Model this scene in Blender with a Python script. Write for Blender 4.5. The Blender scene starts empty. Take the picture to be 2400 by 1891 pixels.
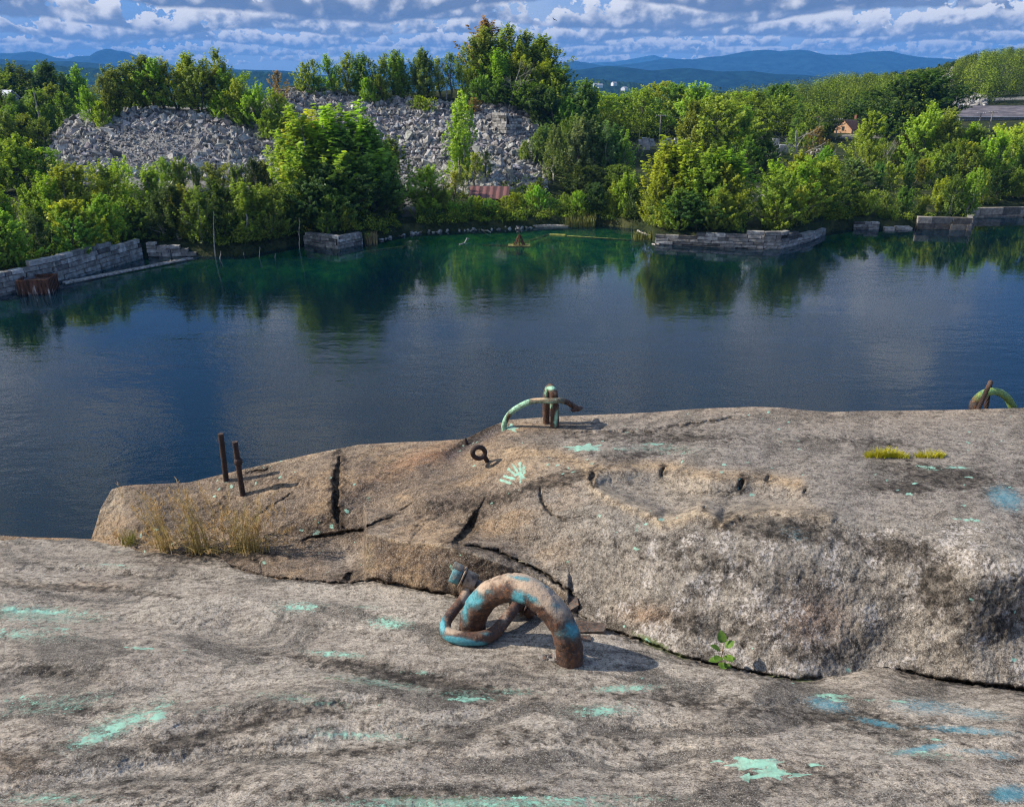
import bpy, bmesh, math, random
import numpy as np
from mathutils import Vector, Matrix

R = math.radians
rng = np.random.default_rng(7)
random.seed(7)
scene = bpy.context.scene
COL = scene.collection

# ------------------------------------------------------------------ camera geometry
CAM_Z = 25.0                    # eye height above the water of the flooded quarry
PITCH = R(22.6)
FPX = 1875.0                    # focal length in pixels of the 2400 x 1891 photograph
K = 2400.0 / 2168.0             # survey coordinates were read off at 2168 wide
SP, CP = math.sin(PITCH), math.cos(PITCH)

def ray(x, y):
    a = (np.asarray(x, float) * K - 1200.0) / FPX
    b = (945.5 - np.asarray(y, float) * K) / FPX
    a, b = np.broadcast_arrays(a, b)
    return np.stack([a, CP + b * SP, -SP + b * CP], -1)

def at_z(x, y, z):
    """world point seen in direction (x, y) at absolute height z"""
    d = ray(x, y)
    t = (np.asarray(z, float) - CAM_Z) / d[..., 2]
    return d * t[..., None] + np.array([0, 0, CAM_Z])

def at_Y(x, y, Y):
    """world point seen in direction (x, y) at ground distance Y"""
    d = ray(x, y)
    t = np.asarray(Y, float) / d[..., 1]
    return d * t[..., None] + np.array([0, 0, CAM_Z])

def x_at(xd, Y, z):
    """world x of a thing at distance Y and height z that bears towards column xd"""
    # depth along the optical axis of a point (.., Y, z)
    depth = Y * CP - (z - CAM_Z) * SP
    return (xd * K - 1200.0) / FPX * depth

def to_px(p):
    p = np.asarray(p, float)
    depth = p[..., 1] * CP - (p[..., 2] - CAM_Z) * SP
    up = p[..., 1] * SP + (p[..., 2] - CAM_Z) * CP
    return (p[..., 0] / depth * FPX + 1200) / K, (945.5 - up / depth * FPX) / K

# ------------------------------------------------------------------ numpy noise
_perm = np.random.default_rng(3).permutation(256).astype(np.int64)
_perm = np.concatenate([_perm, _perm, _perm])
_g = np.random.default_rng(5).normal(size=(256, 3)); _g /= np.linalg.norm(_g, axis=1)[:, None]

def perlin(p):
    p = np.asarray(p, float)
    sh = p.shape[:-1]; p = p.reshape(-1, 3)
    i = np.floor(p).astype(np.int64); f = p - i
    u = f * f * f * (f * (f * 6 - 15) + 10)
    out = np.zeros(len(p))
    i &= 255
    for dx in (0, 1):
        for dy in (0, 1):
            for dz in (0, 1):
                h = _perm[_perm[_perm[(i[:, 0] + dx) & 255] + ((i[:, 1] + dy) & 255)] + ((i[:, 2] + dz) & 255)]
                g = _g[h]
                dd = (f[:, 0] - dx) * g[:, 0] + (f[:, 1] - dy) * g[:, 1] + (f[:, 2] - dz) * g[:, 2]
                w = (u[:, 0] if dx else 1 - u[:, 0]) * (u[:, 1] if dy else 1 - u[:, 1]) * (u[:, 2] if dz else 1 - u[:, 2])
                out += w * dd
    return (out * 1.5).reshape(sh)

def fbm(p, octs=4, gain=.5, lac=2.03):
    s, a, q = 0, 1, np.asarray(p, float)
    for k in range(octs):
        s = s + a * perlin(q + 17.3 * k); a *= gain; q = q * lac
    return s

def sstep(a, b, x):
    t = np.clip((x - a) / (b - a), 0, 1)
    return t * t * (3 - 2 * t)

# ------------------------------------------------------------------ mesh helpers
def mesh_np(name, V, F, smooth=True):
    """V (n,3), F (m,k) one polygon size, or a list of such arrays"""
    me = bpy.data.meshes.new(name)
    V = np.ascontiguousarray(V, np.float32)
    Fs = F if isinstance(F, list) else [F]
    Fs = [np.ascontiguousarray(f, np.int32) for f in Fs if len(f)]
    me.vertices.add(len(V)); me.vertices.foreach_set('co', V.ravel())
    nl = sum(f.size for f in Fs); npoly = sum(len(f) for f in Fs)
    me.loops.add(nl); me.loops.foreach_set('vertex_index', np.concatenate([f.ravel() for f in Fs]))
    starts, tot = [], 0
    for f in Fs:
        starts.append(tot + np.arange(len(f)) * f.shape[1]); tot += f.size
    me.polygons.add(npoly)
    me.polygons.foreach_set('loop_start', np.concatenate(starts).astype(np.int32))
    me.polygons.foreach_set('use_smooth', np.full(npoly, bool(smooth)))
    me.update(calc_edges=True)
    me.validate()
    return me

def attr_col(me, name, C):
    C = np.asarray(C, np.float32)
    if C.ndim == 1: C = np.stack([C] * 3, -1)
    at = me.attributes.new(name, 'FLOAT_COLOR', 'POINT')
    at.data.foreach_set('color', np.concatenate([C, np.ones((len(C), 1), np.float32)], 1).ravel())

def attr_f(me, name, C):
    at = me.attributes.new(name, 'FLOAT', 'POINT')
    at.data.foreach_set('value', np.asarray(C, np.float32).ravel())

def link(name, me, mat=None, parent=None, loc=None):
    o = bpy.data.objects.new(name, me); COL.objects.link(o)
    if mat is not None and me is not None and len(me.materials) == 0: me.materials.append(mat)
    if parent is not None: o.parent = parent
    if loc is not None: o.location = loc
    return o

def tag(o, label=None, cat=None, group=None, kind=None):
    if label: o['label'] = label
    if cat: o['category'] = cat
    if group: o['group'] = group
    if kind or cat: o['kind'] = kind or 'thing'
    return o

def empty(name, loc, label, cat, group=None, rz=0.0):
    o = bpy.data.objects.new(name, None); COL.objects.link(o)
    o.empty_display_size = .1
    o.location = loc; o.rotation_euler = (0, 0, rz)
    return tag(o, label, cat, group)

def grid_faces(nr, nc, close=False):
    r, c = np.meshgrid(np.arange(nr - 1), np.arange(nc if close else nc - 1), indexing='ij')
    c2 = (c + 1) % nc
    a = r * nc + c; b = r * nc + c2; d = (r + 1) * nc + c; e = (r + 1) * nc + c2
    return np.stack([a, b, e, d], -1).reshape(-1, 4)

class MB:
    """collects shapes; build() links them as ONE mesh object"""
    def __init__(s): s.v, s.q, s.t, s.n, s.attr = [], [], [], 0, []
    def add(s, V, F, val=None):
        V = np.asarray(V, float).reshape(-1, 3); F = np.asarray(F, int)
        s.v.append(V); (s.q if F.shape[1] == 4 else s.t).append(F + s.n); s.n += len(V)
        s.attr.append(np.broadcast_to(np.asarray(0.0 if val is None else val, float), (len(V),)).copy())
    def box(s, c, size, M=None, jit=0, val=None):
        V = np.array([[x, y, z] for x in (-.5, .5) for y in (-.5, .5) for z in (-.5, .5)]) * np.asarray(size)
        if jit: V = V + rng.uniform(-jit, jit, V.shape)
        if M is not None: V = V @ np.asarray(M).T
        V = V + np.asarray(c)
        s.add(V, [[0, 1, 3, 2], [4, 6, 7, 5], [0, 4, 5, 1], [2, 3, 7, 6], [0, 2, 6, 4], [1, 5, 7, 3]], val)
    def tube(s, P, r, n=8, caps=True, val=None, aspect=1.0):
        P = np.asarray(P, float); m = len(P); r = np.broadcast_to(np.asarray(r, float), (m,))
        T = np.gradient(P, axis=0); T /= np.linalg.norm(T, axis=1)[:, None] + 1e-9
        up = np.array([0, 0, 1.]) if abs(T[0, 2]) < .9 else np.array([1., 0, 0])
        N = np.cross(T[0], up); N /= np.linalg.norm(N)
        Vs = []; th = np.arange(n) / n * 2 * np.pi
        for i in range(m):
            N = N - T[i] * N.dot(T[i]); N /= np.linalg.norm(N) + 1e-9
            B = np.cross(T[i], N)
            Vs.append(P[i] + r[i] * (np.cos(th)[:, None] * N + aspect * np.sin(th)[:, None] * B))
        V = np.concatenate(Vs); F = grid_faces(m, n, True)
        vv = None
        if val is not None: vv = np.repeat(np.broadcast_to(np.asarray(val, float), (m,)), n)
        base = s.n
        s.add(V, F, vv)
        if caps:
            for k, ring, flip in ((0, 0, True), (m - 1, (m - 1) * n, False)):
                c = P[k]
                Vc = np.concatenate([V[ring:ring + n], c[None]])
                tri = np.array([[i, (i + 1) % n, n] for i in range(n)])
                if flip: tri = tri[:, ::-1]
                s.add(Vc, tri, None if val is None else np.asarray(np.broadcast_to(val, (m,)))[k])
    def mesh(s, name, smooth=True, attr=None):
        F = []
        if s.q: F.append(np.concatenate(s.q))
        if s.t: F.append(np.concatenate(s.t))
        me = mesh_np(name, np.concatenate(s.v), F, smooth)
        if attr: attr_f(me, attr, np.concatenate(s.attr))
        return me
    def build(s, name, mat, parent=None, smooth=True, attr=None, loc=None):
        return link(name, s.mesh(name, smooth, attr), mat, parent, loc)

def spline(pts, n):
    """Catmull-Rom through pts"""
    P = np.asarray(pts, float)
    Q = np.concatenate([[2 * P[0] - P[1]], P, [2 * P[-1] - P[-2]]])
    seg = len(P) - 1
    u = np.linspace(0, seg - 1e-6, n); i = u.astype(int); t = (u - i)[:, None]
    a, b, c, d = Q[i], Q[i + 1], Q[i + 2], Q[i + 3]
    return .5 * (2 * b + (c - a) * t + (2 * a - 5 * b + 4 * c - d) * t ** 2 + (3 * b - a - 3 * c + d) * t ** 3)

# ------------------------------------------------------------------ node helpers
class NT:
    def __init__(s, tree): s.t = tree; s.n = tree.nodes; s.l = tree.links
    def node(s, typ, **kw):
        nd = s.n.new(typ)
        for k, v in kw.items():
            if k == 'op': nd.operation = v
            else: setattr(nd, k, v)
        return nd
    def put(s, sock, v):
        if v is None: return
        if hasattr(v, 'links') or isinstance(v, bpy.types.NodeSocket): s.l.new(v, sock)
        else:
            if sock.type == 'RGBA' and len(v) == 3: v = (*v, 1)
            sock.default_value = v
    def m(s, op, a, b=None, c=None, clamp=False):
        nd = s.node('ShaderNodeMath', op=op); nd.use_clamp = clamp
        for i, v in enumerate((a, b, c)): s.put(nd.inputs[i], v)
        return nd.outputs[0]
    def vm(s, op, a, b=None, scale=None):
        nd = s.node('ShaderNodeVectorMath', op=op)
        s.put(nd.inputs[0], a); s.put(nd.inputs[1], b)
        if scale is not None: s.put(nd.inputs['Scale'], scale)
        return nd.outputs[1] if op in ('LENGTH', 'DOT_PRODUCT') else nd.outputs[0]
    def mix(s, f, a, b, mode='MIX'):
        nd = s.node('ShaderNodeMix', data_type='RGBA', blend_type=mode)
        s.put(nd.inputs[0], f); s.put(nd.inputs[6], a); s.put(nd.inputs[7], b)
        return nd.outputs[2]
    def mixf(s, f, a, b):
        nd = s.node('ShaderNodeMix', data_type='FLOAT')
        s.put(nd.inputs[0], f); s.put(nd.inputs[2], a); s.put(nd.inputs[3], b)
        return nd.outputs[0]
    def noise(s, vec, scale, detail=3, rough=.5, dist=0, dim='3D'):
        nd = s.node('ShaderNodeTexNoise', noise_dimensions=dim)
        s.put(nd.inputs['Vector'], vec); nd.inputs['Scale'].default_value = scale
        nd.inputs['Detail'].default_value = detail; nd.inputs['Roughness'].default_value = rough
        nd.inputs['Distortion'].default_value = dist
        return nd.outputs[0]
    def ss(s, x, a, b, lo=0, hi=1):
        nd = s.node('ShaderNodeMapRange', interpolation_type='SMOOTHSTEP')
        s.put(nd.inputs[0], x); nd.inputs[1].default_value = a; nd.inputs[2].default_value = b
        nd.inputs[3].default_value = lo; nd.inputs[4].default_value = hi
        return nd.outputs[0]
    def lin(s, x, a, b, lo=0, hi=1):
        nd = s.node('ShaderNodeMapRange')
        s.put(nd.inputs[0], x); nd.inputs[1].default_value = a; nd.inputs[2].default_value = b
        nd.inputs[3].default_value = lo; nd.inputs[4].default_value = hi
        return nd.outputs[0]
    def node_sep(s, v, i):
        nd = s.node('ShaderNodeSeparateXYZ'); s.put(nd.inputs[0], v); return nd.outputs[i]
    def attr(s, name, col=False):
        nd = s.node('ShaderNodeAttribute'); nd.attribute_name = name
        return nd.outputs['Color' if col else 'Fac']
    def bump(s, h, strength=.5, dist=.01, normal=None):
        nd = s.node('ShaderNodeBump'); nd.inputs['Strength'].default_value = strength
        nd.inputs['Distance'].default_value = dist; s.put(nd.inputs['Height'], h)
        if normal is not None: s.put(nd.inputs['Normal'], normal)
        return nd.outputs[0]

def material(name):
    m = bpy.data.materials.new(name); m.use_nodes = True
    nt = NT(m.node_tree)
    for nd in list(nt.n): nt.n.remove(nd)
    out = nt.node('ShaderNodeOutputMaterial')
    return m, nt, out

def principled(nt, out, color, rough=.8, normal=None, metallic=0, spec=.3):
    b = nt.node('ShaderNodeBsdfPrincipled')
    nt.put(b.inputs['Base Color'], color); nt.put(b.inputs['Roughness'], rough)
    nt.put(b.inputs['Metallic'], metallic); nt.put(b.inputs['Specular IOR Level'], spec)
    if normal is not None: nt.put(b.inputs['Normal'], normal)
    nt.l.new(b.outputs[0], out.inputs[0])
    return b

def objco(nt): return nt.node('ShaderNodeTexCoord').outputs['Object']
def worldco(nt): return nt.node('ShaderNodeNewGeometry').outputs['Position']

def simple_mat(name, c1, c2, scale=6, rough=.8, bumpd=.0, detail=5, metallic=0, spec=.3):
    m, nt, out = material(name)
    co = objco(nt)
    f = nt.noise(co, scale, detail, .6)
    col = nt.mix(nt.ss(f, .35, .65), c1, c2)
    nrm = nt.bump(nt.noise(co, scale * 3, 4, .6), .6, bumpd) if bumpd else None
    principled(nt, out, col, rough, nrm, metallic, spec)
    return m
# ------------------------------------------------------------------ camera, light, sky, haze
cam = bpy.data.cameras.new('camera'); camo = bpy.data.objects.new('camera', cam); COL.objects.link(camo)
camo.location = (0, 0, CAM_Z); camo.rotation_euler = (math.pi / 2 - PITCH, 0, 0)
cam.sensor_width = 36; cam.lens = 36 * FPX / 2400; cam.clip_start = .05; cam.clip_end = 60000
scene.camera = camo

SUN_EL, SUN_AZ = R(36), R(-83)       # azimuth from +Y towards +X: the sun stands to the left, a little behind
sund = np.array([math.sin(SUN_AZ) * math.cos(SUN_EL), math.cos(SUN_AZ) * math.cos(SUN_EL), math.sin(SUN_EL)])
sl = bpy.data.lights.new('sun', 'SUN'); sl.energy = 4.8; sl.angle = R(.5); sl.color = (1, .93, .82)
so = bpy.data.objects.new('sun', sl); COL.objects.link(so)
so.rotation_euler = Vector(sund).to_track_quat('Z', 'Y').to_euler(); so.location = (-20, 0, 60)

W = bpy.data.worlds.new('World'); scene.world = W; W.use_nodes = True
nt = NT(W.node_tree)
for nd in list(nt.n): nt.n.remove(nd)
wout = nt.node('ShaderNodeOutputWorld'); bg = nt.node('ShaderNodeBackground')
bg.inputs['Strength'].default_value = .062
nt.l.new(bg.outputs[0], wout.inputs[0])
sky = nt.node('ShaderNodeTexSky', sky_type='NISHITA')
sky.sun_disc = False; sky.sun_elevation = SUN_EL; sky.sun_rotation = SUN_AZ
sky.air_density = 1.3; sky.dust_density = .6; sky.ozone_density = 3.0; sky.altitude = 300
D = nt.node('ShaderNodeTexCoord').outputs['Generated']
sep = nt.node('ShaderNodeSeparateXYZ'); nt.l.new(D, sep.inputs[0])
dx, dy, dz = sep.outputs
az = nt.m('ARCTAN2', dx, dy)
el = nt.m('ARCSINE', dz)
# the cumulus stands in rows that recede to the horizon: (base elevation, height) of each row in
# thousandths of a radian, near rows first; every row is lit from the sun's side
ROWS = [(760, 300, .38), (500, 230, .31), (340, 175, .29), (225, 115, .30), (150, 84, .36), (99, 58, .32), (84, 54, .32),
        (62, 40, .33), (46, 30, .33), (34, 22, .33), (24, 16, .33), (15, 12, .33), (7, 9, .34)]
acc = None; trans = None
# the deck is broken by blue on both sides of the view
gap = nt.m('ADD', nt.m('SUBTRACT', 1, nt.ss(nt.m('ABSOLUTE', nt.m('ADD', az, .43)), .04, .13)), nt.ss(az, .46, .60), clamp=True)
for k, (e0, hh, cov) in enumerate(ROWS):
    cw = nt.node('ShaderNodeCombineXYZ'); nt.put(cw.inputs[0], nt.m('MULTIPLY', az, 120 / hh)); cw.inputs[1].default_value = 3.1 * k
    low = nt.node('ShaderNodeTexNoise', noise_dimensions='2D'); nt.l.new(cw.outputs[0], low.inputs['Vector']); low.inputs['Scale'].default_value = 1.0; low.inputs['Detail'].default_value = 1
    lc = nt.node('ShaderNodeSeparateColor'); nt.l.new(low.outputs['Color'], lc.inputs[0])
    wob = nt.m('MULTIPLY', nt.m('SUBTRACT', lc.outputs[0], .5), 1.5)
    y = nt.m('ADD', nt.m('MULTIPLY', nt.m('SUBTRACT', el, e0 / 1000), 1000 / hh), wob)       # 0 at the flat base, about 1 at the tops
    x = nt.m('MULTIPLY', az, 1000 / hh)
    cb = nt.node('ShaderNodeCombineXYZ'); nt.put(cb.inputs[0], nt.m('MULTIPLY', x, .85)); nt.put(cb.inputs[1], y); cb.inputs[2].default_value = 7.7 * k + 1.3
    p = cb.outputs[0]
    n = nt.noise(p, 1.3, 6, .54, .0)
    th = nt.m('ADD', nt.m('MULTIPLY', nt.m('POWER', nt.m('MAXIMUM', y, 0), 1.6), .19), cov - .01)
    th = nt.m('ADD', th, nt.m('MULTIPLY', nt.m('SUBTRACT', .5, lc.outputs[1]), .80))
    if k == 5: th = nt.m('SUBTRACT', th, nt.ss(az, .02, .3, 0, .14))
    if k < 5: th = nt.m('ADD', th, nt.m('MULTIPLY', gap, .30))
    d_ = nt.m('SUBTRACT', n, th)
    a = nt.ss(d_, 0, .045 if k > 3 else .09)
    a = nt.m('MULTIPLY', a, nt.ss(nt.m('ADD', y, nt.m('MULTIPLY', nt.m('SUBTRACT', n, .5), .30)), -.05, .08))
    nsun = nt.noise(nt.vm('ADD', p, (-.24, .26, 0)), 1.3, 2.5, .5)
    # bright on the rims and towards the sun, grey where the cloud is thick and at its base
    lit = nt.m('ADD', nt.m('MULTIPLY', nt.m('SUBTRACT', n, nsun), 2.6), nt.m('MULTIPLY', y, 1.05))
    lit = nt.m('ADD', lit, nt.ss(d_, .16, .0, -.10, .34))
    lit = nt.ss(nt.m('ADD', lit, .04 if k > 7 else -.08), .06, 1.0)
    t = min(1, max(0, (e0 - 10) / 80))
    dark = np.array([3.3, 4.0, 5.5]) * (1 - t) + np.array([1.0, 1.45, 2.6]) * t
    lite = np.array([12.0, 11.6, 11.2]) * (1 - t) + np.array([11.6, 11.3, 11.0]) * t
    if k < 4: lite = np.array([11.5, 11.8, 12.4]); dark = np.array([5.2, 6.2, 8.2])
    col = nt.mix(lit, tuple(dark), tuple(lite))
    a = nt.m('MULTIPLY', a, .96)
    if acc is None: acc = nt.vm('SCALE', col, scale=a); trans = nt.m('SUBTRACT', 1, a)
    else:
        acc = nt.vm('ADD', acc, nt.vm('SCALE', col, scale=nt.m('MULTIPLY', trans, a)))
        trans = nt.m('MULTIPLY', trans, nt.m('SUBTRACT', 1, a))
# thin high veil over the blue
cb = nt.node('ShaderNodeCombineXYZ'); nt.put(cb.inputs[0], nt.m('MULTIPLY', az, 4)); nt.put(cb.inputs[1], nt.m('MULTIPLY', el, 28))
veil = nt.noise(cb.outputs[0], 1.0, 5, .55)
blue = nt.mix(.75, sky.outputs[0], (1.6, 4.0, 9.4))
skyc = nt.mix(nt.m('MULTIPLY', nt.ss(veil, .30, .62, .25, .9), nt.m('SUBTRACT', 1, gap)), blue, (5.6, 6.9, 9.0))
tot = nt.vm('ADD', acc, nt.vm('SCALE', skyc, scale=trans))
# distance: the deck pales into the air along the horizon
far = nt.ss(dz, .004, .035, .25, 0)
tot = nt.mix(far, tot, (5.0, 7.0, 9.6))
below = nt.ss(dz, -.02, 0)
tot = nt.mix(below, (1.2, 1.5, 1.6), tot)
nt.l.new(tot, bg.inputs['Color'])
W.cycles.sampling_method = 'MANUAL'; W.cycles.sample_map_resolution = 512

scene.view_settings.view_transform = 'Standard'; scene.view_settings.look = 'None'
scene.view_settings.exposure = 0.54; scene.view_settings.gamma = 1
cy = scene.cycles
cy.max_bounces = 6; cy.diffuse_bounces = 2; cy.glossy_bounces = 2; cy.transmission_bounces = 4
cy.transparent_max_bounces = 8; cy.volume_bounces = 0
cy.use_denoising = True; cy.denoising_prefilter = 'FAST'; cy.filter_width = 1.2
cy.sample_clamp_indirect = 8
# ------------------------------------------------------------------ the granite outcrop in front
def tps(ctrl):
    """thin plate spline through (x, y, value) control points of the survey"""
    C = np.asarray(ctrl, float); P = C[:, :2] / 500.0; v = C[:, 2]; n = len(P)
    def U(r2): return np.where(r2 > 1e-12, r2 * np.log(np.maximum(r2, 1e-12)), 0)
    d2 = ((P[:, None] - P[None]) ** 2).sum(-1)
    A = np.zeros((n + 3, n + 3)); A[:n, :n] = U(d2) + np.eye(n) * 2e-3
    A[:n, n] = 1; A[:n, n + 1:] = P; A[n, :n] = 1; A[n + 1:, :n] = P.T
    w = np.linalg.solve(A, np.concatenate([v, [0, 0, 0]]))
    def f(x, y):
        x = np.asarray(x, float) / 500; y = np.asarray(y, float) / 500
        s = w[n] + w[n + 1] * x + w[n + 2] * y
        for i in range(n): s = s + w[i] * U((x - P[i, 0]) ** 2 + (y - P[i, 1]) ** 2)
        return s
    return f

SIL = np.array([(-1500, 1190), (-600, 1150), (0, 1133), (60, 1137), (150, 1139), (193, 1141), (203, 1110), (213, 1076), (236, 1036), (262, 1028), (290, 1026), (400, 1021),
    (470, 1004), (560, 983), (650, 963), (760, 941), (850, 936), (930, 933), (985, 929), (1030, 906), (1075, 889), (1165, 882), (1240, 879), (1380, 873), (1480, 865),
    (1600, 861), (1660, 863), (1700, 868), (1760, 872), (1830, 870), (2000, 868), (2080, 866), (2168, 863), (2700, 850), (3700, 860)], float)
def sil(x): return np.interp(x, SIL[:, 0], SIL[:, 1])

C1 = np.array([(-1500, 1190), (-100, 1140), (193, 1142), (230, 1152), (300, 1166), (380, 1176), (470, 1180), (490, 1200), (560, 1222), (640, 1228), (700, 1234), (740, 1236), (790, 1226), (850, 1240), (900, 1252),
    (960, 1262), (1100, 1278), (1215, 1292), (1260, 1325), (1330, 1346), (1400, 1372), (1450, 1392), (1530, 1410), (1600, 1425), (1690, 1440), (1738, 1438),
    (1780, 1430), (1834, 1416), (1880, 1412), (1928, 1418), (1966, 1436), (2010, 1441), (2071, 1449), (2168, 1461), (2700, 1520), (3700, 1560)], float)
def c1(x): return np.interp(x, C1[:, 0], C1[:, 1])

SLAB = []
for x in (-600, 0, 500, 1084, 1600, 2168, 2800):
    for y, z in ((1250, -2.30), (1320, -2.215), (1400, -2.115), (1500, -1.985), (1600, -1.865), (1708, -1.755), (1850, -1.66), (2400, -1.58)):
        if y > c1(x) + 30: SLAB.append((x, y, z + (.02 if x < 300 else 0)))
SLAB += [(0, 1137, -2.56), (-600, 1156, -2.56), (200, 1150, -2.53), (490, 1200, -2.42), (740, 1238, -2.32), (960, 1263, -2.25), (1215, 1294, -2.215),
         (1450, 1394, -2.165), (1700, 1441, -2.16), (1834, 1418, -2.165), (1950, 1432, -2.15), (2168, 1463, -2.14), (2800, 1540, -2.1),
         (250, 1235, -2.36), (350, 1330, -2.17), (780, 1480, -1.99), (1450, 1520, -2.00), (560, 1560, -1.89)]
REAR = [(300, 1027, -2.33), (400, 1022, -2.33), (480, 1005, -2.28), (560, 985, -2.22), (650, 965, -2.16), (760, 942, -2.10), (880, 936, -2.08), (980, 930, -2.05),
    (1070, 890, -1.95), (1240, 880, -1.92), (1480, 866, -1.88), (1700, 868, -1.86), (2168, 863, -1.84), (2800, 855, -1.84), (240, 1034, -2.36), (215, 1076, -2.43), (195, 1140, -2.56),
    (300, 1095, -2.41), (300, 1166, -2.51), (440, 1177, -2.47), (500, 1100, -2.36), (560, 1221, -2.40), (600, 1150, -2.37), (700, 1060, -2.19), (700, 1130, -2.34), (740, 1200, -2.36), (700, 1232, -2.34),
    (900, 1050, -2.06), (900, 1130, -2.21), (900, 1252, -2.285), (800, 1227, -2.30), (840, 990, -2.12), (960, 980, -2.06), (1030, 968, -1.99), (1100, 1000, -1.92), (1100, 1100, -2.00), (1100, 1180, -2.12), (1100, 1278, -2.25),
    (1215, 1292, -2.215), (1160, 940, -1.91), (1300, 960, -1.86), (1300, 1080, -1.86), (1300, 1200, -2.03), (1300, 1336, -2.21),
    (1500, 1090, -1.80), (1500, 1250, -1.99), (1450, 1392, -2.175), (1500, 1400, -2.18), (1700, 1100, -1.78), (1700, 1250, -1.95), (1700, 1440, -2.165),
    (1900, 1130, -1.785), (1900, 1280, -1.985), (1834, 1416, -2.17), (1930, 1418, -2.16), (2168, 1200, -1.77), (2168, 1320, -1.98), (2168, 1461, -2.145), (2060, 1180, -1.76), (2050, 1320, -1.96), (2070, 1449, -2.145),
    (1500, 950, -1.83), (1900, 950, -1.82), (2168, 950, -1.80), (1900, 1050, -1.79), (2168, 1060, -1.77), (1400, 1000, -1.86), (1650, 1020, -1.815),
    (2800, 950, -1.8), (2800, 1100, -1.77), (2800, 1300, -1.9), (2800, 1520, -2.1)]
f_slab, f_rear = tps(SLAB), tps(REAR)

def seg_dist(x, y, pts):
    """distance to a polyline in survey units, signed side and parameter"""
    P = np.asarray(pts, float); best = np.full(x.shape, 1e9); side = np.zeros(x.shape); par = np.zeros(x.shape)
    L = np.concatenate([[0], np.cumsum(np.linalg.norm(np.diff(P, axis=0), axis=1))])
    for i in range(len(P) - 1):
        ax, ay = P[i]; bx, by = P[i + 1]; ux, uy = bx - ax, by - ay; l2 = ux * ux + uy * uy + 1e-9
        t = np.clip(((x - ax) * ux + (y - ay) * uy) / l2, 0, 1)
        ex, ey = x - ax - t * ux, y - ay - t * uy
        d = np.hypot(ex, ey); m = d < best
        best = np.where(m, d, best); side = np.where(m, np.sign(ux * ey - uy * ex), side); par = np.where(m, (L[i] + t * (L[i + 1] - L[i])) / L[-1], par)
    return best, side, par

def blob(x, y, cx, cy, rx, ry, ang=0.0):
    c, s = math.cos(R(ang)), math.sin(R(ang)); u = (x - cx) * c + (y - cy) * s; v = -(x - cx) * s + (y - cy) * c
    return np.exp(-((u / rx) ** 2 + (v / ry) ** 2))

def taper(p): return np.clip(4 * p * (1 - p), 0, 1) ** .5

CRACKS = [  # polyline, half width in survey px, depth in metres
    ([(721, 968), (714, 1000), (711, 1060), (715, 1108)], 8, .075),
    ([(640, 1142), (700, 1132), (770, 1122), (800, 1104), (832, 1094)], 3.5, .05),
    ([(1011, 1086), (995, 1120), (962, 1152)], 11, .08),
    ([(1196, 922), (1240, 917), (1300, 915), (1360, 917), (1420, 914)], 5, .035),
    ([(1400, 906), (1470, 898), (1530, 888), (1580, 884)], 3, .035),
    ([(1143, 1028), (1146, 1060), (1168, 1090), (1196, 1102)], 2.5, .03),
    ([(960, 1150), (1050, 1166), (1150, 1212), (1205, 1252), (1222, 1288)], 3.2, .05),
    ([(1255, 1000), (1254, 1022)], 7, .05),
    ([(1406, 990), (1400, 1012)], 5, .05), ([(1575, 1016), (1562, 1036)], 6, .05), ([(1630, 1008), (1626, 1018)], 4, .04), ([(1706, 1036), (1700, 1047)], 4, .04), ([(1493, 1072), (1491, 1080)], 4, .035),
    ([(520, 1003), (545, 998), (572, 994)], 4.5, .03),
    ([(545, 1095), (575, 1072), (600, 1056), (628, 1042)], 1.6, .018), ([(600, 1060), (618, 1058), (632, 1048)], 1.4, .014),
    ([(1720, 920), (1790, 925), (1880, 940)], 3.0, .012), ([(1340, 1072), (1420, 1048), (1560, 1042)], 2.0, .012),
    ([(300, 1186), (360, 1192), (430, 1188), (475, 1183)], 8, .028),
    ([(1900, 1416), (1966, 1436), (2010, 1442), (2071, 1449), (2168, 1461), (2400, 1485)], 5, .07),
    ([(1215, 1294), (1260, 1326), (1330, 1347), (1400, 1373), (1450, 1393), (1530, 1411), (1600, 1426), (1690, 1441), (1738, 1436)], 4, .05),
    ([(480, 1196), (560, 1222), (640, 1229), (740, 1237), (790, 1227), (850, 1241), (960, 1263), (1100, 1279)], 3.0, .035),
    ([(730, 1226), (748, 1216)], 9, .06),
    ([(715, 1104), (738, 1126), (766, 1140)], 3, .03), ([(830, 1096), (852, 1078), (880, 1062)], 2.6, .02), ([(1010, 1090), (1018, 1070), (1030, 1052)], 2.6, .02), ([(868, 1150), (880, 1128), (900, 1110)], 2.6, .02),
    ([(1580, 884), (1650, 884), (1760, 890)], 3, .012), ([(560, 1222), (548, 1190), (500, 1178)], 3, .02), ([(1196, 1100), (1240, 1092)], 2.6, .012),
    ([(0, 1222), (110, 1236), (230, 1244), (330, 1262)], 8, 0.022), ([(60, 1192), (190, 1206), (300, 1224), (420, 1222), (520, 1238)], 8, 0.022), ([(-60, 1292), (120, 1300), (260, 1316), (400, 1322)], 8, 0.013),
    ([(500, 1395), (640, 1410), (780, 1436), (910, 1456)], 9, .016), ([(520, 1312), (700, 1330), (860, 1352)], 8, 0.012), ([(420, 1562), (560, 1530), (680, 1500), (800, 1494)], 16, .014), ([(640, 1610), (800, 1594), (960, 1600)], 10, .012),
    ([(1200, 1556), (1420, 1540), (1640, 1560)], 12, .012), ([(0, 1430), (140, 1432), (260, 1450)], 8, 0.015), ([(240, 1372), (330, 1366), (390, 1376)], 8, 0.015), ([(1480, 1500), (1700, 1490), (1900, 1510)], 8, 0.012),
]
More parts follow.
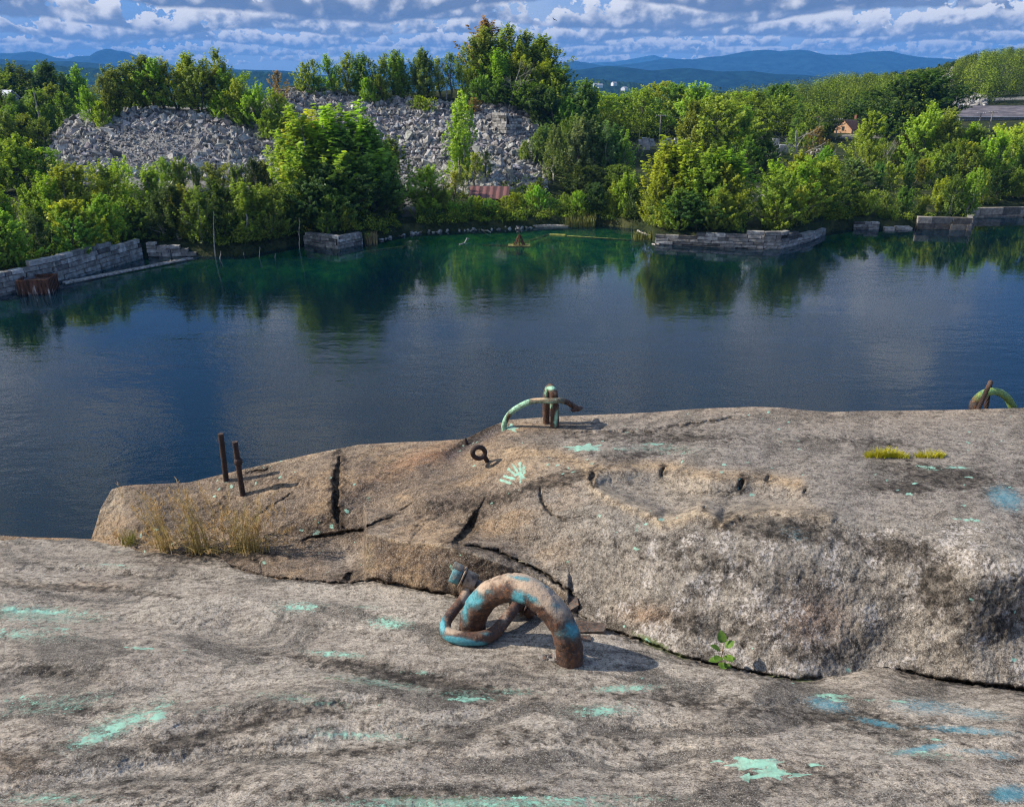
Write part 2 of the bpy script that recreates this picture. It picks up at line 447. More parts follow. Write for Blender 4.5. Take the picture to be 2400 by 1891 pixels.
def rock_t(x, y, detail=True):
    """distance along the ray at which the outcrop is met; also the mask of the rear mass"""
    d = ray(x, y)
    below = (y > c1(x) + 1e-6).astype(float)
    ts = f_slab(x, y) / d[..., 2]; tr = f_rear(x, y) / d[..., 2]
    t = tr * (1 - below) + ts * below
    rear = 1 - below
    if not detail: return t, rear, d
    rel = np.zeros_like(t)                     # relief along the ray, + is away from the viewer
    # scooped hollow above the face, and its rim
    E = [(1246, 1000), (1262, 1035), (1300, 1058), (1340, 1074), (1385, 1092), (1402, 1106), (1440, 1100), (1488, 1081), (1512, 1092), (1530, 1110), (1556, 1094), (1582, 1084), (1640, 1080), (1700, 1086), (1760, 1095)]
    up = [(1246, 1000), (1290, 986), (1340, 984), (1420, 990), (1500, 1008), (1600, 1010), (1680, 1022), (1704, 1042), (1720, 1064), (1760, 1095)]
    poly = np.array(E + up[::-1][1:-1]); inside = np.zeros(x.shape, bool); j = len(poly) - 1
    for i in range(len(poly)):
        xi, yi = poly[i]; xj, yj = poly[j]
        inside ^= ((yi > y) != (yj > y)) & (x < (xj - xi) * (y - yi) / (yj - yi + 1e-9) + xi); j = i
    de, _, _ = seg_dist(x, y, E); du, _, _ = seg_dist(x, y, up)
    rel += np.where(inside, .135 * sstep(0, 30, de) ** .8 * sstep(-2, 50, du), 0)
    rel -= .022 * np.exp(-(de / 10.0) ** 2)
    # rounded break between face and top further right
    dB, _, _ = seg_dist(x, y, [(1760, 1096), (1850, 1122), (1950, 1142), (2030, 1156), (2168, 1200), (2500, 1290)])
    rel -= .020 * np.exp(-(dB / 24) ** 2)
    # valley that parts the right hand lobe
    dv, sv, pv = seg_dist(x, y, [(1834, 1400), (1905, 1340), (1960, 1268), (1992, 1215), (2030, 1165)])
    rel += .022 * np.exp(-(dv / 40) ** 2) * (1 - pv * .6) * rear
    rel += .04 * sstep(0, 26, dv) * (sv > 0) * np.exp(-(dv / 90) ** 2) * rear * 0
    # loose-looking block with a broken front face
    bt = [(772, 1131), (800, 1133), (850, 1146), (920, 1152), (1000, 1172), (1090, 1205), (1160, 1232), (1200, 1256)]
    yb = np.interp(x, [p[0] for p in bt], [p[1] for p in bt]); inb = (x > 771) & (x < 1204) & (y < c1(x))
    q = np.clip((y - yb) / np.maximum(c1(x) - yb, 1), 0, 1)
    blk = np.where(inb & (y > yb), .30 * (1 - q) ** .9, 0) + np.where(inb & (y <= yb), .30 * np.clip(1 - (yb - y) / 60, 0, 1), 0)
    rel -= blk * sstep(768, 776, x) * (1 - .85 * sstep(960, 1195, x))
    # recess with grit to the left of it
    rel += .055 * blob(x, y, 725, 1180, 34, 26) + .03 * blob(x, y, 640, 1175, 60, 18)
    # broken left end of the ledge
    rel += .10 * sstep(268, 205, x) * (y < c1(x)) * sstep(1020, 1040, y) * 0
    dl, sl_, _ = seg_dist(x, y, [(262, 1030), (268, 1060), (262, 1100), (250, 1150)])
    rel += np.where((x < 262) & (y < 1150), .05 * sstep(0, 22, 262 - x), 0)
    # hump with the ring, gully stained by iron, knob under the hand print
    rel += .05 * np.exp(-(seg_dist(x, y, [(955, 965), (1000, 935), (1060, 905)])[0] / 13) ** 2)
    dh, _, _ = seg_dist(x, y, [(990, 1000), (1030, 978), (1080, 958), (1130, 947), (1240, 952)])
    rel -= .02 * np.exp(-(dh / 16) ** 2)
    rel += .02 * blob(x, y, 1190, 1060, 50, 30, 20) - .03 * blob(x, y, 1095, 1010, 90, 40, 20)
    rel += .03 * blob(x, y, 820, 1060, 120, 50, -20) - .03 * blob(x, y, 620, 1060, 90, 60)
    # rolls on the slab
    for cx, cy_, rx, ry, an, am in ((380, 1330, 330, 26, 4, .05), (120, 1395, 330, 20, 0, -.03), (820, 1430, 300, 26, 9, .05), (520, 1490, 330, 30, -8, -.05), (700, 1580, 380, 26, -9, .045),
            (250, 1640, 380, 30, -10, .04), (1300, 1500, 380, 30, 6, -.03), (1750, 1480, 300, 30, 8, -.03), (1200, 1620, 400, 36, 0, .03), (1800, 1620, 380, 36, 8, -.03), (130, 1215, 240, 12, 2, .05), (640, 1275, 280, 14, 4, -.03)):
        rel += 1.35 * am * blob(x, y, cx, cy_, rx, ry, an) * (1 - rear)
    for pts, w, dep in CRACKS:
        P = np.array(pts, float); m = (x > P[:, 0].min() - 40) & (x < P[:, 0].max() + 40) & (y > P[:, 1].min() - 40) & (y < P[:, 1].max() + 40)
        if not m.any(): continue
        xm, ym = x[m], y[m]
        jn = np.stack([xm / 16, ym / 16, xm * 0 + len(pts)], -1)
        jx = 4.5 * perlin(jn) + 2.2 * perlin(jn * 2.7 + 5); jy = 4.0 * perlin(jn + 31) + 2.0 * perlin(jn * 2.7 + 17)
        dd, _, pp = seg_dist(xm + jx, ym + jy, P)
        ww = np.maximum(w * (.45 + .55 * taper(pp)) * (.8 + .5 * perlin(jn * .6 + 9)), 2.6)
        rel[m] += dep * np.exp(-(dd / ww) ** (4 if w > 5 and dep > .04 else 2)) * (.2 + .8 * taper(pp))
    t = t + rel * .9
    return t, rear, d

CAMP = np.array([0, 0, CAM_Z])
# columns: about one pixel apart in the frame, coarser beyond it
cols = np.concatenate([np.linspace(-1500, -80, 60)[:-1], np.linspace(-80, 2250, 1120), np.linspace(2250, 3700, 60)[1:]])
N1, N2 = 235, 265
NR = N1 + N2
XX = np.repeat(cols[None], NR, 0)
YS = sil(cols); YC = np.maximum(c1(cols) + 1.3 * np.sin(cols * .11) + 1.6 * np.sin(cols * .063 + 1) + .7 * np.sin(cols * .27), YS + .6)
_c1_pts = (cols, YC)
def c1(x): return np.interp(x, *_c1_pts)
YY = np.concatenate([YS[None] + (YC - YS)[None] * np.linspace(0, 1, N1)[:, None], YC[None] + .01 + (1745 - YC)[None] * np.linspace(0, 1, N2)[:, None]])
ext = np.array([1775, 1820, 1900, 2050, 2350, 2900, 3800])
XX = np.concatenate([XX, np.repeat(cols[None], len(ext), 0)]); YY = np.concatenate([YY, np.repeat(ext[:, None], len(cols), 1)])
T, REARM, DD = rock_t(XX, YY)
T = np.where(YY > 1740, np.minimum(T, 3.2), T)
PW = DD * T[..., None] + CAMP
# weathering relief in world space
amp = np.where(YY > 1750, .4, 1.0)
n1 = fbm(PW * np.array([3.1, 3.1, 4.0]), 3); n2 = fbm(PW * 17.0 + 9, 3, .55); n3 = fbm(PW * 70.0 + 3, 2, .6)
rl = .018 * n1 + .0050 * n2 + .0022 * n3
edge = np.concatenate([sstep(0, 24, (YY - YS[None])[:NR]), np.ones((len(ext), len(cols)))])
rl = rl * amp
rl[:NR] *= (.35 + .65 * edge[:NR])
T2 = T + rl
PW = DD * T2[..., None] + CAMP
# beyond the skyline the rock rounds over and falls as a cliff into the water
back = []
top = PW[0]; dirh = DD[0] * np.array([1, 1, 0]); dirh /= np.linalg.norm(dirh, axis=1)[:, None]
prof = [(.03, -.022), (.07, -.055), (.13, -.12), (.22, -.24), (.32, -.45), (.42, -.8), (.5, -1.3), (.62, -2.2), (.8, -4), (1.0, -7), (1.3, -12), (1.5, -18), (1.6, -24), (1.7, -30)]
for i, (dr, dz_) in enumerate(prof):
    p = top + dirh * dr + np.array([0, 0, dz_])
    if i > 0: p = p + dirh * (.25 * min(1, -dz_) * fbm(p * np.array([1.5, 1.5, 1.1]), 3))[:, None]
    back.append(p)
ALL = np.concatenate([np.stack(back[::-1]), PW])
nb = len(back); nr, nc = ALL.shape[:2]
Fr = grid_faces(nr, nc)[:, ::-1]

# ---- colours of the stone: what is on it, stain by stain
x, y = XX, YY
rear = REARM
def C(*c): return np.array(c)
tint = np.ones(x.shape + (3,)) * C(.305, .272, .232)
def lay(mask, c):
    global tint
    m = np.clip(mask, 0, 1)[..., None]; tint = tint * (1 - m) + C(*c) * m
leftness = sstep(1330, 1000, x)
lay(rear * leftness, (.180, .132, .090))
lay(rear * (1 - leftness), (.285, .26, .225))
big = fbm(PW * 2.3 + 5, 3) * .5 + .5
mid = fbm(PW * 8 + 2, 3) * .5 + .5
# top surface at right: grey
topm = rear * (1 - leftness) * sstep(1110, 1070, y + (x - 1700) * -.05)
lay(topm * .8, (.25, .225, .20))
# warm tan on the rims and ridges
deE, _, _ = seg_dist(x, y, [(1246, 1000), (1262, 1035), (1300, 1058), (1340, 1074), (1385, 1092), (1402, 1106), (1440, 1100), (1488, 1081), (1512, 1092), (1530, 1110), (1556, 1094), (1582, 1084), (1640, 1080), (1760, 1095)])
lay(.85 * np.exp(-(deE / 15) ** 2), (.46, .37, .255))
deU, _, _ = seg_dist(x, y, [(1080, 958), (1160, 955), (1246, 990), (1340, 985), (1420, 989), (1500, 1006), (1600, 1010), (1690, 1024)])
lay(.75 * np.exp(-(deU / 14) ** 2), (.44, .31, .17))
lay(.55 * blob(x, y, 1440, 1035, 200, 34, 3), (.36, .31, .235))
lay(.7 * blob(x, y, 1110, 985, 90, 34, 20), (.40, .29, .175))
dsil = y - sil(x)
lay(.55 * rear * np.exp(-dsil / 22) * sstep(480, 560, x), (.40, .31, .21))
lay(.6 * rear * blob(x, y, 230, 1080, 40, 60), (.42, .36, .27))
# rust wash from the iron
lay(.75 * blob(x, y, 920, 962, 85, 16, -14), (.27, .115, .04)); lay(.5 * blob(x, y, 830, 1000, 120, 26, -20), (.27, .15, .07))
lay(.6 * blob(x, y, 1130, 906, 80, 12), (.36, .22, .10))
lay(.6 * blob(x, y, 1370, 1300, 60, 22), (.27, .15, .07)); lay(.55 * blob(x, y, 1720, 1310, 70, 60), (.33, .20, .13))
lay(.5 * blob(x, y, 90, 1236, 160, 9, 2), (.33, .19, .07)); lay(.5 * blob(x, y, 20, 1620, 60, 60), (.24, .15, .07))
lay(.5 * blob(x, y, 860, 1185, 70, 40), (.27, .17, .09)); lay(.5 * blob(x, y, 1080, 870, 60, 50) * 0, (.3, .2, .1))
lay(.9 * blob(x, y, 725, 1185, 36, 28), (.33, .29, .25))
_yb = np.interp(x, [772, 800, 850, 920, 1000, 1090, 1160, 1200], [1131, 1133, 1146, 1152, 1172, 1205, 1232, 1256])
lay(.8 * (x > 771) * (x < 1200) * (rear > .5) * sstep(-1, 3, y - _yb), (.125, .085, .055)); lay(.6 * (x > 771) * (x < 1200) * (rear > .5) * sstep(1, -2, y - _yb) * np.exp(-np.clip(_yb - y, 0, 1e3) / 40), (.33, .28, .22))  # brown block front darkened, top lightened: its shading is put into the tint
lay(.7 * (x > 771) * (x < 1200) * np.exp(-((y - _yb) / 5) ** 2), (.44, .36, .26))  # bright line painted along the block's top edge, as if lit
lay(.6 * blob(x, y, 782, 1180, 10, 45), (.45, .35, .22))  # sunlit left side of the block, painted in
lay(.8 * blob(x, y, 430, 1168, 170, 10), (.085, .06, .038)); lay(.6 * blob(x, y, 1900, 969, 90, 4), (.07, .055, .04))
# pale, scoured slab
lay((1 - rear) * .55 * sstep(.35, .75, big), (.43, .40, .345))
lay((1 - rear) * sstep(1560, 1740, y) * .5, (.29, .27, .24))
u_ = x / 330 + .5 * fbm(np.stack([x / 500, y / 140, x * 0 + 2], -1), 2); v_ = y / 44 + (x - 1084) * np.interp(y, [1150, 1450, 1700], [-.0010, .0008, -.0012]) + 1.6 * fbm(np.stack([x / 420, y / 150, x * 0], -1), 3)
swp = fbm(np.stack([u_, v_, x * 0 + 6], -1), 5, .62)
lay((1 - rear) * .65 * sstep(.04, .55, swp), (.43, .39, .335)); lay((1 - rear) * .72 * sstep(-.03, -.45, swp), (.085, .077, .068))
swr = fbm(np.stack([x / 160, y / 60 + x / 260, x * 0 + 3], -1), 4, .6)
lay(rear * leftness * .6 * sstep(.05, .5, swr), (.34, .235, .135)); lay(rear * leftness * .7 * sstep(-.05, -.45, swr), (.115, .085, .062))
lay(rear * (1 - leftness) * .6 * sstep(-.03, -.4, swr), (.095, .083, .07))
# dark stains and lichen, and darkened cracks, kept as a mask that the shader frays
dark = np.zeros_like(x)
for cx, cy_, rx, ry, an, s in ((1480, 1030, 0.1, .1, 0, 0), (1270, 1040, 0.1, 1, 0, 0), (1180, 1018, 90, 16, -12, .8), (1030, 1060, 130, 16, -14, .55), (930, 1080, 120, 30, -20, .3), (1985, 1245, 44, 52, 30, .95), (1900, 1165, 120, 26, 8, .7),
        (1650, 1120, 150, 26, 6, .75), (1560, 1100, 40, 16, 0, .6), (2000, 1010, 120, 26, 8, .8), (1910, 1032, 70, 14, 0, .7), (1310, 1330, 60, 18, 15, .5), (1500, 1330, 180, 30, 14, .45),
        (1750, 1380, 130, 40, 0, .35), (2090, 1300, 110, 70, 0, .5), (1480, 1180, 200, 40, 10, .35), (650, 1120, 90, 14, 0, .5), (450, 1180, 140, 14, 0, .7), (1400, 925, 190, 18, 0, .5), (1820, 935, 160, 12, 4, .4), (1330, 960, 120, 18, 0, .35),
        (150, 1245, 160, 10, 2, .6), (330, 1258, 70, 8, 6, .6), (900, 1440, 260, 16, 8, .7), (700, 1400, 170, 12, 6, .5), (1000, 1475, 120, 16, 3, .5), (640, 1505, 170, 26, -6, .55), (420, 1560, 200, 24, -12, .55), (760, 1590, 200, 14, -6, .5),
        (80, 1420, 160, 16, 0, .45), (180, 1500, 200, 16, 0, .4), (1500, 1490, 260, 26, 6, .4), (1850, 1530, 260, 26, 6, .5), (1100, 1560, 360, 26, 3, .35), (1650, 1640, 360, 40, 3, .3), (900, 1680, 500, 20, 0, .45), (300, 1680, 400, 40, -6, .3), (60, 1600, 100, 50, 0, .4),
        (470, 1080, 140, 40, 0, .35), (330, 1120, 60, 26, 0, .4), (600, 1020, 100, 18, 0, .35), (830, 1010, 60, 30, 0, .25), (1010, 918, 60, 11, -35, .75)):
    if s: dark = np.maximum(dark, s * blob(x, y, cx, cy_, rx, ry, an))
for pts, w, dep in CRACKS: dark = np.maximum(dark, .5 * np.exp(-(seg_dist(x, y, pts)[0] / (w * 2.2 + 2)) ** 2) * min(1, dep / .05))  # darker along the cracks, more so the deeper they are
purple = .8 * np.exp(-(seg_dist(x, y, [(955, 965), (1000, 935), (1062, 904)])[0] / 16) ** 2); lay(purple * 1.2, (.055, .038, .036))
# white lichen on the face
lich = rear * (1 - leftness) * sstep(1085, 1130, y) * (.35 + .65 * sstep(.35, .7, mid))
for cx, cy_, rx, ry in ((1840, 1135, 110, 26), (1930, 1150, 60, 30), (1500, 1275, 40, 20), (1600, 1340, 60, 50), (1730, 1345, 30, 36), (1440, 1270, 50, 50), (2100, 1200, 60, 30), (1640, 1300, 70, 40), (2050, 1120, 120, 30)):
    lich = np.maximum(lich, .95 * rear * blob(x, y, cx, cy_, rx, ry))
lich = np.maximum(lich, (1 - rear) * .45 * sstep(.45, .8, big))
# spilt paint: mint and turquoise, frayed by the shader along the grain
mint = np.zeros_like(x); teal = np.zeros_like(x)
def star(cx, cy_, rx, ry, arms, seed, s=1.15):
    r_ = np.random.default_rng(seed); u = (x - cx) / rx; v = (y - cy_) / ry
    near = (np.abs(u) < 3) & (np.abs(v) < 3); th = np.arctan2(v, u); rr = np.hypot(u, v); lim = np.full(x.shape, .48)
    for k in range(arms):
        a0 = 2 * np.pi * (k + r_.uniform(-.3, .3)) / arms; l = r_.uniform(.3, 1.0); w = r_.uniform(.12, .28)
        dth = np.angle(np.exp(1j * (th - a0))); lim = lim + l * np.exp(-(dth / w) ** 2) * .75
    return np.where(near, np.clip((lim - rr) * 3 + .5, 0, 1) * s, 0)
mint = np.maximum(mint, star(1596, 1616, 78, 20, 6, 3)); mint = np.maximum(mint, star(1634, 1634, 58, 22, 5, 17)); mint = np.maximum(mint, star(1690, 1640, 26, 8, 3, 8)); mint = np.maximum(mint, star(1520, 1610, 24, 5, 2, 4)); mint = np.maximum(mint, star(1722, 1618, 26, 7, 3, 5)); mint = np.maximum(mint, star(1580, 1645, 20, 14, 4, 12))
mint = np.maximum(mint, star(1238, 949, 42, 9, 9, 2)); mint = np.maximum(mint, star(1083, 906, 20, 8, 5, 6))
# hand print: a palm and five fingers
mint = np.maximum(mint, star(1104, 1008, 13, 16, 4, 9, 1.0) * .95)
for a, b in (((1098, 1002), (1086, 984)), ((1092, 1006), (1076, 993)), ((1102, 998), (1100, 980)), ((1088, 1014), (1068, 1008)), ((1110, 1000), (1108, 986)), ((1080, 1022), (1060, 1016))):
    mint = np.maximum(mint, 1.0 * np.exp(-(seg_dist(x, y, [a, b])[0] / 3.4) ** 4))
for cx, cy_, rx, ry, an, s in ((75, 1294, 110, 8, 2, .85), (20, 1290, 60, 8, 2, .8), (110, 1330, 80, 10, 4, .5), (30, 1340, 80, 16, 0, .6), (640, 1284, 55, 12, 0, .75), (820, 1320, 55, 14, 4, .75), (700, 1382, 60, 7, 3, .7), (890, 1424, 40, 6, 2, .6), (995, 1480, 55, 8, 0, .9), (1320, 1458, 75, 9, -3, .8),
        (1090, 1468, 40, 5, 2, .6), (1275, 1505, 70, 13, -2, .75), (760, 1556, 120, 7, 3, .6), (240, 1540, 100, 14, -22, .8), (210, 1560, 60, 9, -20, .95), (280, 1525, 60, 9, -24, .85), (335, 1515, 26, 14, -30, .95), (345, 1495, 34, 8, -20, .7), (175, 1570, 30, 9, -20, .9), (60, 1480, 90, 20, 0, .45), (150, 1500, 60, 10, -15, .5),
        (300, 1372, 40, 4, 4, .9), (390, 1375, 24, 4, 4, .6), (240, 1195, 50, 3, 3, .7), (100, 1690, 60, 8, 0, .5), (1000, 1700, 320, 12, 0, .6), (1150, 1690, 160, 10, 0, .6), (1760, 1472, 50, 6, 4, .9), (1770, 1482, 30, 6, 4, .8), (1900, 1484, 26, 4, 4, .9), (1840, 1482, 16, 3, 4, .9),
        (1980, 1565, 24, 3, 4, .9), (1940, 1590, 60, 4, 4, .5), (2030, 990, 40, 4, 4, .8), (1965, 990, 30, 5, 4, .8), (2050, 1100, 40, 4, 4, .8), (1380, 940, 50, 4, 0, .7), (1310, 950, 40, 4, 0, .6), (1440, 960, 60, 4, 0, .5), (1350, 1120, 8, 14, 20, .5), (1345, 1160, 10, 6, 0, .8),
        (1400, 1100, 10, 5, 0, .9), (680, 1170, 14, 10, 0, .3), (670, 1128, 10, 6, 0, .9), (700, 1010, 8, 5, 0, .6), (750, 1026, 8, 5, 0, .6), (780, 1055, 8, 5, 0, .6), (560, 1190, 6, 4, 0, .9), (1160, 985, 5, 4, 0, .9), (1180, 984, 5, 5, 0, .7), (360, 1010, 8, 4, 0, .0), (450, 1020, 8, 3, 0, .0), (560, 990, 8, 3, 0, .6), (1240, 1340, 10, 4, 0, .6), (930, 1340, 14, 5, 0, 0)):
    if s: mint = np.maximum(mint, s * blob(x, y, cx, cy_, rx, ry, an))
sp = perlin(PW * 26.0 + 31) - .57; spr = perlin(PW * 3 + 4)
mint = np.maximum(mint, np.where((sp > 0) & (y < 1500), np.clip(sp * 14, 0, 1) * sstep(.02, .25, spr) * (.4 + .6 * rear), 0))
for cx, cy_, rx, ry, an, s in ((2130, 1055, 60, 34, 20, .75), (1750, 1490, 70, 22, 10, .7), (1860, 1530, 80, 10, 12, .7), (1960, 1495, 120, 26, 4, .6), (2070, 1510, 110, 18, 8, .6), (2050, 1545, 140, 12, 4, .7), (1950, 1585, 80, 10, -10, .8), (2080, 1590, 100, 10, 4, .6), (2140, 1680, 60, 26, 0, .85), (2120, 1600, 50, 12, 4, .6), (1680, 1130, 60, 26, 20, .42)):
    teal = np.maximum(teal, s * blob(x, y, cx, cy_, rx, ry, an))
wash = np.zeros_like(x)
for cx, cy_, rx, ry, an, s in ((70, 1300, 200, 26, 3, .8), (60, 1345, 160, 20, 2, .6), (250, 1535, 150, 34, -22, .8), (340, 1480, 60, 24, -20, .5), (120, 1490, 190, 26, -8, .6), (640, 1480, 180, 14, 8, .6), (800, 1445, 160, 12, 8, .7), (720, 1386, 100, 10, 4, .7), (620, 1285, 80, 20, 0, .6), (830, 1318, 70, 20, 4, .7), (780, 1285, 60, 8, 0, .6),
        (1000, 1700, 360, 18, 0, .95), (1300, 1690, 200, 12, 0, .6), (1275, 1503, 110, 20, -2, .7), (760, 1556, 160, 14, 3, .7), (990, 1470, 110, 16, 0, .6), (1090, 1462, 90, 10, 2, .6), (1320, 1456, 110, 12, -3, .7), (100, 1690, 160, 20, 0, .7), (1950, 1595, 120, 14, 4, .6), (1400, 950, 130, 10, 0, .6), (240, 1200, 120, 6, 3, .5), (450, 1500, 90, 10, -16, .5), (1200, 1420, 70, 8, 3, .4)):
    wash = np.maximum(wash, s * blob(x, y, cx, cy_, rx, ry, an))
green = np.zeros_like(x)
for cx, cy_, rx, ry, an, s in ((1380, 1360, 60, 12, 25, .9), (1440, 1388, 30, 7, 20, .8), (560, 1408, 140, 8, 4, .45), (730, 1440, 120, 9, 8, .5), (950, 1690, 260, 14, 0, .5), (660, 1470, 100, 8, 12, .5), (100, 1480, 120, 20, -10, .3), (500, 1180, 0.1, .1, 0, 0), (1700, 1440, 30, 5, 0, .8), (1640, 1432, 30, 5, 10, .7)):
    green = np.maximum(green, s * blob(x, y, cx, cy_, rx, ry, an))

def padtop(a):
    return np.concatenate([np.repeat(a[:1], nb, 0), a]).reshape((nr * nc,) + a.shape[2:])
rm, nt, out = material('granite')
co = objco(nt)
tintn = nt.attr('tint', True); dk = nt.attr('dark'); li = nt.attr('lichen'); mi = nt.attr('mint'); te = nt.attr('teal'); gr = nt.attr('moss')
gA = nt.noise(co, 105, 3, .65); gB = nt.noise(co, 260, 2, .6); gC = nt.noise(co, 30, 6, .68); gD = nt.noise(co, 9, 5, .6)
gS = nt.noise(nt.vm('MULTIPLY', co, (.30, 1, 1)), 26, 6, .66)
col = nt.vm('MULTIPLY', tintn, (.93, .885, .835))
col = nt.mix(nt.ss(gD, .42, .68, 0, .45), col, nt.vm('MULTIPLY', col, (.62, .59, .56)))
col = nt.mix(nt.ss(gC, .49, .60, 0, .75), col, nt.vm('MULTIPLY', col, (.34, .32, .30)))
col = nt.mix(nt.ss(gC, .47, .36, 0, .4), col, nt.vm('ADD', nt.vm('MULTIPLY', col, (1.2, 1.18, 1.15)), (.04, .036, .03)))
col = nt.mix(nt.ss(gS, .53, .62, 0, .55), col, nt.vm('MULTIPLY', col, (.42, .39, .37)))
col = nt.mix(nt.ss(gS, .46, .36, 0, .5), col, nt.vm('ADD', nt.vm('MULTIPLY', col, (1.2, 1.18, 1.15)), (.05, .045, .04)))
col = nt.mix(nt.ss(gA, .52, .62, 0, .75), col, nt.vm('MULTIPLY', col, (.30, .28, .27)))
col = nt.mix(nt.ss(gA, .45, .35, 0, .65), col, nt.vm('ADD', nt.vm('MULTIPLY', col, (1.25, 1.2, 1.15)), (.055, .048, .04)))
col = nt.mix(nt.ss(gB, .56, .64, 0, .65), col, (.05, .042, .038))
col = nt.mix(nt.ss(gB, .42, .34, 0, .55), col, (.56, .52, .465))
# pale crusts
lm = nt.m('ADD', li, nt.m('MULTIPLY', nt.m('SUBTRACT', nt.noise(co, 70, 6, .75), .5), 3.6))
col = nt.mix(nt.ss(lm, .95, 1.2, 0, .62), col, (.56, .50, .45))
# dark stains, lichen and cracks
dm = nt.m('ADD', nt.m('MULTIPLY', dk, 1.42), nt.m('MULTIPLY', nt.m('SUBTRACT', nt.noise(co, 22, 8, .74), .5), 2.8))
col = nt.mix(nt.ss(dm, .20, .66, 0, .92), col, nt.vm('MULTIPLY', col, nt.mix(nt.ss(gC, .38, .60), (.50, .48, .46), (.16, .15, .145))))
gm = nt.m('ADD', gr, nt.m('MULTIPLY', nt.m('SUBTRACT', nt.noise(co, 60, 5, .7), .5), 1.2))
col = nt.mix(nt.ss(gm, .4, .75, 0, .8), col, nt.mix(gC, (.035, .07, .035), (.15, .17, .04)))
tm = nt.m('ADD', te, nt.m('MULTIPLY', nt.m('SUBTRACT', nt.noise(co, 80, 5, .7), .5), 1.2))
col = nt.mix(nt.ss(tm, .32, .85, 0, .62), col, (.06, .26, .33))
ws = nt.attr('wash'); wm_ = nt.m('ADD', ws, nt.m('MULTIPLY', nt.m('SUBTRACT', nt.noise(co, 58, 8, .8), .5), 3.4))
col = nt.mix(nt.m('MULTIPLY', nt.ss(wm_, .45, .95, 0, .48), nt.ss(ws, .04, .25)), col, nt.mix(gC, (.10, .26, .19), (.30, .52, .40)))
pm = nt.m('ADD', mi, nt.m('MULTIPLY', nt.m('SUBTRACT', nt.noise(co, 44, 8, .80), .5), 3.6))
paint = nt.m('MULTIPLY', nt.ss(pm, .56, .68), nt.ss(mi, .10, .3))
fade = nt.ss(nt.noise(co, 24, 5, .7), .32, .62, .38, .93)
col = nt.mix(nt.m('MULTIPLY', paint, fade), col, nt.mix(gC, (.19, .42, .31), (.34, .58, .44)))
hgt = nt.m('ADD', nt.m('MULTIPLY', gA, .5), nt.m('ADD', nt.m('MULTIPLY', gC, 1.6), nt.m('MULTIPLY', gB, .3)))
hgt = nt.mixf(nt.m('MULTIPLY', paint, .6), hgt, 1.3)
nrm = nt.bump(hgt, .6, .008)
principled(nt, out, col, nt.mixf(paint, .9, .55), nrm, 0, .25)

flat_rear = padtop(rear)
V = ALL.reshape(-1, 3)
isrear = flat_rear[Fr].mean(1) > .5
layers = dict(wash=wash, dark=dark, lichen=lich, mint=mint, teal=teal, moss=green)
def rock_object(name, mask, label):
    F = Fr[mask]; used = np.unique(F); remap = np.zeros(len(V), np.int64); remap[used] = np.arange(len(used))
    me = mesh_np(name, V[used], remap[F])
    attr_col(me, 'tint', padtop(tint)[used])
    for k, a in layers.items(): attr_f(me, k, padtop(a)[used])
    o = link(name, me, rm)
    return tag(o, label, 'rock', kind='structure')
rock_object('rock_slab', ~isrear, 'pale weathered granite slab sloping away in the foreground')
rock_object('rock_ledge', isrear, 'humped granite ledge and face above the crack at the cliff edge')

def on_rock(x, y, lift=0.0):
    """a point of the outcrop's surface"""
    xa, ya = np.atleast_1d(np.float64(x)), np.atleast_1d(np.float64(y))
    t, r_, d = rock_t(xa, ya); p = d * t[..., None] + CAMP
    rl_ = .018 * fbm(p * np.array([3.1, 3.1, 4.0]), 3) + .0050 * fbm(p * 17.0 + 9, 3, .55)
    p = d * (t + rl_)[..., None] + CAMP
    p = p + np.array([0, 0, lift])
    return p[0] if np.ndim(x) == 0 else p
# ------------------------------------------------------------------ the far side: ground, water, mountains, air
SHORE_D = np.array([(-700, 760), (-300, 690), (0, 628), (70, 613), (125, 598), (305, 545), (430, 545), (520, 543), (640, 518.5), (717, 528.5), (768, 518.5), (800, 511), (870, 496), (1000, 489), (1100, 486), (1180, 480), (1280, 478),
    (1370, 490), (1386, 518), (1616, 528), (1650, 528), (1745, 496), (1800, 487), (1862, 486), (1938, 485), (2055, 488), (2060, 459), (2168, 458), (2500, 455), (3200, 455)], float)
def shore_Y(xd):
    yy = np.interp(xd, SHORE_D[:, 0], SHORE_D[:, 1])
    return at_z(xd, yy, 0.0)[..., 1] + .7

KY = np.array([0, 7, 16, 30, 50, 65, 72, 85, 105, 135, 180, 250, 350, 500, 700], float)     # metres beyond the shore's mean line (Y = 138)
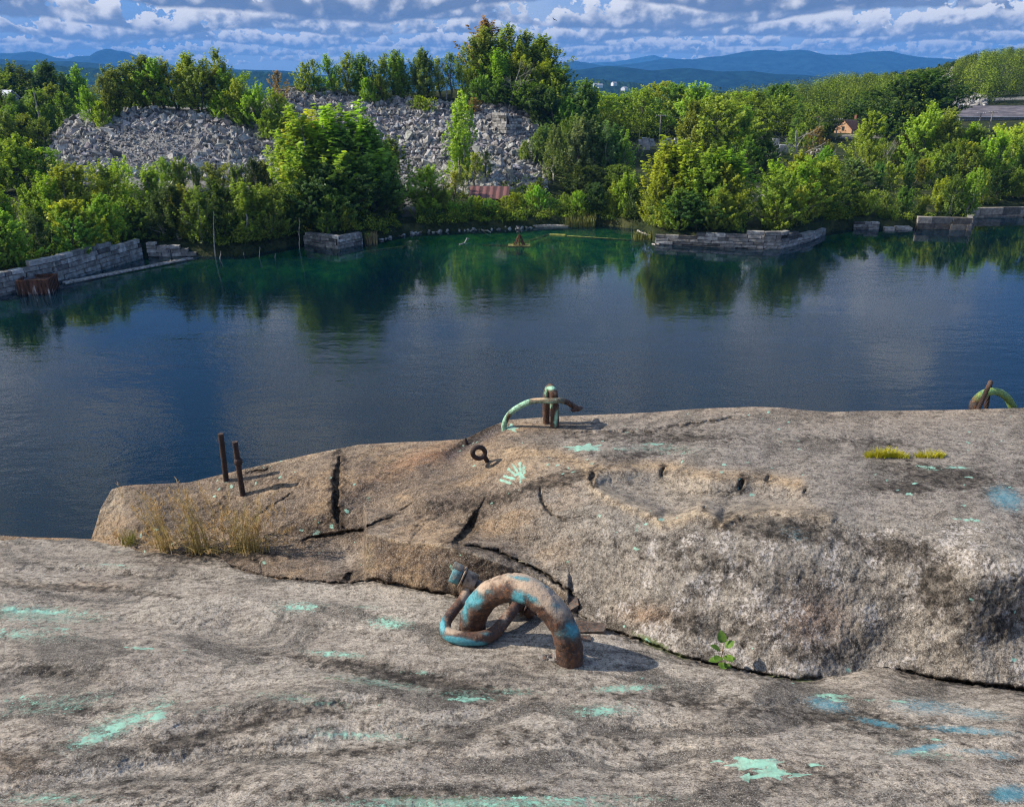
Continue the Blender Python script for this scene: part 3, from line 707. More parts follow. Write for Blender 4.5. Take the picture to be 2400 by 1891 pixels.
# heights of the ground for bearings across the view, at Y = 138 + KY (from the survey of the photograph)
PROF = {
 -700: [1.5, 3, 4, 5, 6, 7, 7, 8, 8, 9, 10, 10, 8, 0, -20],
 0:    [1.5, 3, 3.5, 4, 5.5, 6.5, 7, 8, 8.5, 9, 10, 10, 6, -4, -26],
 90:   [1.5, 2.6, 3, 6, 8.5, 8, 8, 8, 8.5, 9, 9, 9, 5, -6, -28],
 125:  [1.5, 2.5, 3.2, 8.6, 12.2, 11.5, 10, 9, 8.5, 9, 9, 8, 4, -6, -28],
 170:  [1.5, 2.5, 3.4, 9.6, 15.6, 15.2, 13, 10, 8.5, 9, 9, 8, 4, -7, -28],
 240:  [1.5, 2.5, 3.4, 9.8, 16.8, 17.2, 15, 11, 9, 9, 8, 7, 3, -8, -30],
 330:  [1.5, 2.5, 3.4, 9.6, 16.8, 17.4, 16, 12, 9, 8, 7, 6, 2, -9, -30],
 430:  [1.5, 2.5, 3.2, 9.0, 16.4, 17.2, 16, 13, 9, 7, 6, 5, 1, -10, -30],
 500:  [1.5, 2.5, 3.2, 8.0, 15.2, 16.6, 16, 13, 9, 7, 6, 4, 0, -10, -30],
 565:  [1.5, 2.5, 3.2, 6.6, 13.2, 17.6, 18.5, 15, 9, 7, 6, 4, 0, -10, -30],
 605:  [1.5, 2.5, 3.2, 5.6, 14.8, 20.6, 22.2, 18, 11, 7, 6, 4, 0, -10, -30],
 680:  [1.5, 2.5, 3.2, 5.4, 14.6, 20.4, 22.0, 19, 12, 7, 6, 4, 0, -10, -30],
 760:  [1.5, 2.5, 3.2, 5.2, 13.8, 18.8, 20.0, 19, 13, 7, 6, 4, 0, -10, -30],
 860:  [1.2, 2.2, 2.8, 4.4, 12.8, 18.2, 19.6, 19.5, 14, 8, 6, 4, 0, -10, -30],
 950:  [1.2, 2.2, 2.8, 5.0, 12.2, 17.6, 19.4, 20.5, 16, 9, 6, 4, 0, -10, -30],
 1050: [1.2, 2.2, 2.8, 6.6, 11.8, 17.4, 19.6, 21.0, 18, 10, 6, 4, 0, -10, -30],
 1135: [1.2, 2.2, 2.8, 6.0, 10.6, 16.6, 18.0, 19.0, 17, 10, 6, 4, 0, -10, -30],
 1200: [1.2, 2.2, 2.6, 4.0, 6.4, 9.5, 11, 12, 11, 8, 6, 4, 0, -12, -34],
 1300: [1.2, 2.2, 2.5, 3.2, 4.2, 5.2, 5.8, 6.4, 6.6, 6.6, 5.5, 3, -2, -14, -36],
 1500: [2.0, 2.4, 2.6, 3.2, 4.0, 4.6, 5.0, 5.6, 6.2, 7.0, 7.0, 5, 0, -10, -30],
 1700: [2.0, 2.4, 2.6, 3.2, 4.0, 4.8, 5.2, 6.0, 6.8, 8.0, 9.5, 10, 9, 4, -8],
 1900: [1.2, 2.2, 2.6, 3.4, 4.4, 5.4, 6.0, 7.0, 8.2, 10, 13.0, 17, 20, 22, 20],
 2060: [1.2, 2.2, 2.8, 3.8, 5.0, 6.0, 6.6, 7.6, 9.0, 11.5, 15.5, 20, 27, 32, 34],
 2168: [1.2, 2.2, 3.0, 4.2, 5.4, 6.2, 6.8, 7.8, 9.4, 12, 16.5, 22, 30, 36, 40],
 3200: [1.2, 2.2, 3.0, 4.2, 5.4, 6.2, 6.8, 7.8, 9.4, 12, 16.5, 22, 30, 38, 44],
}
PX_ = np.array(sorted(PROF)); PZ_ = np.array([PROF[k] for k in PX_], float)
_gx = np.arange(-700, 3201, 10.0)
_zz = np.stack([np.interp(_gx, PX_, PZ_[:, j]) for j in range(len(KY))], 1)
_zs = _zz.copy()
for _ in range(4): _zs[1:-1] = .25 * _zs[:-2] + .5 * _zs[1:-1] + .25 * _zs[2:]
_ky = np.concatenate([np.arange(0, 110, 2.0), np.geomspace(110, 700, 60)])
_zt = np.stack([np.interp(_ky, KY, r) for r in _zs])
for _ in range(3): _zt[:, 1:54] = .25 * _zt[:, :53] + .5 * _zt[:, 1:54] + .25 * _zt[:, 2:55]

def bearing(x, Y):
    """survey column of a ground point (its height hardly matters this far away)"""
    depth = Y * CP + np.interp(Y, [150, 180], [24, 11]) * SP
    return (x / depth * FPX + 1200) / K

def ground_z(x, Y):
    x = np.asarray(x, float); Y = np.asarray(Y, float)
    b = np.clip(bearing(x, Y), -700, 3200); sY = shore_Y(b)
    # the near strip follows the shore, farther land the plain distances
    k = np.where(Y < 168, (Y - sY) / np.maximum(168 - sY, 5) * 30, Y - 138)
    k = np.where(Y < sY, 0, k)
    fi = np.clip((b + 700) / 10, 0, len(_gx) - 1.001); i = fi.astype(int); fx = fi - i
    kk = np.clip(k, 0, 700)
    fj = np.interp(kk, _ky, np.arange(len(_ky))); j = np.minimum(fj.astype(int), len(_ky) - 2); fy = fj - j
    z = (_zt[i, j] * (1 - fx) * (1 - fy) + _zt[i + 1, j] * fx * (1 - fy) + _zt[i, j + 1] * (1 - fx) * fy + _zt[i + 1, j + 1] * fx * fy)
    rough = np.stack([x * .11, Y * .11, z * 0], -1)
    z = z + .45 * fbm(rough, 3) * sstep(0, 8, k)
    far = np.clip((Y - 838) / 3000, 0, 1)
    z = z * (1 - sstep(0, .5, far)) - 180 * sstep(0, .6, far)
    # under water: shallow shelves off the middle of the far shore, steep quarry walls elsewhere
    o = sY - Y
    shal = np.maximum(sstep(820, 960, b) * sstep(1400, 1360, b), .0)
    zs = -.5 - .05 * o - 14 * sstep(17 + 4 * np.sin(b * .02), 32, o)
    shal2 = sstep(430, 560, b) * sstep(860, 760, b)
    zs2 = -1.6 - .10 * o - 14 * sstep(7 + 3 * np.sin(b * .03), 17, o)
    zd = -1.2 - 14 * sstep(0, 6, o)
    zu = zd * (1 - shal) * (1 - shal2) + zs * shal + zs2 * shal2
    zu = zu - 6 * sstep(20, 60, o)
    return np.where(o > .6, zu, z + (-1.2 - z) * sstep(-.6, .6, o))

# ground sheet, dense in the frame
bx = np.concatenate([np.linspace(-1500, -750, 8), np.linspace(-700, -60, 60)[:-1], np.linspace(-60, 2230, 560), np.linspace(2230, 3200, 60)[1:], np.linspace(3300, 4200, 8)])
offs = np.concatenate([-np.array([140, 120, 100, 80, 65, 55, 48, 42, 38]), -np.arange(36, 0, -1.2), [0, .6], np.arange(1.2, 30.1, 1.2)])
Ya = shore_Y(np.clip(bx, -700, 3200))
rows = []
for o in offs: rows.append(np.where(o <= 0, np.maximum(Ya + o, 5.5 + (o + 140) * .02), Ya + (170 - Ya) * o / 30))
for Yr in np.concatenate([np.arange(171, 262, 1.3), np.geomspace(263, 838, 60), np.geomspace(880, 17400, 28)]): rows.append(np.full(len(bx), Yr))
YG = np.stack(rows)
XG = np.stack([(b * K - 1200) / FPX * (YG[:, i] * CP + np.interp(YG[:, i], [150, 180], [24, 11]) * SP) for i, b in enumerate(bx)], 1)
ZG = ground_z(XG, YG)
Vg = np.stack([XG, YG, ZG], -1)
gm_, nt, out = material('forest_floor')
co = worldco(nt); n_ = nt.noise(co, .35, 6, .62); n2_ = nt.noise(co, 2.5, 5, .6); n3_ = nt.noise(co, .06, 4, .6)
c_ = nt.mix(nt.ss(n2_, .35, .65), (.014, .022, .008), (.035, .045, .016))
c_ = nt.mix(nt.ss(n_, .5, .66), c_, (.065, .068, .026))
c_ = nt.mix(nt.ss(nt.attr('stony'), .3, .8), c_, nt.mix(n2_, (.15, .14, .13), (.30, .285, .265)))
sepz = nt.node('ShaderNodeSeparateXYZ'); nt.l.new(co, sepz.inputs[0])
alg = nt.mix(nt.ss(nt.noise(co, .5, 5, .6), .35, .7), (.03, .20, .05), (.20, .42, .05))
alg = nt.mix(nt.ss(sepz.outputs[2], -2.2, -6), alg, (.015, .07, .05))
c_ = nt.mix(nt.ss(sepz.outputs[2], -.35, -.6), c_, alg)
principled(nt, out, c_, .95, nt.bump(n2_, .8, .4), 0, .1)
me = mesh_np('ground', Vg.reshape(-1, 3), grid_faces(*Vg.shape[:2])[:, ::-1])
bG = bearing(XG, YG)
stony = np.zeros_like(XG)
slope1 = (ZG > 3.8) * (YG < 203) * (YG > 150)
stony = np.where(slope1 & (bG > 100) & (bG < 1150), 1.0, stony)
stony = np.maximum(stony, ((bG > 845) & (bG < 885) & (YG > 138) & (YG < 170)) * .6)
stony = np.maximum(stony, sstep(.45, .6, fbm(np.stack([XG * .04, YG * .04, ZG * 0 + 3], -1), 3)) * (YG > 200) * (bG > 1250) * .7)
attr_f(me, 'stony', stony.ravel())
tag(link('ground', me, gm_), 'wooded ground beyond the flooded quarry', 'ground', kind='structure')

# water: a closed body; its skin reflects by Fresnel and lets the drowned shelves show through
wm, nt, out = material('quarry_water')
co = worldco(nt)
fres = nt.node('ShaderNodeFresnel'); fres.inputs['IOR'].default_value = 1.333
w1 = nt.noise(nt.vm('MULTIPLY', co, (.75, 1.5, 1)), 1.1, 3, .6); w2 = nt.noise(nt.vm('MULTIPLY', co, (1, 1.8, 1)), .34, 2, .5); w3 = nt.noise(nt.vm('MULTIPLY', co, (.8, 1.6, 1)), 5.5, 2, .5)
calm = nt.ss(nt.noise(nt.vm('MULTIPLY', co, (.5, 1.2, 1)), .045, 3, .55), .36, .62, .25, 1.0)
hw = nt.m('MULTIPLY', nt.m('ADD', nt.m('MULTIPLY', w1, .058), nt.m('ADD', nt.m('MULTIPLY', w2, .10), nt.m('MULTIPLY', w3, .012))), nt.m('MULTIPLY', calm, nt.ss(nt.node_sep(co, 1), 128, 62, .12, 1.0)))
bmp = nt.bump(hw, 1.0, .60)
nt.l.new(bmp, fres.inputs['Normal'])
gl = nt.node('ShaderNodeBsdfGlossy'); gl.inputs['Roughness'].default_value = .03; nt.l.new(bmp, gl.inputs['Normal'])
gl.inputs['Color'].default_value = (.92, .96, 1, 1)
tr = nt.node('ShaderNodeBsdfTransparent'); tr.inputs['Color'].default_value = (.80, .93, .92, 1)
df = nt.node('ShaderNodeBsdfDiffuse'); df.inputs['Color'].default_value = (.0012, .0065, .012, 1)
body = nt.node('ShaderNodeAddShader'); nt.l.new(tr.outputs[0], body.inputs[0]); nt.l.new(df.outputs[0], body.inputs[1])
mx = nt.node('ShaderNodeMixShader'); nt.l.new(fres.outputs[0], mx.inputs[0]); nt.l.new(body.outputs[0], mx.inputs[1]); nt.l.new(gl.outputs[0], mx.inputs[2])
nt.l.new(mx.outputs[0], out.inputs[0])
ab = nt.node('ShaderNodeVolumeAbsorption'); ab.inputs['Color'].default_value = (.05, .72, .62, 1); ab.inputs['Density'].default_value = .10
nt.l.new(ab.outputs[0], out.inputs['Volume'])
wb = MB(); wb.box((20, 96, -13.5), (560, 187, 27))
w_ = wb.build('water', wm, smooth=False); tag(w_, 'deep blue green water filling the old quarry', 'water', kind='structure')

# mountains: ridge after ridge
def ridge(name, pts, Y, base, depth, col, label, rough=.035, wood=0):
    P = np.array(pts, float); xd = np.linspace(P[0, 0], P[-1, 0], 420)
    yd = np.interp(xd, P[:, 0], P[:, 1])
    ker = np.exp(-(np.arange(-6, 7) / 1.1) ** 2); ker /= ker.sum(); yd = np.convolve(np.pad(yd, 6, mode='edge'), ker, 'valid')
    crest = at_Y(xd, yd, Y)
    rows = []; nr_ = 46
    for q in np.linspace(-1, 1, nr_):
        yy = Y + q * depth * (1.0 if q > 0 else .8)
        hfac = (1 - abs(q)) ** 1.25
        z = base + (crest[:, 2] - base) * hfac
        p = np.stack([crest[:, 0] * (1 + 0 * q), np.full(len(xd), yy), z], -1)
        amp = (crest[:, 2] - base) * rough * (1 - (1 - abs(q)) ** 6)
        p[:, 2] += amp * 6 * fbm(np.stack([p[:, 0] / depth * 3.5, p[:, 1] / depth * 3.5, p[:, 0] * 0], -1), 4)
        if wood: p[:, 2] += wood * fbm(np.stack([p[:, 0] / 14, p[:, 1] / 14, p[:, 0] * 0], -1), 3)
        rows.append(p)
    V_ = np.stack(rows)
    m, nt, out = material(name + '_woods'); co = worldco(nt)
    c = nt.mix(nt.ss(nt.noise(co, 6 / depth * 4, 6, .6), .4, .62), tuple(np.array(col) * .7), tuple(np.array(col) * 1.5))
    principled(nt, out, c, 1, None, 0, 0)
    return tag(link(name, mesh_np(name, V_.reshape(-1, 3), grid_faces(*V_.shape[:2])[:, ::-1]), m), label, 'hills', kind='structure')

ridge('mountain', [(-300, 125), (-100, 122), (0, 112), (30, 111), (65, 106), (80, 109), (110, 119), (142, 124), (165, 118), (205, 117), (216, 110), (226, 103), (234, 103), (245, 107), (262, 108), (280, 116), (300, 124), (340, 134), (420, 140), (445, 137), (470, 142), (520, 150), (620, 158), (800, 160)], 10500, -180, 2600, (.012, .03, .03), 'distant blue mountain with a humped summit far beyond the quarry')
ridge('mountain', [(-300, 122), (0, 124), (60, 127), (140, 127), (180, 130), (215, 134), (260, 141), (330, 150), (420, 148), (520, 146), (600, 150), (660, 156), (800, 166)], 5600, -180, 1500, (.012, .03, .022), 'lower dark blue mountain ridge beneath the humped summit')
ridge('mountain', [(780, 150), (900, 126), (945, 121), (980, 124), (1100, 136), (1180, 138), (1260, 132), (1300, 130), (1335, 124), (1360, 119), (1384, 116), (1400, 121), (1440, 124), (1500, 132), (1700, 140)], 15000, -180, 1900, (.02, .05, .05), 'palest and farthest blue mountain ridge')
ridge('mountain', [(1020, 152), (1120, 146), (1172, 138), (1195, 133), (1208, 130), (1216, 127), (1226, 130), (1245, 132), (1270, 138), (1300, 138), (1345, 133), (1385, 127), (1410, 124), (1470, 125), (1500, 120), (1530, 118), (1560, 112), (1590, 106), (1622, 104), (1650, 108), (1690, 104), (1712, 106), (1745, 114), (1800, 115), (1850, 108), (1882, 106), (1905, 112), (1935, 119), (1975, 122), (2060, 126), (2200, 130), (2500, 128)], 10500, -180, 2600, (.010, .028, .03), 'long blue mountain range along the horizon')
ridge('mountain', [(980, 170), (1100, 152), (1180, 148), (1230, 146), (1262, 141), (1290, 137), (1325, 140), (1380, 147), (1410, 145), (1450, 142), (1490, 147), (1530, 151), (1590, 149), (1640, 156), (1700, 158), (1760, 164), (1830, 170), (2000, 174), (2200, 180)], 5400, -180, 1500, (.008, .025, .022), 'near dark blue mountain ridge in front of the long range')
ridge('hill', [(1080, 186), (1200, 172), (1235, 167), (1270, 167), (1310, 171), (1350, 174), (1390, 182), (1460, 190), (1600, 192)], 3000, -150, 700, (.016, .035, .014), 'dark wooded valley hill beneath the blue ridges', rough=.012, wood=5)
ridge('hill', [(-300, 136), (0, 133), (120, 136), (250, 146), (420, 152), (540, 150), (640, 156), (760, 172), (900, 176)], 3300, -150, 800, (.014, .034, .018), 'dark wooded hill low behind the quarry trees', rough=.012, wood=5)

# the air between here and the mountains
hm, nt, out = material('haze')
pv = nt.node('ShaderNodeVolumePrincipled'); pv.inputs['Color'].default_value = (.10, .36, .88, 1); pv.inputs["Density"].default_value = 8.0e-5; pv.inputs['Anisotropy'].default_value = 0
nt.l.new(pv.outputs[0], out.inputs['Volume'])
hb = MB(); hb.box((0, 8000, 135), (36000, 19000, 690)); h_ = hb.build('haze', hm, smooth=False)
tag(h_, 'blue haze in the air over the valley', 'haze', kind='stuff')
# ------------------------------------------------------------------ trees
def leaf_mat(name, transl=.46):
    m, nt, out = material(name)
    oi = nt.node('ShaderNodeObjectInfo')
    lv = nt.attr('lv')
    base = oi.outputs['Color']
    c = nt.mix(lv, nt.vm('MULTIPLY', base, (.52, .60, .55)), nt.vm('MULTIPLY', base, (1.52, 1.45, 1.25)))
    d = nt.node('ShaderNodeBsdfDiffuse'); t = nt.node('ShaderNodeBsdfTranslucent'); g = nt.node('ShaderNodeBsdfGlossy')
    nt.put(d.inputs['Color'], c); nt.put(t.inputs['Color'], nt.vm('MULTIPLY', c, (1.3, 1.3, .6)))
    g.inputs['Roughness'].default_value = .45; g.inputs['Color'].default_value = (.8, .85, .9, 1)
    a = nt.node('ShaderNodeMixShader'); a.inputs[0].default_value = transl
    nt.l.new(d.outputs[0], a.inputs[1]); nt.l.new(t.outputs[0], a.inputs[2])
    b = nt.node('ShaderNodeMixShader'); b.inputs[0].default_value = .018
    nt.l.new(a.outputs[0], b.inputs[1]); nt.l.new(g.outputs[0], b.inputs[2])
    nt.l.new(b.outputs[0], out.inputs[0])
    return m
M_leaf = leaf_mat('foliage')
M_bark = simple_mat('grey_bark', (.06, .05, .04), (.16, .14, .115), 5)
M_birch = simple_mat('pale_birch_bark', (.22, .20, .17), (.50, .47, .42), 4)
M_dead = simple_mat('bleached_dead_wood', (.24, .21, .18), (.46, .42, .37), 4)

def quads(c, n, size, r, aspect=.62):
    """leaf sized quads at centres c facing n"""
    m = len(c); n = n / (np.linalg.norm(n, axis=1)[:, None] + 1e-9)
    a = r.normal(size=(m, 3)); u = np.cross(n, a); u /= np.linalg.norm(u, axis=1)[:, None] + 1e-9
    v = np.cross(n, u); s = np.broadcast_to(np.asarray(size, float), (m,))[:, None] * .5
    u = u * s; v = v * s * aspect
    V = np.stack([c - u, c - v + u * .1, c + u, c + v + u * .1], 1).reshape(-1, 3)
    return V, np.arange(m * 4).reshape(m, 4)

def crown_points(kind, seed):
    """clusters of sprays that make up the crown of a tree 10 m high: positions, spray directions and sizes"""
    r = np.random.default_rng(seed)
    K_ = dict(leafy=(3.3, .10, 175, .56), tall=(1.75, .10, 128, .92), round=(3.4, .16, 210, .35), sparse=(2.3, .25, 80, .7), shrub=(4.6, .0, 170, .5), weep=(2.3, .10, 170, .7))[kind]
    rad, h0, n, upb = K_
    stems = 1 if kind in ('round', 'sparse') else int(r.integers(2, 4))
    sx = r.normal(0, rad * .28, (stems, 2)); sh = r.uniform(.78, 1.0, stems); sh[0] = 1.0
    ph = r.uniform(0, 6.28, 6); am = r.uniform(.1, .3, 6)
    C, Dv = [], []
    while len(C) < n:
        k = r.integers(0, stems); h = h0 + (1 - h0) * r.random() ** .85
        f = (h - h0) / (1 - h0)
        if kind == 'tall': prof = (.35 + 1.0 * f) * np.sqrt(max(1 - f, 0)) * 1.15 + .05
        elif kind == 'shrub': prof = np.sqrt(max(1 - f * f, 0))
        elif kind == 'round': prof = np.sin(np.pi * min(1, .12 + .86 * f)) ** .6
        else: prof = np.sin(np.pi * min(1, .18 + .80 * f)) ** .7 * (1 - .25 * f)
        th = r.uniform(0, 6.28)
        lump = 1 + sum(am[q] * np.sin((q + 1) * th + ph[q] + 7 * h) for q in range(6))
        rr = rad * prof * lump * r.random() ** .34 * (.75 if stems > 1 else 1)
        if kind in ('leafy', 'sparse') and np.sin(3 * th + 9 * h + ph[0]) > .72 and rr > rad * .4: continue
        lean = sx[k] * (.3 + .9 * h)
        p = np.array([lean[0] + rr * np.cos(th), lean[1] + rr * np.sin(th), 10 * h * sh[k]])
        d = np.array([np.cos(th) * (1 - upb) * (rr / rad + .2), np.sin(th) * (1 - upb) * (rr / rad + .2), upb + .15]) + r.normal(0, .12, 3)
        C.append(p); Dv.append(d / np.linalg.norm(d))
    return np.array(C), np.array(Dv), stems, sx, sh, rad

def tree_meshes(kind, seed, per=40, leaf=.30):
    r = np.random.default_rng(seed + 100)
    C, Dv, stems, sx, sh, rad = crown_points(kind, seed)
    n = len(C); L = r.uniform(.55, 1.25, n) * dict(tall=1.6, weep=1.45, leafy=1.15).get(kind, .95); wd = r.uniform(.22, .42, n) * dict(tall=.72, weep=.75, leafy=.9).get(kind, 1.0)
    per = per + (6 if kind == 'tall' else 0)
    ci = np.repeat(np.arange(n), per); m = len(ci)
    t = r.uniform(-.6, 1, m); off = r.normal(0, 1, (m, 3)); off /= np.linalg.norm(off, axis=1)[:, None]; off *= r.random(m)[:, None] ** .5
    P = C[ci] + Dv[ci] * (t * L[ci])[:, None] + off * (wd[ci] * (1 - .55 * np.clip(t, 0, 1)))[:, None]
    if kind == 'weep': P[:, 2] -= .15 * r.random(m)
    cen = np.array([0, 0, 5.0]); outw = (P - cen) * np.array([1, 1, .5]); outw /= np.linalg.norm(outw, axis=1)[:, None] + 1e-6
    N = r.normal(0, 1, (m, 3)) * .75 + outw * .75 + np.array([0, 0, .7])
    V, F = quads(P, N, leaf * r.uniform(.7, 1.35, m), r)
    me = mesh_np('leaves_' + kind, V, F, smooth=False)
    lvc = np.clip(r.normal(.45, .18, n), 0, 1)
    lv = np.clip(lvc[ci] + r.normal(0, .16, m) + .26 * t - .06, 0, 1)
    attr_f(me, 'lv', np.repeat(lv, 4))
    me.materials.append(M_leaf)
    # trunk and limbs
    tb = MB()
    for k in range(stems):
        hh = np.linspace(0, .92 * sh[k], 9)
        pts = np.stack([sx[k, 0] * (.05 + .25 * min(1, 1)) * 0 + sx[k, 0] * (.3 + .9 * hh) * np.minimum(1, hh * 4 + .12), sx[k, 1] * (.3 + .9 * hh) * np.minimum(1, hh * 4 + .12), 10 * hh - .3 * (hh == 0)], -1)
        pts[1:-1, :2] += r.normal(0, .07, (7, 2))
        tb.tube(pts, np.linspace(.15 if stems > 1 else .20, .018, 9), 6)
    pick = r.choice(n, min(26, n), replace=False)
    for q in pick:
        k = int(np.argmin([np.hypot(*(C[q, :2] - sx[k] * (.3 + .9 * C[q, 2] / 10))) for k in range(stems)]))
        z0 = max(.8, C[q, 2] - np.hypot(*(C[q, :2] - sx[k])) * .9 - .3); a = np.array([*(sx[k] * (.3 + .09 * z0) * min(1, z0 * .4 + .12)), z0])
        if C[q, 2] < z0: continue
        mid = (a + C[q]) / 2 + np.array([0, 0, -.12])
        tb.tube(np.array([a, mid, C[q], C[q] + Dv[q] * .5]), [.06, .04, .022, .01], 4, caps=False)
    tme = tb.mesh('trunk_' + kind)
    return me, tme

def conifer_meshes(seed, droop=.35, wid=2.4, nwh=26):
    r = np.random.default_rng(seed); Ps, Ns, lv = [], [], []
    tb = MB(); tb.tube([[0, 0, -.3], [0, 0, 5], [0, 0, 10]], [.2, .12, .01], 6)
    for i in range(nwh):
        h = .9 + (9.0) * (i / nwh) ** .95; R_ = wid * (1 - h / 10.2) ** .85 + .08
        for b in range(int(7 - 3 * i / nwh)):
            th = r.uniform(0, 6.28); L = R_ * r.uniform(.75, 1.15)
            k = int(14 + 34 * L); t = r.random(k) ** .7
            x_ = t * L; z_ = h - droop * x_ * (.6 + .6 * t) + .25 * t * t * L
            lat = r.normal(0, .13, k) * (1 + L * .5 * (1 - t)); p = np.stack([x_ * np.cos(th) - lat * np.sin(th), x_ * np.sin(th) + lat * np.cos(th), z_ + r.normal(0, .06, k)], -1)
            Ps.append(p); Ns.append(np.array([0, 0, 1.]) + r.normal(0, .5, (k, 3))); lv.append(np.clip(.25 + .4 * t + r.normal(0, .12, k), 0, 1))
            tb.tube(np.array([[0, 0, h], [L * .5 * np.cos(th), L * .5 * np.sin(th), h - droop * L * .4], [L * np.cos(th), L * np.sin(th), h - droop * L + .15 * L]]), [.035, .02, .008], 4, caps=False)
    P = np.concatenate(Ps); N = np.concatenate(Ns); V, F = quads(P, N, .30, r, .4)
    me = mesh_np('needles', V, F, False); attr_f(me, 'lv', np.repeat(np.concatenate(lv), 4)); me.materials.append(M_leaf)
    return me, tb.mesh('trunk_conifer')

def dead_mesh(seed, spread=.5, twigs=3, H=10.0):
    r = np.random.default_rng(seed); tb = MB()
    def grow(p, d, L, rad, lev):
        n = 5; pts = [p]; dd = d.copy()
        for i in range(n):
            dd = dd + r.normal(0, .09, 3) + np.array([0, 0, .04]); dd /= np.linalg.norm(dd); pts.append(pts[-1] + dd * L / n)
        tb.tube(np.array(pts), np.linspace(rad, rad * .45 if lev else rad * .35, n + 1), 5 if lev < 2 else 4, caps=False)
        if lev >= twigs: return
        for q in range(5 if lev == 0 else 4):
            f = r.uniform(.35, 1.0); i = min(n, int(f * n)); a = r.uniform(0, 6.28)
            side = np.cross(dd, [math.cos(a), math.sin(a), .2]); side /= np.linalg.norm(side)
            grow(pts[i], dd * (1 - spread) + side * spread, L * r.uniform(.38, .55), rad * (1 - .5 * f) * .55, lev + 1)
    grow(np.array([0, 0, -.2]), np.array([0, 0, 1.]), H * .72, .15, 0)
    return tb.mesh('dead_branches')

LIB = {}
for kind, ns, per, lf in (('leafy', 5, 36, .28), ('tall', 5, 36, .26), ('round', 3, 40, .31), ('sparse', 3, 30, .27), ('shrub', 3, 38, .37), ('weep', 2, 36, .26)):
    LIB[kind] = [tree_meshes(kind, 11 * i + len(kind) * 7, per, lf) for i in range(ns)]
LIB['spruce'] = [conifer_meshes(5, .40, 2.6), conifer_meshes(6, .30, 2.2)]
LIB['pine'] = [conifer_meshes(9, -.28, 2.6, 13)]
DEADLIB = [dead_mesh(3, .5), dead_mesh(8, .62), dead_mesh(15, .42)]
MEAN_W = dict(leafy=6.2, tall=3.8, round=6.6, sparse=4.6, shrub=8.5, weep=4.8, spruce=4.6, pine=4.5)

GREEN = {'yellow-green': (0.337, 0.468, 0.054), 'fresh green': (0.306, 0.414, 0.048), 'mid green': (0.203, 0.291, 0.044), 'dark green': (0.081, 0.138, 0.029), 'olive': (0.244, 0.306, 0.048), 'blue-green': (0.183, 0.278, 0.084), 'golden': (0.513, 0.543, 0.054), 'brownish': (0.326, 0.231, 0.081)}
ORD = ['zeroth', 'first', 'second', 'third', 'fourth', 'fifth', 'sixth', 'seventh', 'eighth', 'ninth', 'tenth', 'eleventh', 'twelfth', 'thirteenth', 'fourteenth', 'fifteenth', 'sixteenth', 'seventeenth', 'eighteenth', 'nineteenth', 'twentieth'] + ['twenty-' + w for w in ('first', 'second', 'third', 'fourth', 'fifth', 'sixth', 'seventh', 'eighth', 'ninth')] + ['thirtieth']
SHAPE = dict(leafy='bushy', tall='slender', round='broad', sparse='thin', shrub='low bushy', weep='feathery', spruce='spruce', pine='pine')
tr = random.Random(21)
_used = {}
def plant(kind, xd, Y, top, color, name=None, tilt=0.0, variant=None, wide=1.0, birch=False):
    """one tree whose top reaches the surveyed height"""
    if Y <= 156 and 620 < xd < 1820:                       # stands on the very brink
        y0 = 140.5 if xd < 845 else 146.0 if xd < 1200 else 144 if xd < 1385 else 138.5
        Y = float(shore_Y(xd)) + 2.2 + max(0, Y - y0) * .9
    x = float(x_at(xd, Y, 10)); z = float(ground_z(x, Y)); x = float(x_at(xd, Y, z + 3)); z = float(ground_z(x, Y))
    zt = float(at_Y(xd, top, Y)[2]); h = max(1.2, zt - z)
    lib = LIB[kind]; i = tr.randrange(len(lib)) if variant is None else variant
    cm, tm = lib[i]
    nm = name or {'spruce': 'spruce_tree', 'pine': 'pine_tree', 'shrub': 'shrub', 'tall': 'birch_tree'}.get(kind, 'leafy_tree')
    root = bpy.data.objects.new(nm, None); COL.objects.link(root); root.empty_display_size = .5
    root.location = (x, Y, z - .1); root.rotation_euler = (tr.uniform(-.04, .04), tilt + tr.uniform(-.04, .04), tr.uniform(0, 6.28))
    s = h / 10.35; w = s * wide * tr.uniform(1.35, 1.75) * (1.18 if Y < 153 else 1.0) * {'tall': 1.2, 'spruce': .8, 'pine': .8, 'shrub': .85, 'sparse': .95}.get(kind, 1.0)
    if h < 7: w = max(w, s * 1.7)
    root.scale = (w, w, s)
    c = bpy.data.objects.new('crown', cm); COL.objects.link(c); c.parent = root
    col = np.array(GREEN[color]) * np.array([tr.uniform(.82, 1.2), tr.uniform(.88, 1.12), tr.uniform(.8, 1.2)])
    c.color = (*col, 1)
    t = bpy.data.objects.new('trunk', tm); COL.objects.link(t); t.parent = root
    if len(tm.materials) == 0: tm.materials.append(M_birch if kind in ('tall', 'weep') else M_bark)
    root['_x'] = xd; root['_c'] = color; root['_k'] = kind
    return root

def row(where, group, items):
    """items: (kind, xd, Y, top, colour[, extra]); labelled by look and by order along their row"""
    made = []
    for it in items:
        kw = it[5] if len(it) > 5 else {}
        made.append((it[1], plant(*it[:5], **kw)))
    made.sort(key=lambda p: p[0])
    for i, (xd, o) in enumerate(made):
        o['label'] = f"{o['_c']} {SHAPE[o['_k']]} {'shrub' if o['_k'] == 'shrub' else 'tree'}, {ORD[i + 1]} from left {where}".replace('spruce tree', 'spruce').replace('bushy shrub', 'shrub')
        o['category'] = 'shrub' if o['_k'] == 'shrub' else 'tree'; o['group'] = group
        for k in ('_x', '_c', '_k'): del o[k]

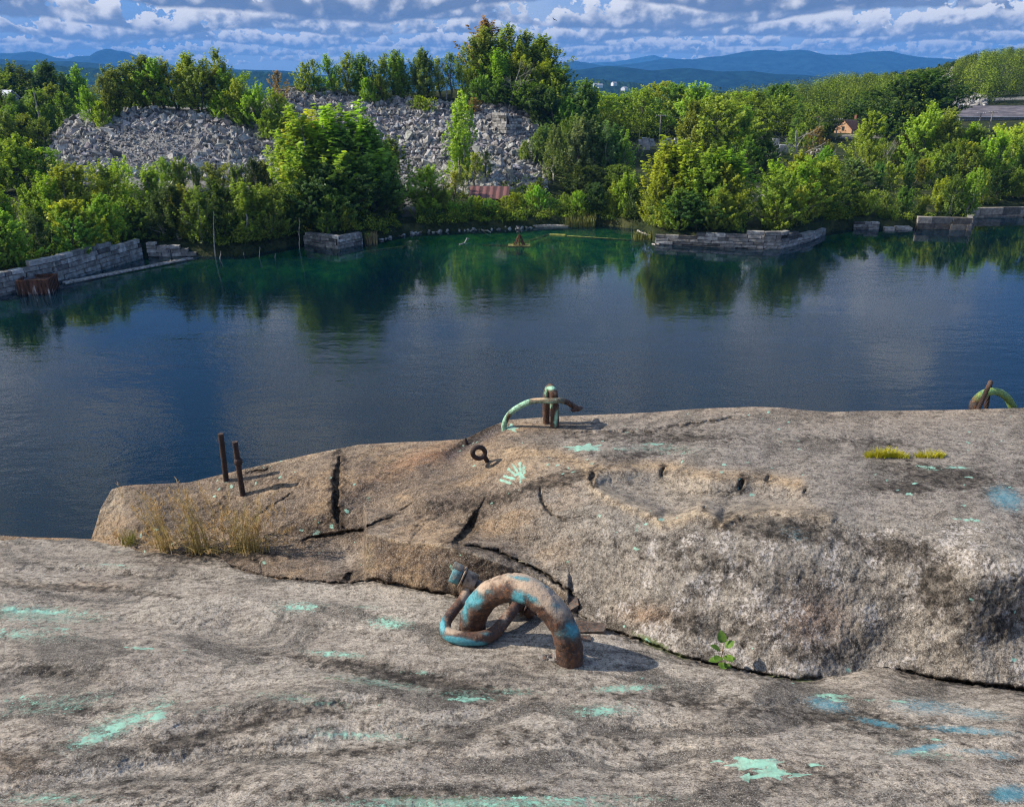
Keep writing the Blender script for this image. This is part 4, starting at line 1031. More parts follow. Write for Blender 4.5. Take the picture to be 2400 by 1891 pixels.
def along(pts, Yf, step, kinds, colors, jx=.35, jt=14, jY=3, xr=None):
    P = np.array(pts, float); out = []; xd = P[0, 0]
    while xd <= P[-1, 0]:
        xx = xd + tr.uniform(-jx, jx) * step; top = float(np.interp(xx, P[:, 0], P[:, 1])) + tr.uniform(-.35, 1) * jt
        Y = (Yf(xx) if callable(Yf) else Yf) + tr.uniform(-jY, jY)
        out.append((tr.choice(kinds), xx, Y, top, tr.choice(colors)))
        xd += step * tr.uniform(.8, 1.2)
    return out
sh = lambda k: (lambda xd: float(shore_Y(xd)) + k)
YG_, FG, MG, DG, OL, BG_, GO = 'yellow-green', 'fresh green', 'mid green', 'dark green', 'olive', 'blue-green', 'golden'

# left bank
row('in the hindmost clump on the left bank', 'trees at the back of the left bank',
    along([(-50, 288), (60, 286), (112, 318)], 152, 34, ['leafy', 'round'], [FG, MG, FG], jt=12))
row('in the middle row above the stepped wall', 'trees in the middle of the left bank',
    along([(-50, 392), (40, 392), (120, 356), (170, 338), (230, 334), (300, 346), (335, 352)], sh(19), 38, ['leafy', 'tall', 'tall', 'weep'], [YG_, FG, BG_, FG], jt=16))
row('in the front row above the stepped wall', 'trees at the front of the left bank',
    along([(-60, 480), (20, 468), (60, 432), (110, 450), (180, 420), (240, 410), (310, 425)], sh(5), 36, ['leafy', 'shrub', 'leafy', 'weep'], [YG_, FG, MG, MG, DG], jt=16, jY=1.5))
row('behind the sunken stumps', 'trees behind the stumps in the water',
    along([(345, 338), (400, 342), (455, 350), (510, 336), (570, 332), (610, 346)], 150, 30, ['tall', 'leafy', 'tall', 'weep'], [MG, FG, BG_, MG, DG], jt=14))
row('at the waterline by the stumps', 'trees at the water by the stumps',
    along([(340, 412), (400, 385), (450, 372), (500, 400), (560, 385), (620, 408)], sh(3), 30, ['leafy', 'weep', 'tall'], [DG, MG, FG, MG], jt=20, jY=1.5))
row('of the tall yellowing clump before the rubble', 'yellowing trees before the rubble',
    [('tall', 640, 154, 292, YG_), ('tall', 668, 152, 252, YG_, dict(wide=1.3)), ('weep', 700, 153, 232, YG_, dict(wide=1.25)), ('tall', 728, 151, 236, YG_, dict(wide=1.3)), ('leafy', 752, 153, 258, OL), ('tall', 790, 152, 282, FG), ('tall', 820, 154, 305, MG), ('leafy', 706, 149, 300, OL), ('tall', 655, 149, 330, FG)])
row('by the small block corner', 'trees round the small block corner',
    [('leafy', 640, 143, 408, DG), ('round', 672, 143, 380, DG), ('leafy', 702, 142, 405, MG), ('round', 735, 146, 345, DG), ('leafy', 745, 142, 428, FG, dict(wide=.8)), ('round', 785, 148, 360, DG), ('tall', 818, 148, 365, MG), ('shrub', 800, 143, 445, DG), ('round', 832, 150, 395, DG), ('shrub', 838, 146, 440, DG), ('leafy', 690, 140.5, 440, MG)])
# middle of the far shore
row('around the rusty roofed shed', 'trees round the shed',
    [('leafy', 895, 149, 398, FG), ('leafy', 918, 152, 348, FG), ('tall', 938, 150, 396, MG), ('tall', 972, 163, 212, YG_, dict(wide=.85)), ('tall', 985, 168, 262, OL, dict(wide=.8)), ('sparse', 1002, 158, 322, FG, dict(wide=.8)), ('sparse', 1028, 163, 318, MG, dict(wide=.9)), ('sparse', 960, 156, 362, FG), ('shrub', 965, 148, 425, FG), ('sparse', 992, 148, 414, FG), ('shrub', 1012, 148, 417, FG), ('shrub', 1038, 147, 419, MG), ('shrub', 1062, 147.5, 416, FG), ('shrub', 1086, 148, 408, FG), ('leafy', 1118, 152, 388, FG), ('shrub', 1112, 149, 432, YG_), ('leafy', 1150, 149, 392, YG_), ('shrub', 1180, 148.5, 418, FG), ('shrub', 905, 146.5, 440, MG), ('shrub', 935, 146, 445, DG)])
row('of the bluish poplar clump beside the rubble', 'poplars beside the rubble',
    along([(1108, 300), (1150, 262), (1200, 252), (1240, 258), (1290, 264), (1345, 276)], 170, 24, ['tall', 'leafy', 'tall', 'weep'], [BG_, MG, FG, BG_], jt=12, jY=5)
    + along([(1115, 385), (1160, 372), (1215, 360), (1280, 338), (1340, 342)], 158, 34, ['leafy', 'round'], [MG, DG, DG], jt=14))
row('on the shore left of the long block wall', 'shore trees left of the long wall',
    along([(1205, 402), (1235, 390), (1290, 382), (1330, 368), (1378, 398)], sh(3.5), 25, ['leafy', 'tall', 'leafy'], [FG, MG, YG_, DG], jt=16, jY=2) + [('tall', 1362, 146, 428, DG, dict(wide=1.1)), ('shrub', 1310, 144, 445, MG), ('shrub', 1255, 146.5, 448, FG)])
row('of the clump upon the long block wall', 'trees on the long block wall',
    [('leafy', 1398, 141, 372, FG), ('tall', 1412, 146, 318, YG_, dict(wide=1.3)), ('tall', 1440, 147, 303, YG_, dict(wide=1.3)), ('leafy', 1468, 144, 330, FG), ('tall', 1492, 146, 318, FG, dict(wide=1.3)), ('tall', 1520, 146, 328, FG, dict(wide=1.3)), ('leafy', 1545, 144, 352, FG), ('leafy', 1405, 139, 425, FG), ('leafy', 1440, 138.5, 400, MG), ('round', 1480, 139, 405, DG), ('leafy', 1515, 138.5, 412, MG), ('leafy', 1550, 139, 402, FG), ('shrub', 1562, 138.5, 452, MG)])
row('of the round clump at the wall end', 'trees at the end of the long wall',
    [('leafy', 1645, 142, 362, FG), ('leafy', 1672, 145, 336, FG), ('leafy', 1705, 146, 328, FG), ('leafy', 1738, 145, 332, FG), ('leafy', 1772, 145, 348, MG), ('leafy', 1652, 139.5, 420, FG), ('leafy', 1690, 139.5, 390, YG_), ('leafy', 1728, 139.5, 395, FG), ('leafy', 1765, 141, 398, MG), ('round', 1800, 145, 385, DG), ('shrub', 1745, 139.5, 450, DG)])
row('in the clearing behind the long wall', 'trees in the clearing behind the wall',
    [('leafy', 1478, 185, 218, MG), ('round', 1508, 188, 206, FG), ('leafy', 1545, 186, 226, FG), ('round', 1592, 172, 340, DG), ('round', 1622, 178, 298, DG), ('leafy', 1600, 186, 262, MG), ('shrub', 1590, 160, 420, OL), ('shrub', 1622, 163, 418, FG), ('leafy', 1565, 176, 290, MG)])
# right hand shore
row('along the right hand shore', 'trees along the right shore',
    along([(1822, 405), (1860, 388), (1900, 405), (1950, 398), (2000, 380), (2050, 362), (2100, 350), (2210, 346)], sh(4), 29, ['leafy', 'weep', 'tall', 'tall'], [MG, FG, DG, YG_, FG], jt=18, jY=2))
row('in the second row on the right shore', 'trees in the second row of the right shore',
    along([(1800, 332), (1850, 326), (1890, 345), (1930, 326), (1980, 326), (2030, 302), (2080, 292), (2130, 280), (2210, 272)], 167, 29, ['leafy', 'tall', 'leafy', 'round'], [BG_, FG, MG, YG_, OL], jt=14, jY=4))
row('in the yellowing row before the warehouse', 'yellowing trees before the warehouse',
    [('sparse', 1690, 190, 262, OL), ('sparse', 1722, 192, 268, 'brownish'), ('leafy', 1752, 190, 300, OL), ('leafy', 1846, 188, 240, YG_), ('sparse', 1868, 184, 292, OL), ('leafy', 1905, 188, 288, OL), ('leafy', 1945, 186, 236, YG_), ('leafy', 1975, 188, 222, YG_), ('leafy', 2008, 186, 230, OL), ('leafy', 2045, 184, 262, YG_), ('leafy', 2085, 182, 272, OL), ('leafy', 2128, 180, 262, GO), ('leafy', 2170, 180, 262, YG_), ('leafy', 1772, 180, 330, OL), ('leafy', 1850, 178, 300, OL), ('round', 2060, 178, 300, GO), ('leafy', 1740, 184, 310, YG_)])
row('in the wood beyond the road', 'trees of the wood beyond the road',
    along([(1195, 212), (1215, 196), (1250, 200), (1290, 194), (1340, 190), (1385, 177), (1430, 174), (1470, 184), (1520, 198), (1570, 194), (1620, 180), (1660, 196)], 250, 26, ['round', 'leafy', 'round'], [FG, YG_, MG, FG], jt=10, jY=12)
    + [('round', 1715, 236, 226, MG), ('round', 1745, 240, 238, DG), ('round', 1790, 276, 214, DG), ('leafy', 1828, 280, 205, MG)])
row('of the big dark pair before the hill', 'big dark trees before the hill',
    [('round', 1878, 236, 168, DG, dict(wide=1.1)), ('round', 1915, 232, 152, DG, dict(wide=1.15)), ('round', 1948, 236, 182, DG), ('round', 1872, 230, 220, DG)])
row('left of the brown roofed house', 'spruce near the house', [('spruce', 1688, 232, 212, BG_, dict(wide=1.0))])
# left background
row('in the farthest row at far left', 'far left back trees',
    along([(-50, 146), (0, 140), (30, 136), (60, 140), (100, 138), (140, 136), (170, 146)], 262, 17, ['leafy', 'tall', 'spruce', 'leafy'], [FG, MG, DG, YG_], jt=8, jY=5))
row('behind the left rubble tip', 'trees behind the left rubble tip',
    along([(-50, 196), (40, 196), (80, 202), (120, 186), (165, 186)], 218, 22, ['leafy', 'tall', 'leafy'], [MG, OL, BG_], jt=12, jY=6)
    + along([(-50, 224), (20, 214), (60, 234), (105, 240), (140, 250)], 190, 28, ['leafy', 'sparse', 'leafy'], [OL, MG, FG], jt=12, jY=4))
# crest of the left pile
row('on the left rubble crest', 'trees on the left rubble crest',
    [('leafy', 196, 182, 186, YG_), ('leafy', 222, 186, 150, OL), ('tall', 246, 188, 140, OL, dict(wide=1.3)), ('leafy', 270, 190, 134, FG), ('leafy', 298, 191, 122, OL), ('sparse', 322, 193, 116, OL), ('leafy', 345, 191, 124, FG), ('leafy', 372, 191, 126, FG), ('leafy', 400, 192, 112, FG), ('leafy', 420, 190, 130, MG), ('tall', 450, 191, 145, OL), ('leafy', 478, 195, 106, FG, dict(wide=.85)), ('leafy', 500, 190, 150, FG), ('leafy', 525, 187, 170, FG), ('leafy', 552, 186, 180, YG_), ('leafy', 580, 184, 190, FG), ('leafy', 605, 181, 230, FG), ('leafy', 465, 186, 195, YG_), ('leafy', 505, 184, 215, MG), ('leafy', 560, 180, 232, FG), ('leafy', 240, 184, 200, MG), ('leafy', 215, 179, 215, FG), ('sparse', 592, 196, 150, 'brownish'), ('leafy', 630, 178, 258, FG)])
row('on the main rubble crest', 'trees on the main rubble crest',
    [('shrub', 644, 203, 126, FG), ('shrub', 672, 202, 158, MG), ('leafy', 705, 204, 118, FG), ('leafy', 732, 205, 112, FG), ('tall', 760, 205, 118, MG, dict(wide=1.2)), ('leafy', 795, 205, 116, OL), ('leafy', 828, 206, 108, OL), ('tall', 852, 206, 112, FG, dict(wide=1.2)), ('leafy', 880, 206, 106, OL), ('leafy', 908, 207, 112, MG), ('sparse', 932, 208, 124, FG), ('sparse', 955, 208, 112, OL), ('leafy', 985, 208, 140, FG), ('leafy', 788, 201, 165, YG_), ('shrub', 905, 198, 204, GO), ('shrub', 880, 199, 200, FG), ('leafy', 815, 202, 160, MG), ('tall', 1010, 205, 175, OL)])
row('on the highest wooded knoll', 'trees on the wooded knoll',
    [('leafy', 1000, 214, 84, MG), ('leafy', 1022, 216, 66, FG), ('sparse', 1045, 219, 42, 'brownish', dict(wide=1.3)), ('leafy', 1052, 217, 60, OL), ('leafy', 1078, 216, 58, FG), ('leafy', 1105, 216, 72, FG), ('leafy', 1130, 216, 74, OL), ('leafy', 1148, 214, 92, MG), ('leafy', 1030, 210, 110, FG), ('tall', 1060, 209, 105, FG, dict(wide=1.3)), ('leafy', 1095, 209, 115, FG), ('leafy', 1130, 208, 122, FG), ('pine', 1158, 216, 96, DG), ('leafy', 1165, 206, 140, FG), ('leafy', 1188, 206, 142, MG), ('leafy', 1212, 204, 170, MG), ('leafy', 1232, 204, 190, DG), ('leafy', 1020, 203, 160, MG), ('leafy', 1050, 202, 168, MG), ('round', 1085, 202, 170, DG), ('round', 1120, 200, 172, MG), ('round', 1150, 199, 180, DG), ('leafy', 1180, 197, 190, DG), ('leafy', 1205, 195, 212, MG), ('shrub', 1130, 196, 226, DG), ('shrub', 1000, 199, 205, 'brownish')])

# bare and dead trees
def dead_tree(i, xd, Y, top, label, tilt=0.0, w=1.0, group=None):
    x = float(x_at(xd, Y, 8)); z = float(ground_z(x, Y)); zt = float(at_Y(xd, top, Y)[2])
    o = link('dead_tree', DEADLIB[i], M_dead); o.location = (x, Y, z - .1); s = (zt - z) / 9.6; o.scale = (s * w, s * w, s)
    o.rotation_euler = (0, tilt, tr.uniform(0, 6.28)); tag(o, label, 'dead tree', group); return o
dead_tree(0, 1076, 200.5, 108, 'bare white trunked birch standing before the knoll wood')
dead_tree(1, 328, 192, 112, 'bare dark twigged tree rising above the left rubble crest')
dead_tree(1, 1702, 186, 236, 'large bare branched tree left of the brown roofed house', w=1.35)
dead_tree(2, 1885, 182, 270, 'bare forked tree between the house and the leaning pole', w=.9)
dead_tree(2, 948, 207, 100, 'thin bare topped tree at right end of the main rubble crest')
def snag(xd, yb, yt, w, label, lean=0.0, group=None):
    a = at_z(xd, yb, -.0); Y = a[1]; b = at_Y(xd + lean, yt, Y); m_ = MB(); r_ = np.random.default_rng(int(xd))
    pts = np.linspace(0, 1, 7)[:, None] * (b - a)[None]; pts[1:-1, 0] += r_.normal(0, .05, 5) * min(1, np.linalg.norm(b - a) / 3); pts[0, 2] -= 1.5
    m_.tube(pts, np.linspace(w, w * .5, 7) * .75, 6)
    o = m_.build('snag', M_dead, loc=a); tag(o, label, 'snag', group)
snag(455, 543, 448, .13, 'tall bare grey trunk rising straight from the water', -3)
snag(634, 527, 462, .10, 'bare grey trunk at left of the small block corner', -1)
G_ = 'stumps standing in the water'
snag(465, 548, 532, .09, 'short pale stump leaning beside the tall bare trunk', 3, G_); snag(436, 537, 522, .10, 'short thick stump left of the tall bare trunk', 3, G_)
snag(516, 541, 534, .10, 'tiny pale stump, first right of the leaning stump', 0, G_); snag(549, 545, 523, .09, 'pale upright post stump amid the dark water', 1, G_); snag(582, 546, 537, .08, 'small pale stump left of the bare trunk by the block corner', 1, G_)
snag(1506, 504, 492, .08, 'thin stake in the shallows left of the long block wall', 0, G_)

# undergrowth that closes the foot of the woods, and the woods far behind
def leaf_field(name, pts, n_per, spread, hgt, size, cols, seed, label, cat, M=M_leaf, rough=1.0):
    r = np.random.default_rng(seed); m = len(pts); ci = np.repeat(np.arange(m), n_per); q = len(ci)
    sc = spread[ci] if np.ndim(spread) else spread; hh = hgt[ci] if np.ndim(hgt) else np.full(q, hgt)
    o = r.normal(0, 1, (q, 3)); o /= np.linalg.norm(o, axis=1)[:, None]; o *= (r.random(q) ** .4)[:, None]
    lump = 1 + .3 * np.sin(o[:, 0] * 5 + ci) * np.cos(o[:, 2] * 6 + ci * 1.7)
    P = pts[ci] + o * np.stack([sc * lump, sc * lump, hh * .55], -1) + np.stack([np.zeros(q), np.zeros(q), hh * .5], -1)
    P[:, 2] = np.maximum(P[:, 2], pts[ci][:, 2] + .05)
    N = o * np.array([1, 1, .6]) + r.normal(0, .6 * rough, (q, 3)) + np.array([0, 0, .5])
    V, F = quads(P, N, size * r.uniform(.7, 1.35, q), r)
    me = mesh_np(name, V, F, False)
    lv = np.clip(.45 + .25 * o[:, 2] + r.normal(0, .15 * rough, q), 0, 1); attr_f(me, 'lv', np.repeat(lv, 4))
    attr_col(me, 'tone', np.repeat(cols[ci], 4, 0))
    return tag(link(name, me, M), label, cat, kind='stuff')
m, nt, out = material('mass_foliage')
tn = nt.attr('tone', True); lv = nt.attr('lv')
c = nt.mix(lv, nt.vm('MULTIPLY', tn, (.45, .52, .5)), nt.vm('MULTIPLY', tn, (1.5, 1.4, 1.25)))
d = nt.node('ShaderNodeBsdfDiffuse'); t = nt.node('ShaderNodeBsdfTranslucent'); nt.put(d.inputs[0], c); nt.put(t.inputs[0], c)
a = nt.node('ShaderNodeMixShader'); a.inputs[0].default_value = .3; nt.l.new(d.outputs[0], a.inputs[1]); nt.l.new(t.outputs[0], a.inputs[2]); nt.l.new(a.outputs[0], out.inputs[0])
M_mass = m
pal = np.array([GREEN[k] for k in (FG, MG, DG, OL, YG_, MG, DG)])
r = np.random.default_rng(77)
# shore undergrowth
bs = r.uniform(-150, 2300, 1500); k = r.random(1500) ** 1.5 * 26 + .6
k = np.where(r.random(1500) < .4, r.uniform(.3, 3.0, 1500), k)
Yb = shore_Y(bs) + k; atwall = ((bs > -60) & (bs < 440)) | ((bs > 640) & (bs < 772)) | ((bs > 1380) & (bs < 1755)) | ((bs > 1800) & (bs < 1866)) | (bs > 1935)
keep = ~(atwall & (k < 2.6)) & ~((bs > 846) & (bs < 888) & (k > 1.0)) & ~((bs > 1560) & (bs < 1640) & (r.random(1500) < .5)); bs, Yb = bs[keep], Yb[keep]
xb = x_at(bs, Yb, 3.0); zb = ground_z(xb, Yb); pts = np.stack([xb, Yb, zb], -1)[zb > .2]
n = len(pts); hv = r.uniform(.5, 1.0, n) * (1 + 2.2 * r.random(n) ** 3)
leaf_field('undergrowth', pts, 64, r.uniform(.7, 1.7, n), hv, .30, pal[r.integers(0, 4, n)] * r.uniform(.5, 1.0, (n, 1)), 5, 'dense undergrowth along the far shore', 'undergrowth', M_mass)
# far woods
N_ = 1500
bs = np.concatenate([r.uniform(1130, 2330, N_), r.uniform(-150, 640, 300)]); u = r.random(len(bs)); Yb = np.where(bs > 900, 225 + u ** 1.2 * 430, 270 + u * 160)
xb = x_at(bs, Yb, 18.0); zb = ground_z(xb, Yb)
clear = fbm(np.stack([xb * .012, Yb * .012, xb * 0 + 9], -1), 2)
ok = (clear < .38) & ~((bs > 1990) & (bs < 2330) & (Yb < 300)) & ~((bs > 1740) & (bs < 1920) & (Yb < 262)) & ~((bs > 1360) & (bs < 1700) & (Yb < 236))
bs, xb, Yb, zb = bs[ok], xb[ok], Yb[ok], zb[ok]; n = len(bs); hv = r.uniform(5.5, 14, n)
pts = np.stack([xb, Yb, zb], -1)
# keep the tops under the surveyed skyline
sky_d = np.interp(bs, [-200, 0, 200, 440, 640, 1130, 1300, 1450, 1560, 1640, 1700, 1800, 1850, 1950, 1975, 2010, 2060, 2110, 2168, 2400], [150, 142, 150, 162, 168, 205, 196, 182, 182, 172, 160, 150, 156, 146, 140, 128, 106, 99, 97, 95]) + r.uniform(-2, 7, n)
zsk = at_Y(bs, sky_d, Yb)[:, 2]; hv = np.minimum(hv, np.maximum(zsk - zb, 1.5))
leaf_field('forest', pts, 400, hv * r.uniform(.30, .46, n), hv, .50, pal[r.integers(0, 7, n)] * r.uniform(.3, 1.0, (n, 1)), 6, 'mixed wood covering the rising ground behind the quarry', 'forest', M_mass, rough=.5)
# ------------------------------------------------------------------ rubble, block walls and what lies about the shore
def rock_mesh(seed, slab=.55):
    r = np.random.default_rng(seed); bm = bmesh.new()
    P = r.uniform(-1, 1, (11, 3)); P = np.sign(P) * np.abs(P) ** .55
    P *= np.array([1, r.uniform(.55, .85), r.uniform(.3, slab)])
    for p in P: bm.verts.new(p * .5)
    res = bmesh.ops.convex_hull(bm, input=bm.verts)
    junk = [g for g in res['geom_interior'] if isinstance(g, bmesh.types.BMVert)]
    if junk: bmesh.ops.delete(bm, geom=junk, context='VERTS')
    bmesh.ops.triangulate(bm, faces=bm.faces)
    bm.verts.index_update(); V = np.array([v.co[:] for v in bm.verts]); F = np.array([[v.index for v in f.verts] for f in bm.faces]); bm.free()
    return V, F
ROCKS = [rock_mesh(40 + i, .75 if i % 3 else .45) for i in range(16)]
m, nt, out = material('quarry_stone')
co = worldco(nt); oi = nt.node('ShaderNodeObjectInfo'); tn = nt.attr('tone', True)
base = nt.vm('MULTIPLY', tn, oi.outputs['Color'])
n_ = nt.noise(co, 1.7, 6, .65); n2_ = nt.noise(co, 9, 4, .6)
c = nt.mix(nt.ss(n_, .38, .66), nt.vm('MULTIPLY', base, (.62, .60, .58)), nt.vm('MULTIPLY', base, (1.2, 1.18, 1.14)))
c = nt.mix(nt.ss(n2_, .55, .7, 0, .5), c, nt.vm('MULTIPLY', c, (.5, .48, .46)))
principled(nt, out, c, .92, nt.bump(n2_, .5, .06), 0, .15); M_stone = m
ROCK_ME = []
for V, F in ROCKS:
    me = mesh_np('rock', V, F, False); attr_col(me, 'tone', np.ones((len(V), 3))); me.materials.append(M_stone); ROCK_ME.append(me)

def rot_rand(r, n, flat=.0):
    q = r.normal(size=(n, 4)); q[:, 1:3] *= (1 - flat); q /= np.linalg.norm(q, axis=1)[:, None]
    w, x, y, z = q.T
    return np.stack([np.stack([1 - 2 * (y * y + z * z), 2 * (x * y - z * w), 2 * (x * z + y * w)], -1), np.stack([2 * (x * y + z * w), 1 - 2 * (x * x + z * z), 2 * (y * z - x * w)], -1), np.stack([2 * (x * z - y * w), 2 * (y * z + x * w), 1 - 2 * (x * x + y * y)], -1)], 1)

r = np.random.default_rng(91)
n = 30000
bs = r.uniform(98, 1160, n); Yb = 155 + r.random(n) * 50
xb = x_at(bs, Yb, 10.0); zb = ground_z(xb, Yb)
dz = ground_z(xb, Yb + 1.5) - ground_z(xb, Yb - 1.5)
pxx, pyy = to_px(np.stack([xb, Yb, zb], -1))
size = .36 + 1.8 * r.random(n) ** 4.2
fine = (bs > 250) & (bs < 420) & (zb < 13) & (bs < 250 + (Yb - 158) * 14)      # the grit slide in the left pile
size = np.where(fine, size * .5, size)
ok = (zb > 3.4) & ((dz > .5) | (Yb < 172)) & (pyy < 470)
bs, Yb, xb, zb, size, pxx, pyy, dz = [a[ok] for a in (bs, Yb, xb, zb, size, pxx, pyy, dz)]
n = len(bs)
tone = (.315 + r.normal(0, .10, n)).clip(.10, .58)[:, None] * (np.array([1, .965, .92]) + r.normal(0, .025, (n, 3)))
Rm = rot_rand(r, n, .45); kind = r.integers(0, 16, n)
cen = np.stack([xb, Yb - .1, zb + size * .10], -1)
left = bs < 590
seen = np.where(left, (pyy > 236) & (pyy < 342), (pyy > 186) & (pyy < 392) & ((bs < 640) | (bs > 838) | (pyy < 232)))
big = np.argsort(-np.where(seen, size * (1.1 - .004 * (Yb - 160)), 0))[:285]
isbig = np.zeros(n, bool); isbig[big] = True
def stuff_rocks(idx):
    Vs, Fs, Ts, off = [], [], [], 0
    for k in range(16):
        ii = idx[kind[idx] == k]
        if not len(ii): continue
        V, F = ROCKS[k]; W_ = np.einsum('nij,vj->nvi', Rm[ii], V) * size[ii][:, None, None] + cen[ii][:, None]
        Vs.append(W_.reshape(-1, 3)); Fs.append((F[None] + (np.arange(len(ii)) * len(V))[:, None, None] + off).reshape(-1, 3)); Ts.append(np.repeat(tone[ii], len(V), 0)); off += len(ii) * len(V)
    return np.concatenate(Vs), np.concatenate(Fs), np.concatenate(Ts)
RV, RF, RT = stuff_rocks(np.where(~isbig)[0])
# more spoil far off: the white heaps on the right hand hill and odd blocks between the trees
extra = []
def heap(n_, x0, x1, Y0, Y1, s0, s1, seed, up=0):
    q = np.random.default_rng(seed); b_ = q.uniform(x0, x1, n_); Y_ = q.uniform(Y0, Y1, n_); x_ = x_at(b_, Y_, 18.0)
    z_ = ground_z(x_, Y_); extra.append((x_, Y_, z_ + up * q.random(n_), q.uniform(s0, s1, n_), q))
heap(420, 1925, 2018, 380, 460, 1.2, 3.0, 1, 3); heap(200, 2025, 2095, 275, 312, .9, 2.2, 2, 2); heap(70, 1672, 1690, 330, 350, 1, 2, 3, 1); heap(110, 1450, 1495, 196, 215, .6, 1.5, 4, 1.2); heap(70, 1640, 1665, 204, 214, .6, 1.4, 5, .8); heap(60, 1740, 1775, 206, 214, .6, 1.2, 6, .6)
heap(90, 100, 150, 205, 230, .6, 1.6, 7, 1); heap(60, 20, 45, 222, 232, .8, 2, 8, 3); heap(70, 1820, 1850, 176, 186, .5, 1.2, 9, 2.5); heap(26, 1585, 1640, 152, 166, .4, .9, 10, .1); heap(60, 326, 345, 141, 148, .4, 1.0, 11, 2.6)
q = np.random.default_rng(55); b_ = q.uniform(800, 1210, 170); k_ = q.uniform(-.6, 1.2, 170); Y_ = shore_Y(b_) + k_; x_ = x_at(b_, Y_, .1); extra.append((x_, Y_, np.full(170, .0), q.uniform(.3, 1.0, 170), q))
for x_, Y_, z_, s_, q in extra:
    kd = q.integers(0, 16, len(x_)); Rq = rot_rand(q, len(x_), .5)
    Vx, Fx, Tx = [], [], []; off = len(RV)
    for i in range(len(x_)):
        V, F = ROCKS[kd[i]]; Vx.append(V @ Rq[i].T * s_[i] + np.array([x_[i], Y_[i], z_[i] + s_[i] * .1])); Fx.append(F + off); off += len(V)
        Tx.append(np.repeat((q.uniform(.26, .5) * np.array([1, .975, .94]))[None], len(V), 0))
    RV = np.concatenate([RV] + Vx); RF = np.concatenate([RF] + Fx); RT = np.concatenate([RT] + Tx)
me = mesh_np('rubble', RV, RF, False); attr_col(me, 'tone', RT); me.materials.append(M_stone)
tag(link('rubble', me), 'tumbled grey quarry rubble covering the spoil heaps', 'rubble', kind='stuff')
for i in big:
    o = bpy.data.objects.new('granite_block', ROCK_ME[kind[i]]); COL.objects.link(o)
    M4 = Matrix([list(Rm[i][k] * size[i] * 1.25) + [cen[i][k]] for k in range(3)] + [[0, 0, 0, 1]])
    o.matrix_world = M4; o.color = (*tone[i], 1)
    if left[i]: l, g = 'larger grey angular block tumbled in the left rubble heap', 'blocks of the left rubble heap'
    elif bs[i] < 985: l, g = 'larger grey angular block tumbled in the main rubble heap', 'blocks of the main rubble heap'
    else: l, g = 'larger grey angular block tumbled below the retaining wall on the heap', 'blocks below the retaining wall'
    tag(o, l, 'rock', g)

# ---- dry laid granite block walls
def block_wall(name, path, hts, course, lens, label, seed, thick=.9, tone0=.30, cat='stone wall', batter=.03, warm=0.0, base=-1.0):
    """path: ground points (x, y); hts: height of the wall top above the water at each"""
    q = np.random.default_rng(seed); P = np.array(path, float); L = np.concatenate([[0], np.cumsum(np.linalg.norm(np.diff(P, axis=0), axis=1))])
    mb = MB(); T = []
    z0 = base; zmax = max(hts) ; c = 0
    while z0 < zmax:
        ch = course * q.uniform(.85, 1.15); s = -q.uniform(0, lens[1] * .5)
        while s < L[-1]:
            l = q.uniform(*lens); a, b = max(s, 0), min(s + l, L[-1]); s += l
            if b - a < .12: continue
            # break at the corners
            cuts = [a] + [x for x in L[1:-1] if a + .1 < x < b - .1] + [b]
            for a1, b1 in zip(cuts[:-1], cuts[1:]):
                mid = (a1 + b1) / 2; ht = np.interp(mid, L, hts)
                if z0 + ch * .55 > ht: continue
                k = min(np.searchsorted(L, mid, 'right') - 1, len(P) - 2); d = P[k + 1] - P[k]; d = d / np.linalg.norm(d); nrm_ = np.array([-d[1], d[0]])
                p = P[k] + d * (mid - L[k]); st = q.normal(0, .07)
                Mx = np.array([[d[0], nrm_[0], 0], [d[1], nrm_[1], 0], [0, 0, 1.]])
                cc = np.array([p[0], p[1], z0 + ch / 2]); cc[:2] += nrm_ * (thick / 2 + st + batter * (z0 - base))
                t_ = np.clip(q.normal(tone0, .09), .08, .55) * (np.array([1, .97, .93]) + warm * q.random() * np.array([.25, .02, -.2]))
                if z0 + ch < .35 and z0 > -.6: t_ = t_ * .8
                nv0 = mb.n; mb.box(cc, (b1 - a1 - .075, thick, ch - .07), Mx, .04); T.append(np.repeat(t_[None], 8, 0))
        z0 += ch
    # rubble core that closes the joints
    core = MB()
    for k in range(len(P) - 1):
        d = P[k + 1] - P[k]; l = np.linalg.norm(d); d = d / l; nrm_ = np.array([-d[1], d[0]]); Mx = np.array([[d[0], nrm_[0], 0], [d[1], nrm_[1], 0], [0, 0, 1.]])
        nseg = max(1, int(l / 1.5))
        for i in range(nseg):
            mid = L[k] + l * (i + .5) / nseg; ht = np.interp(mid, L, hts) - course * .75
            if ht < base + .2: continue
            p = P[k] + d * l * (i + .5) / nseg
            mb.box((p[0] + nrm_[0] * (thick / 2 + .15), p[1] + nrm_[1] * (thick / 2 + .15), (ht + base) / 2), (l / nseg, thick * .7, ht - base), Mx); T.append(np.repeat(np.array([[.03, .028, .025]]), 8, 0))
    me = mb.mesh(name, False); attr_col(me, 'tone', np.concatenate(T)); me.materials.append(M_stone)
    return tag(link(name, me), label, cat)
def gp(xs, ys): p = at_z(xs / K, ys / K, 0.0); return (p[0], p[1])       # a waterline point from full size pixels
def ht(xs, ys, base_xy): return float(at_Y(xs / K, ys / K, base_xy[1])[2])
a0, a1, a2, a3 = gp(20, 690), gp(139, 664), gp(337, 604), gp(345, 601)
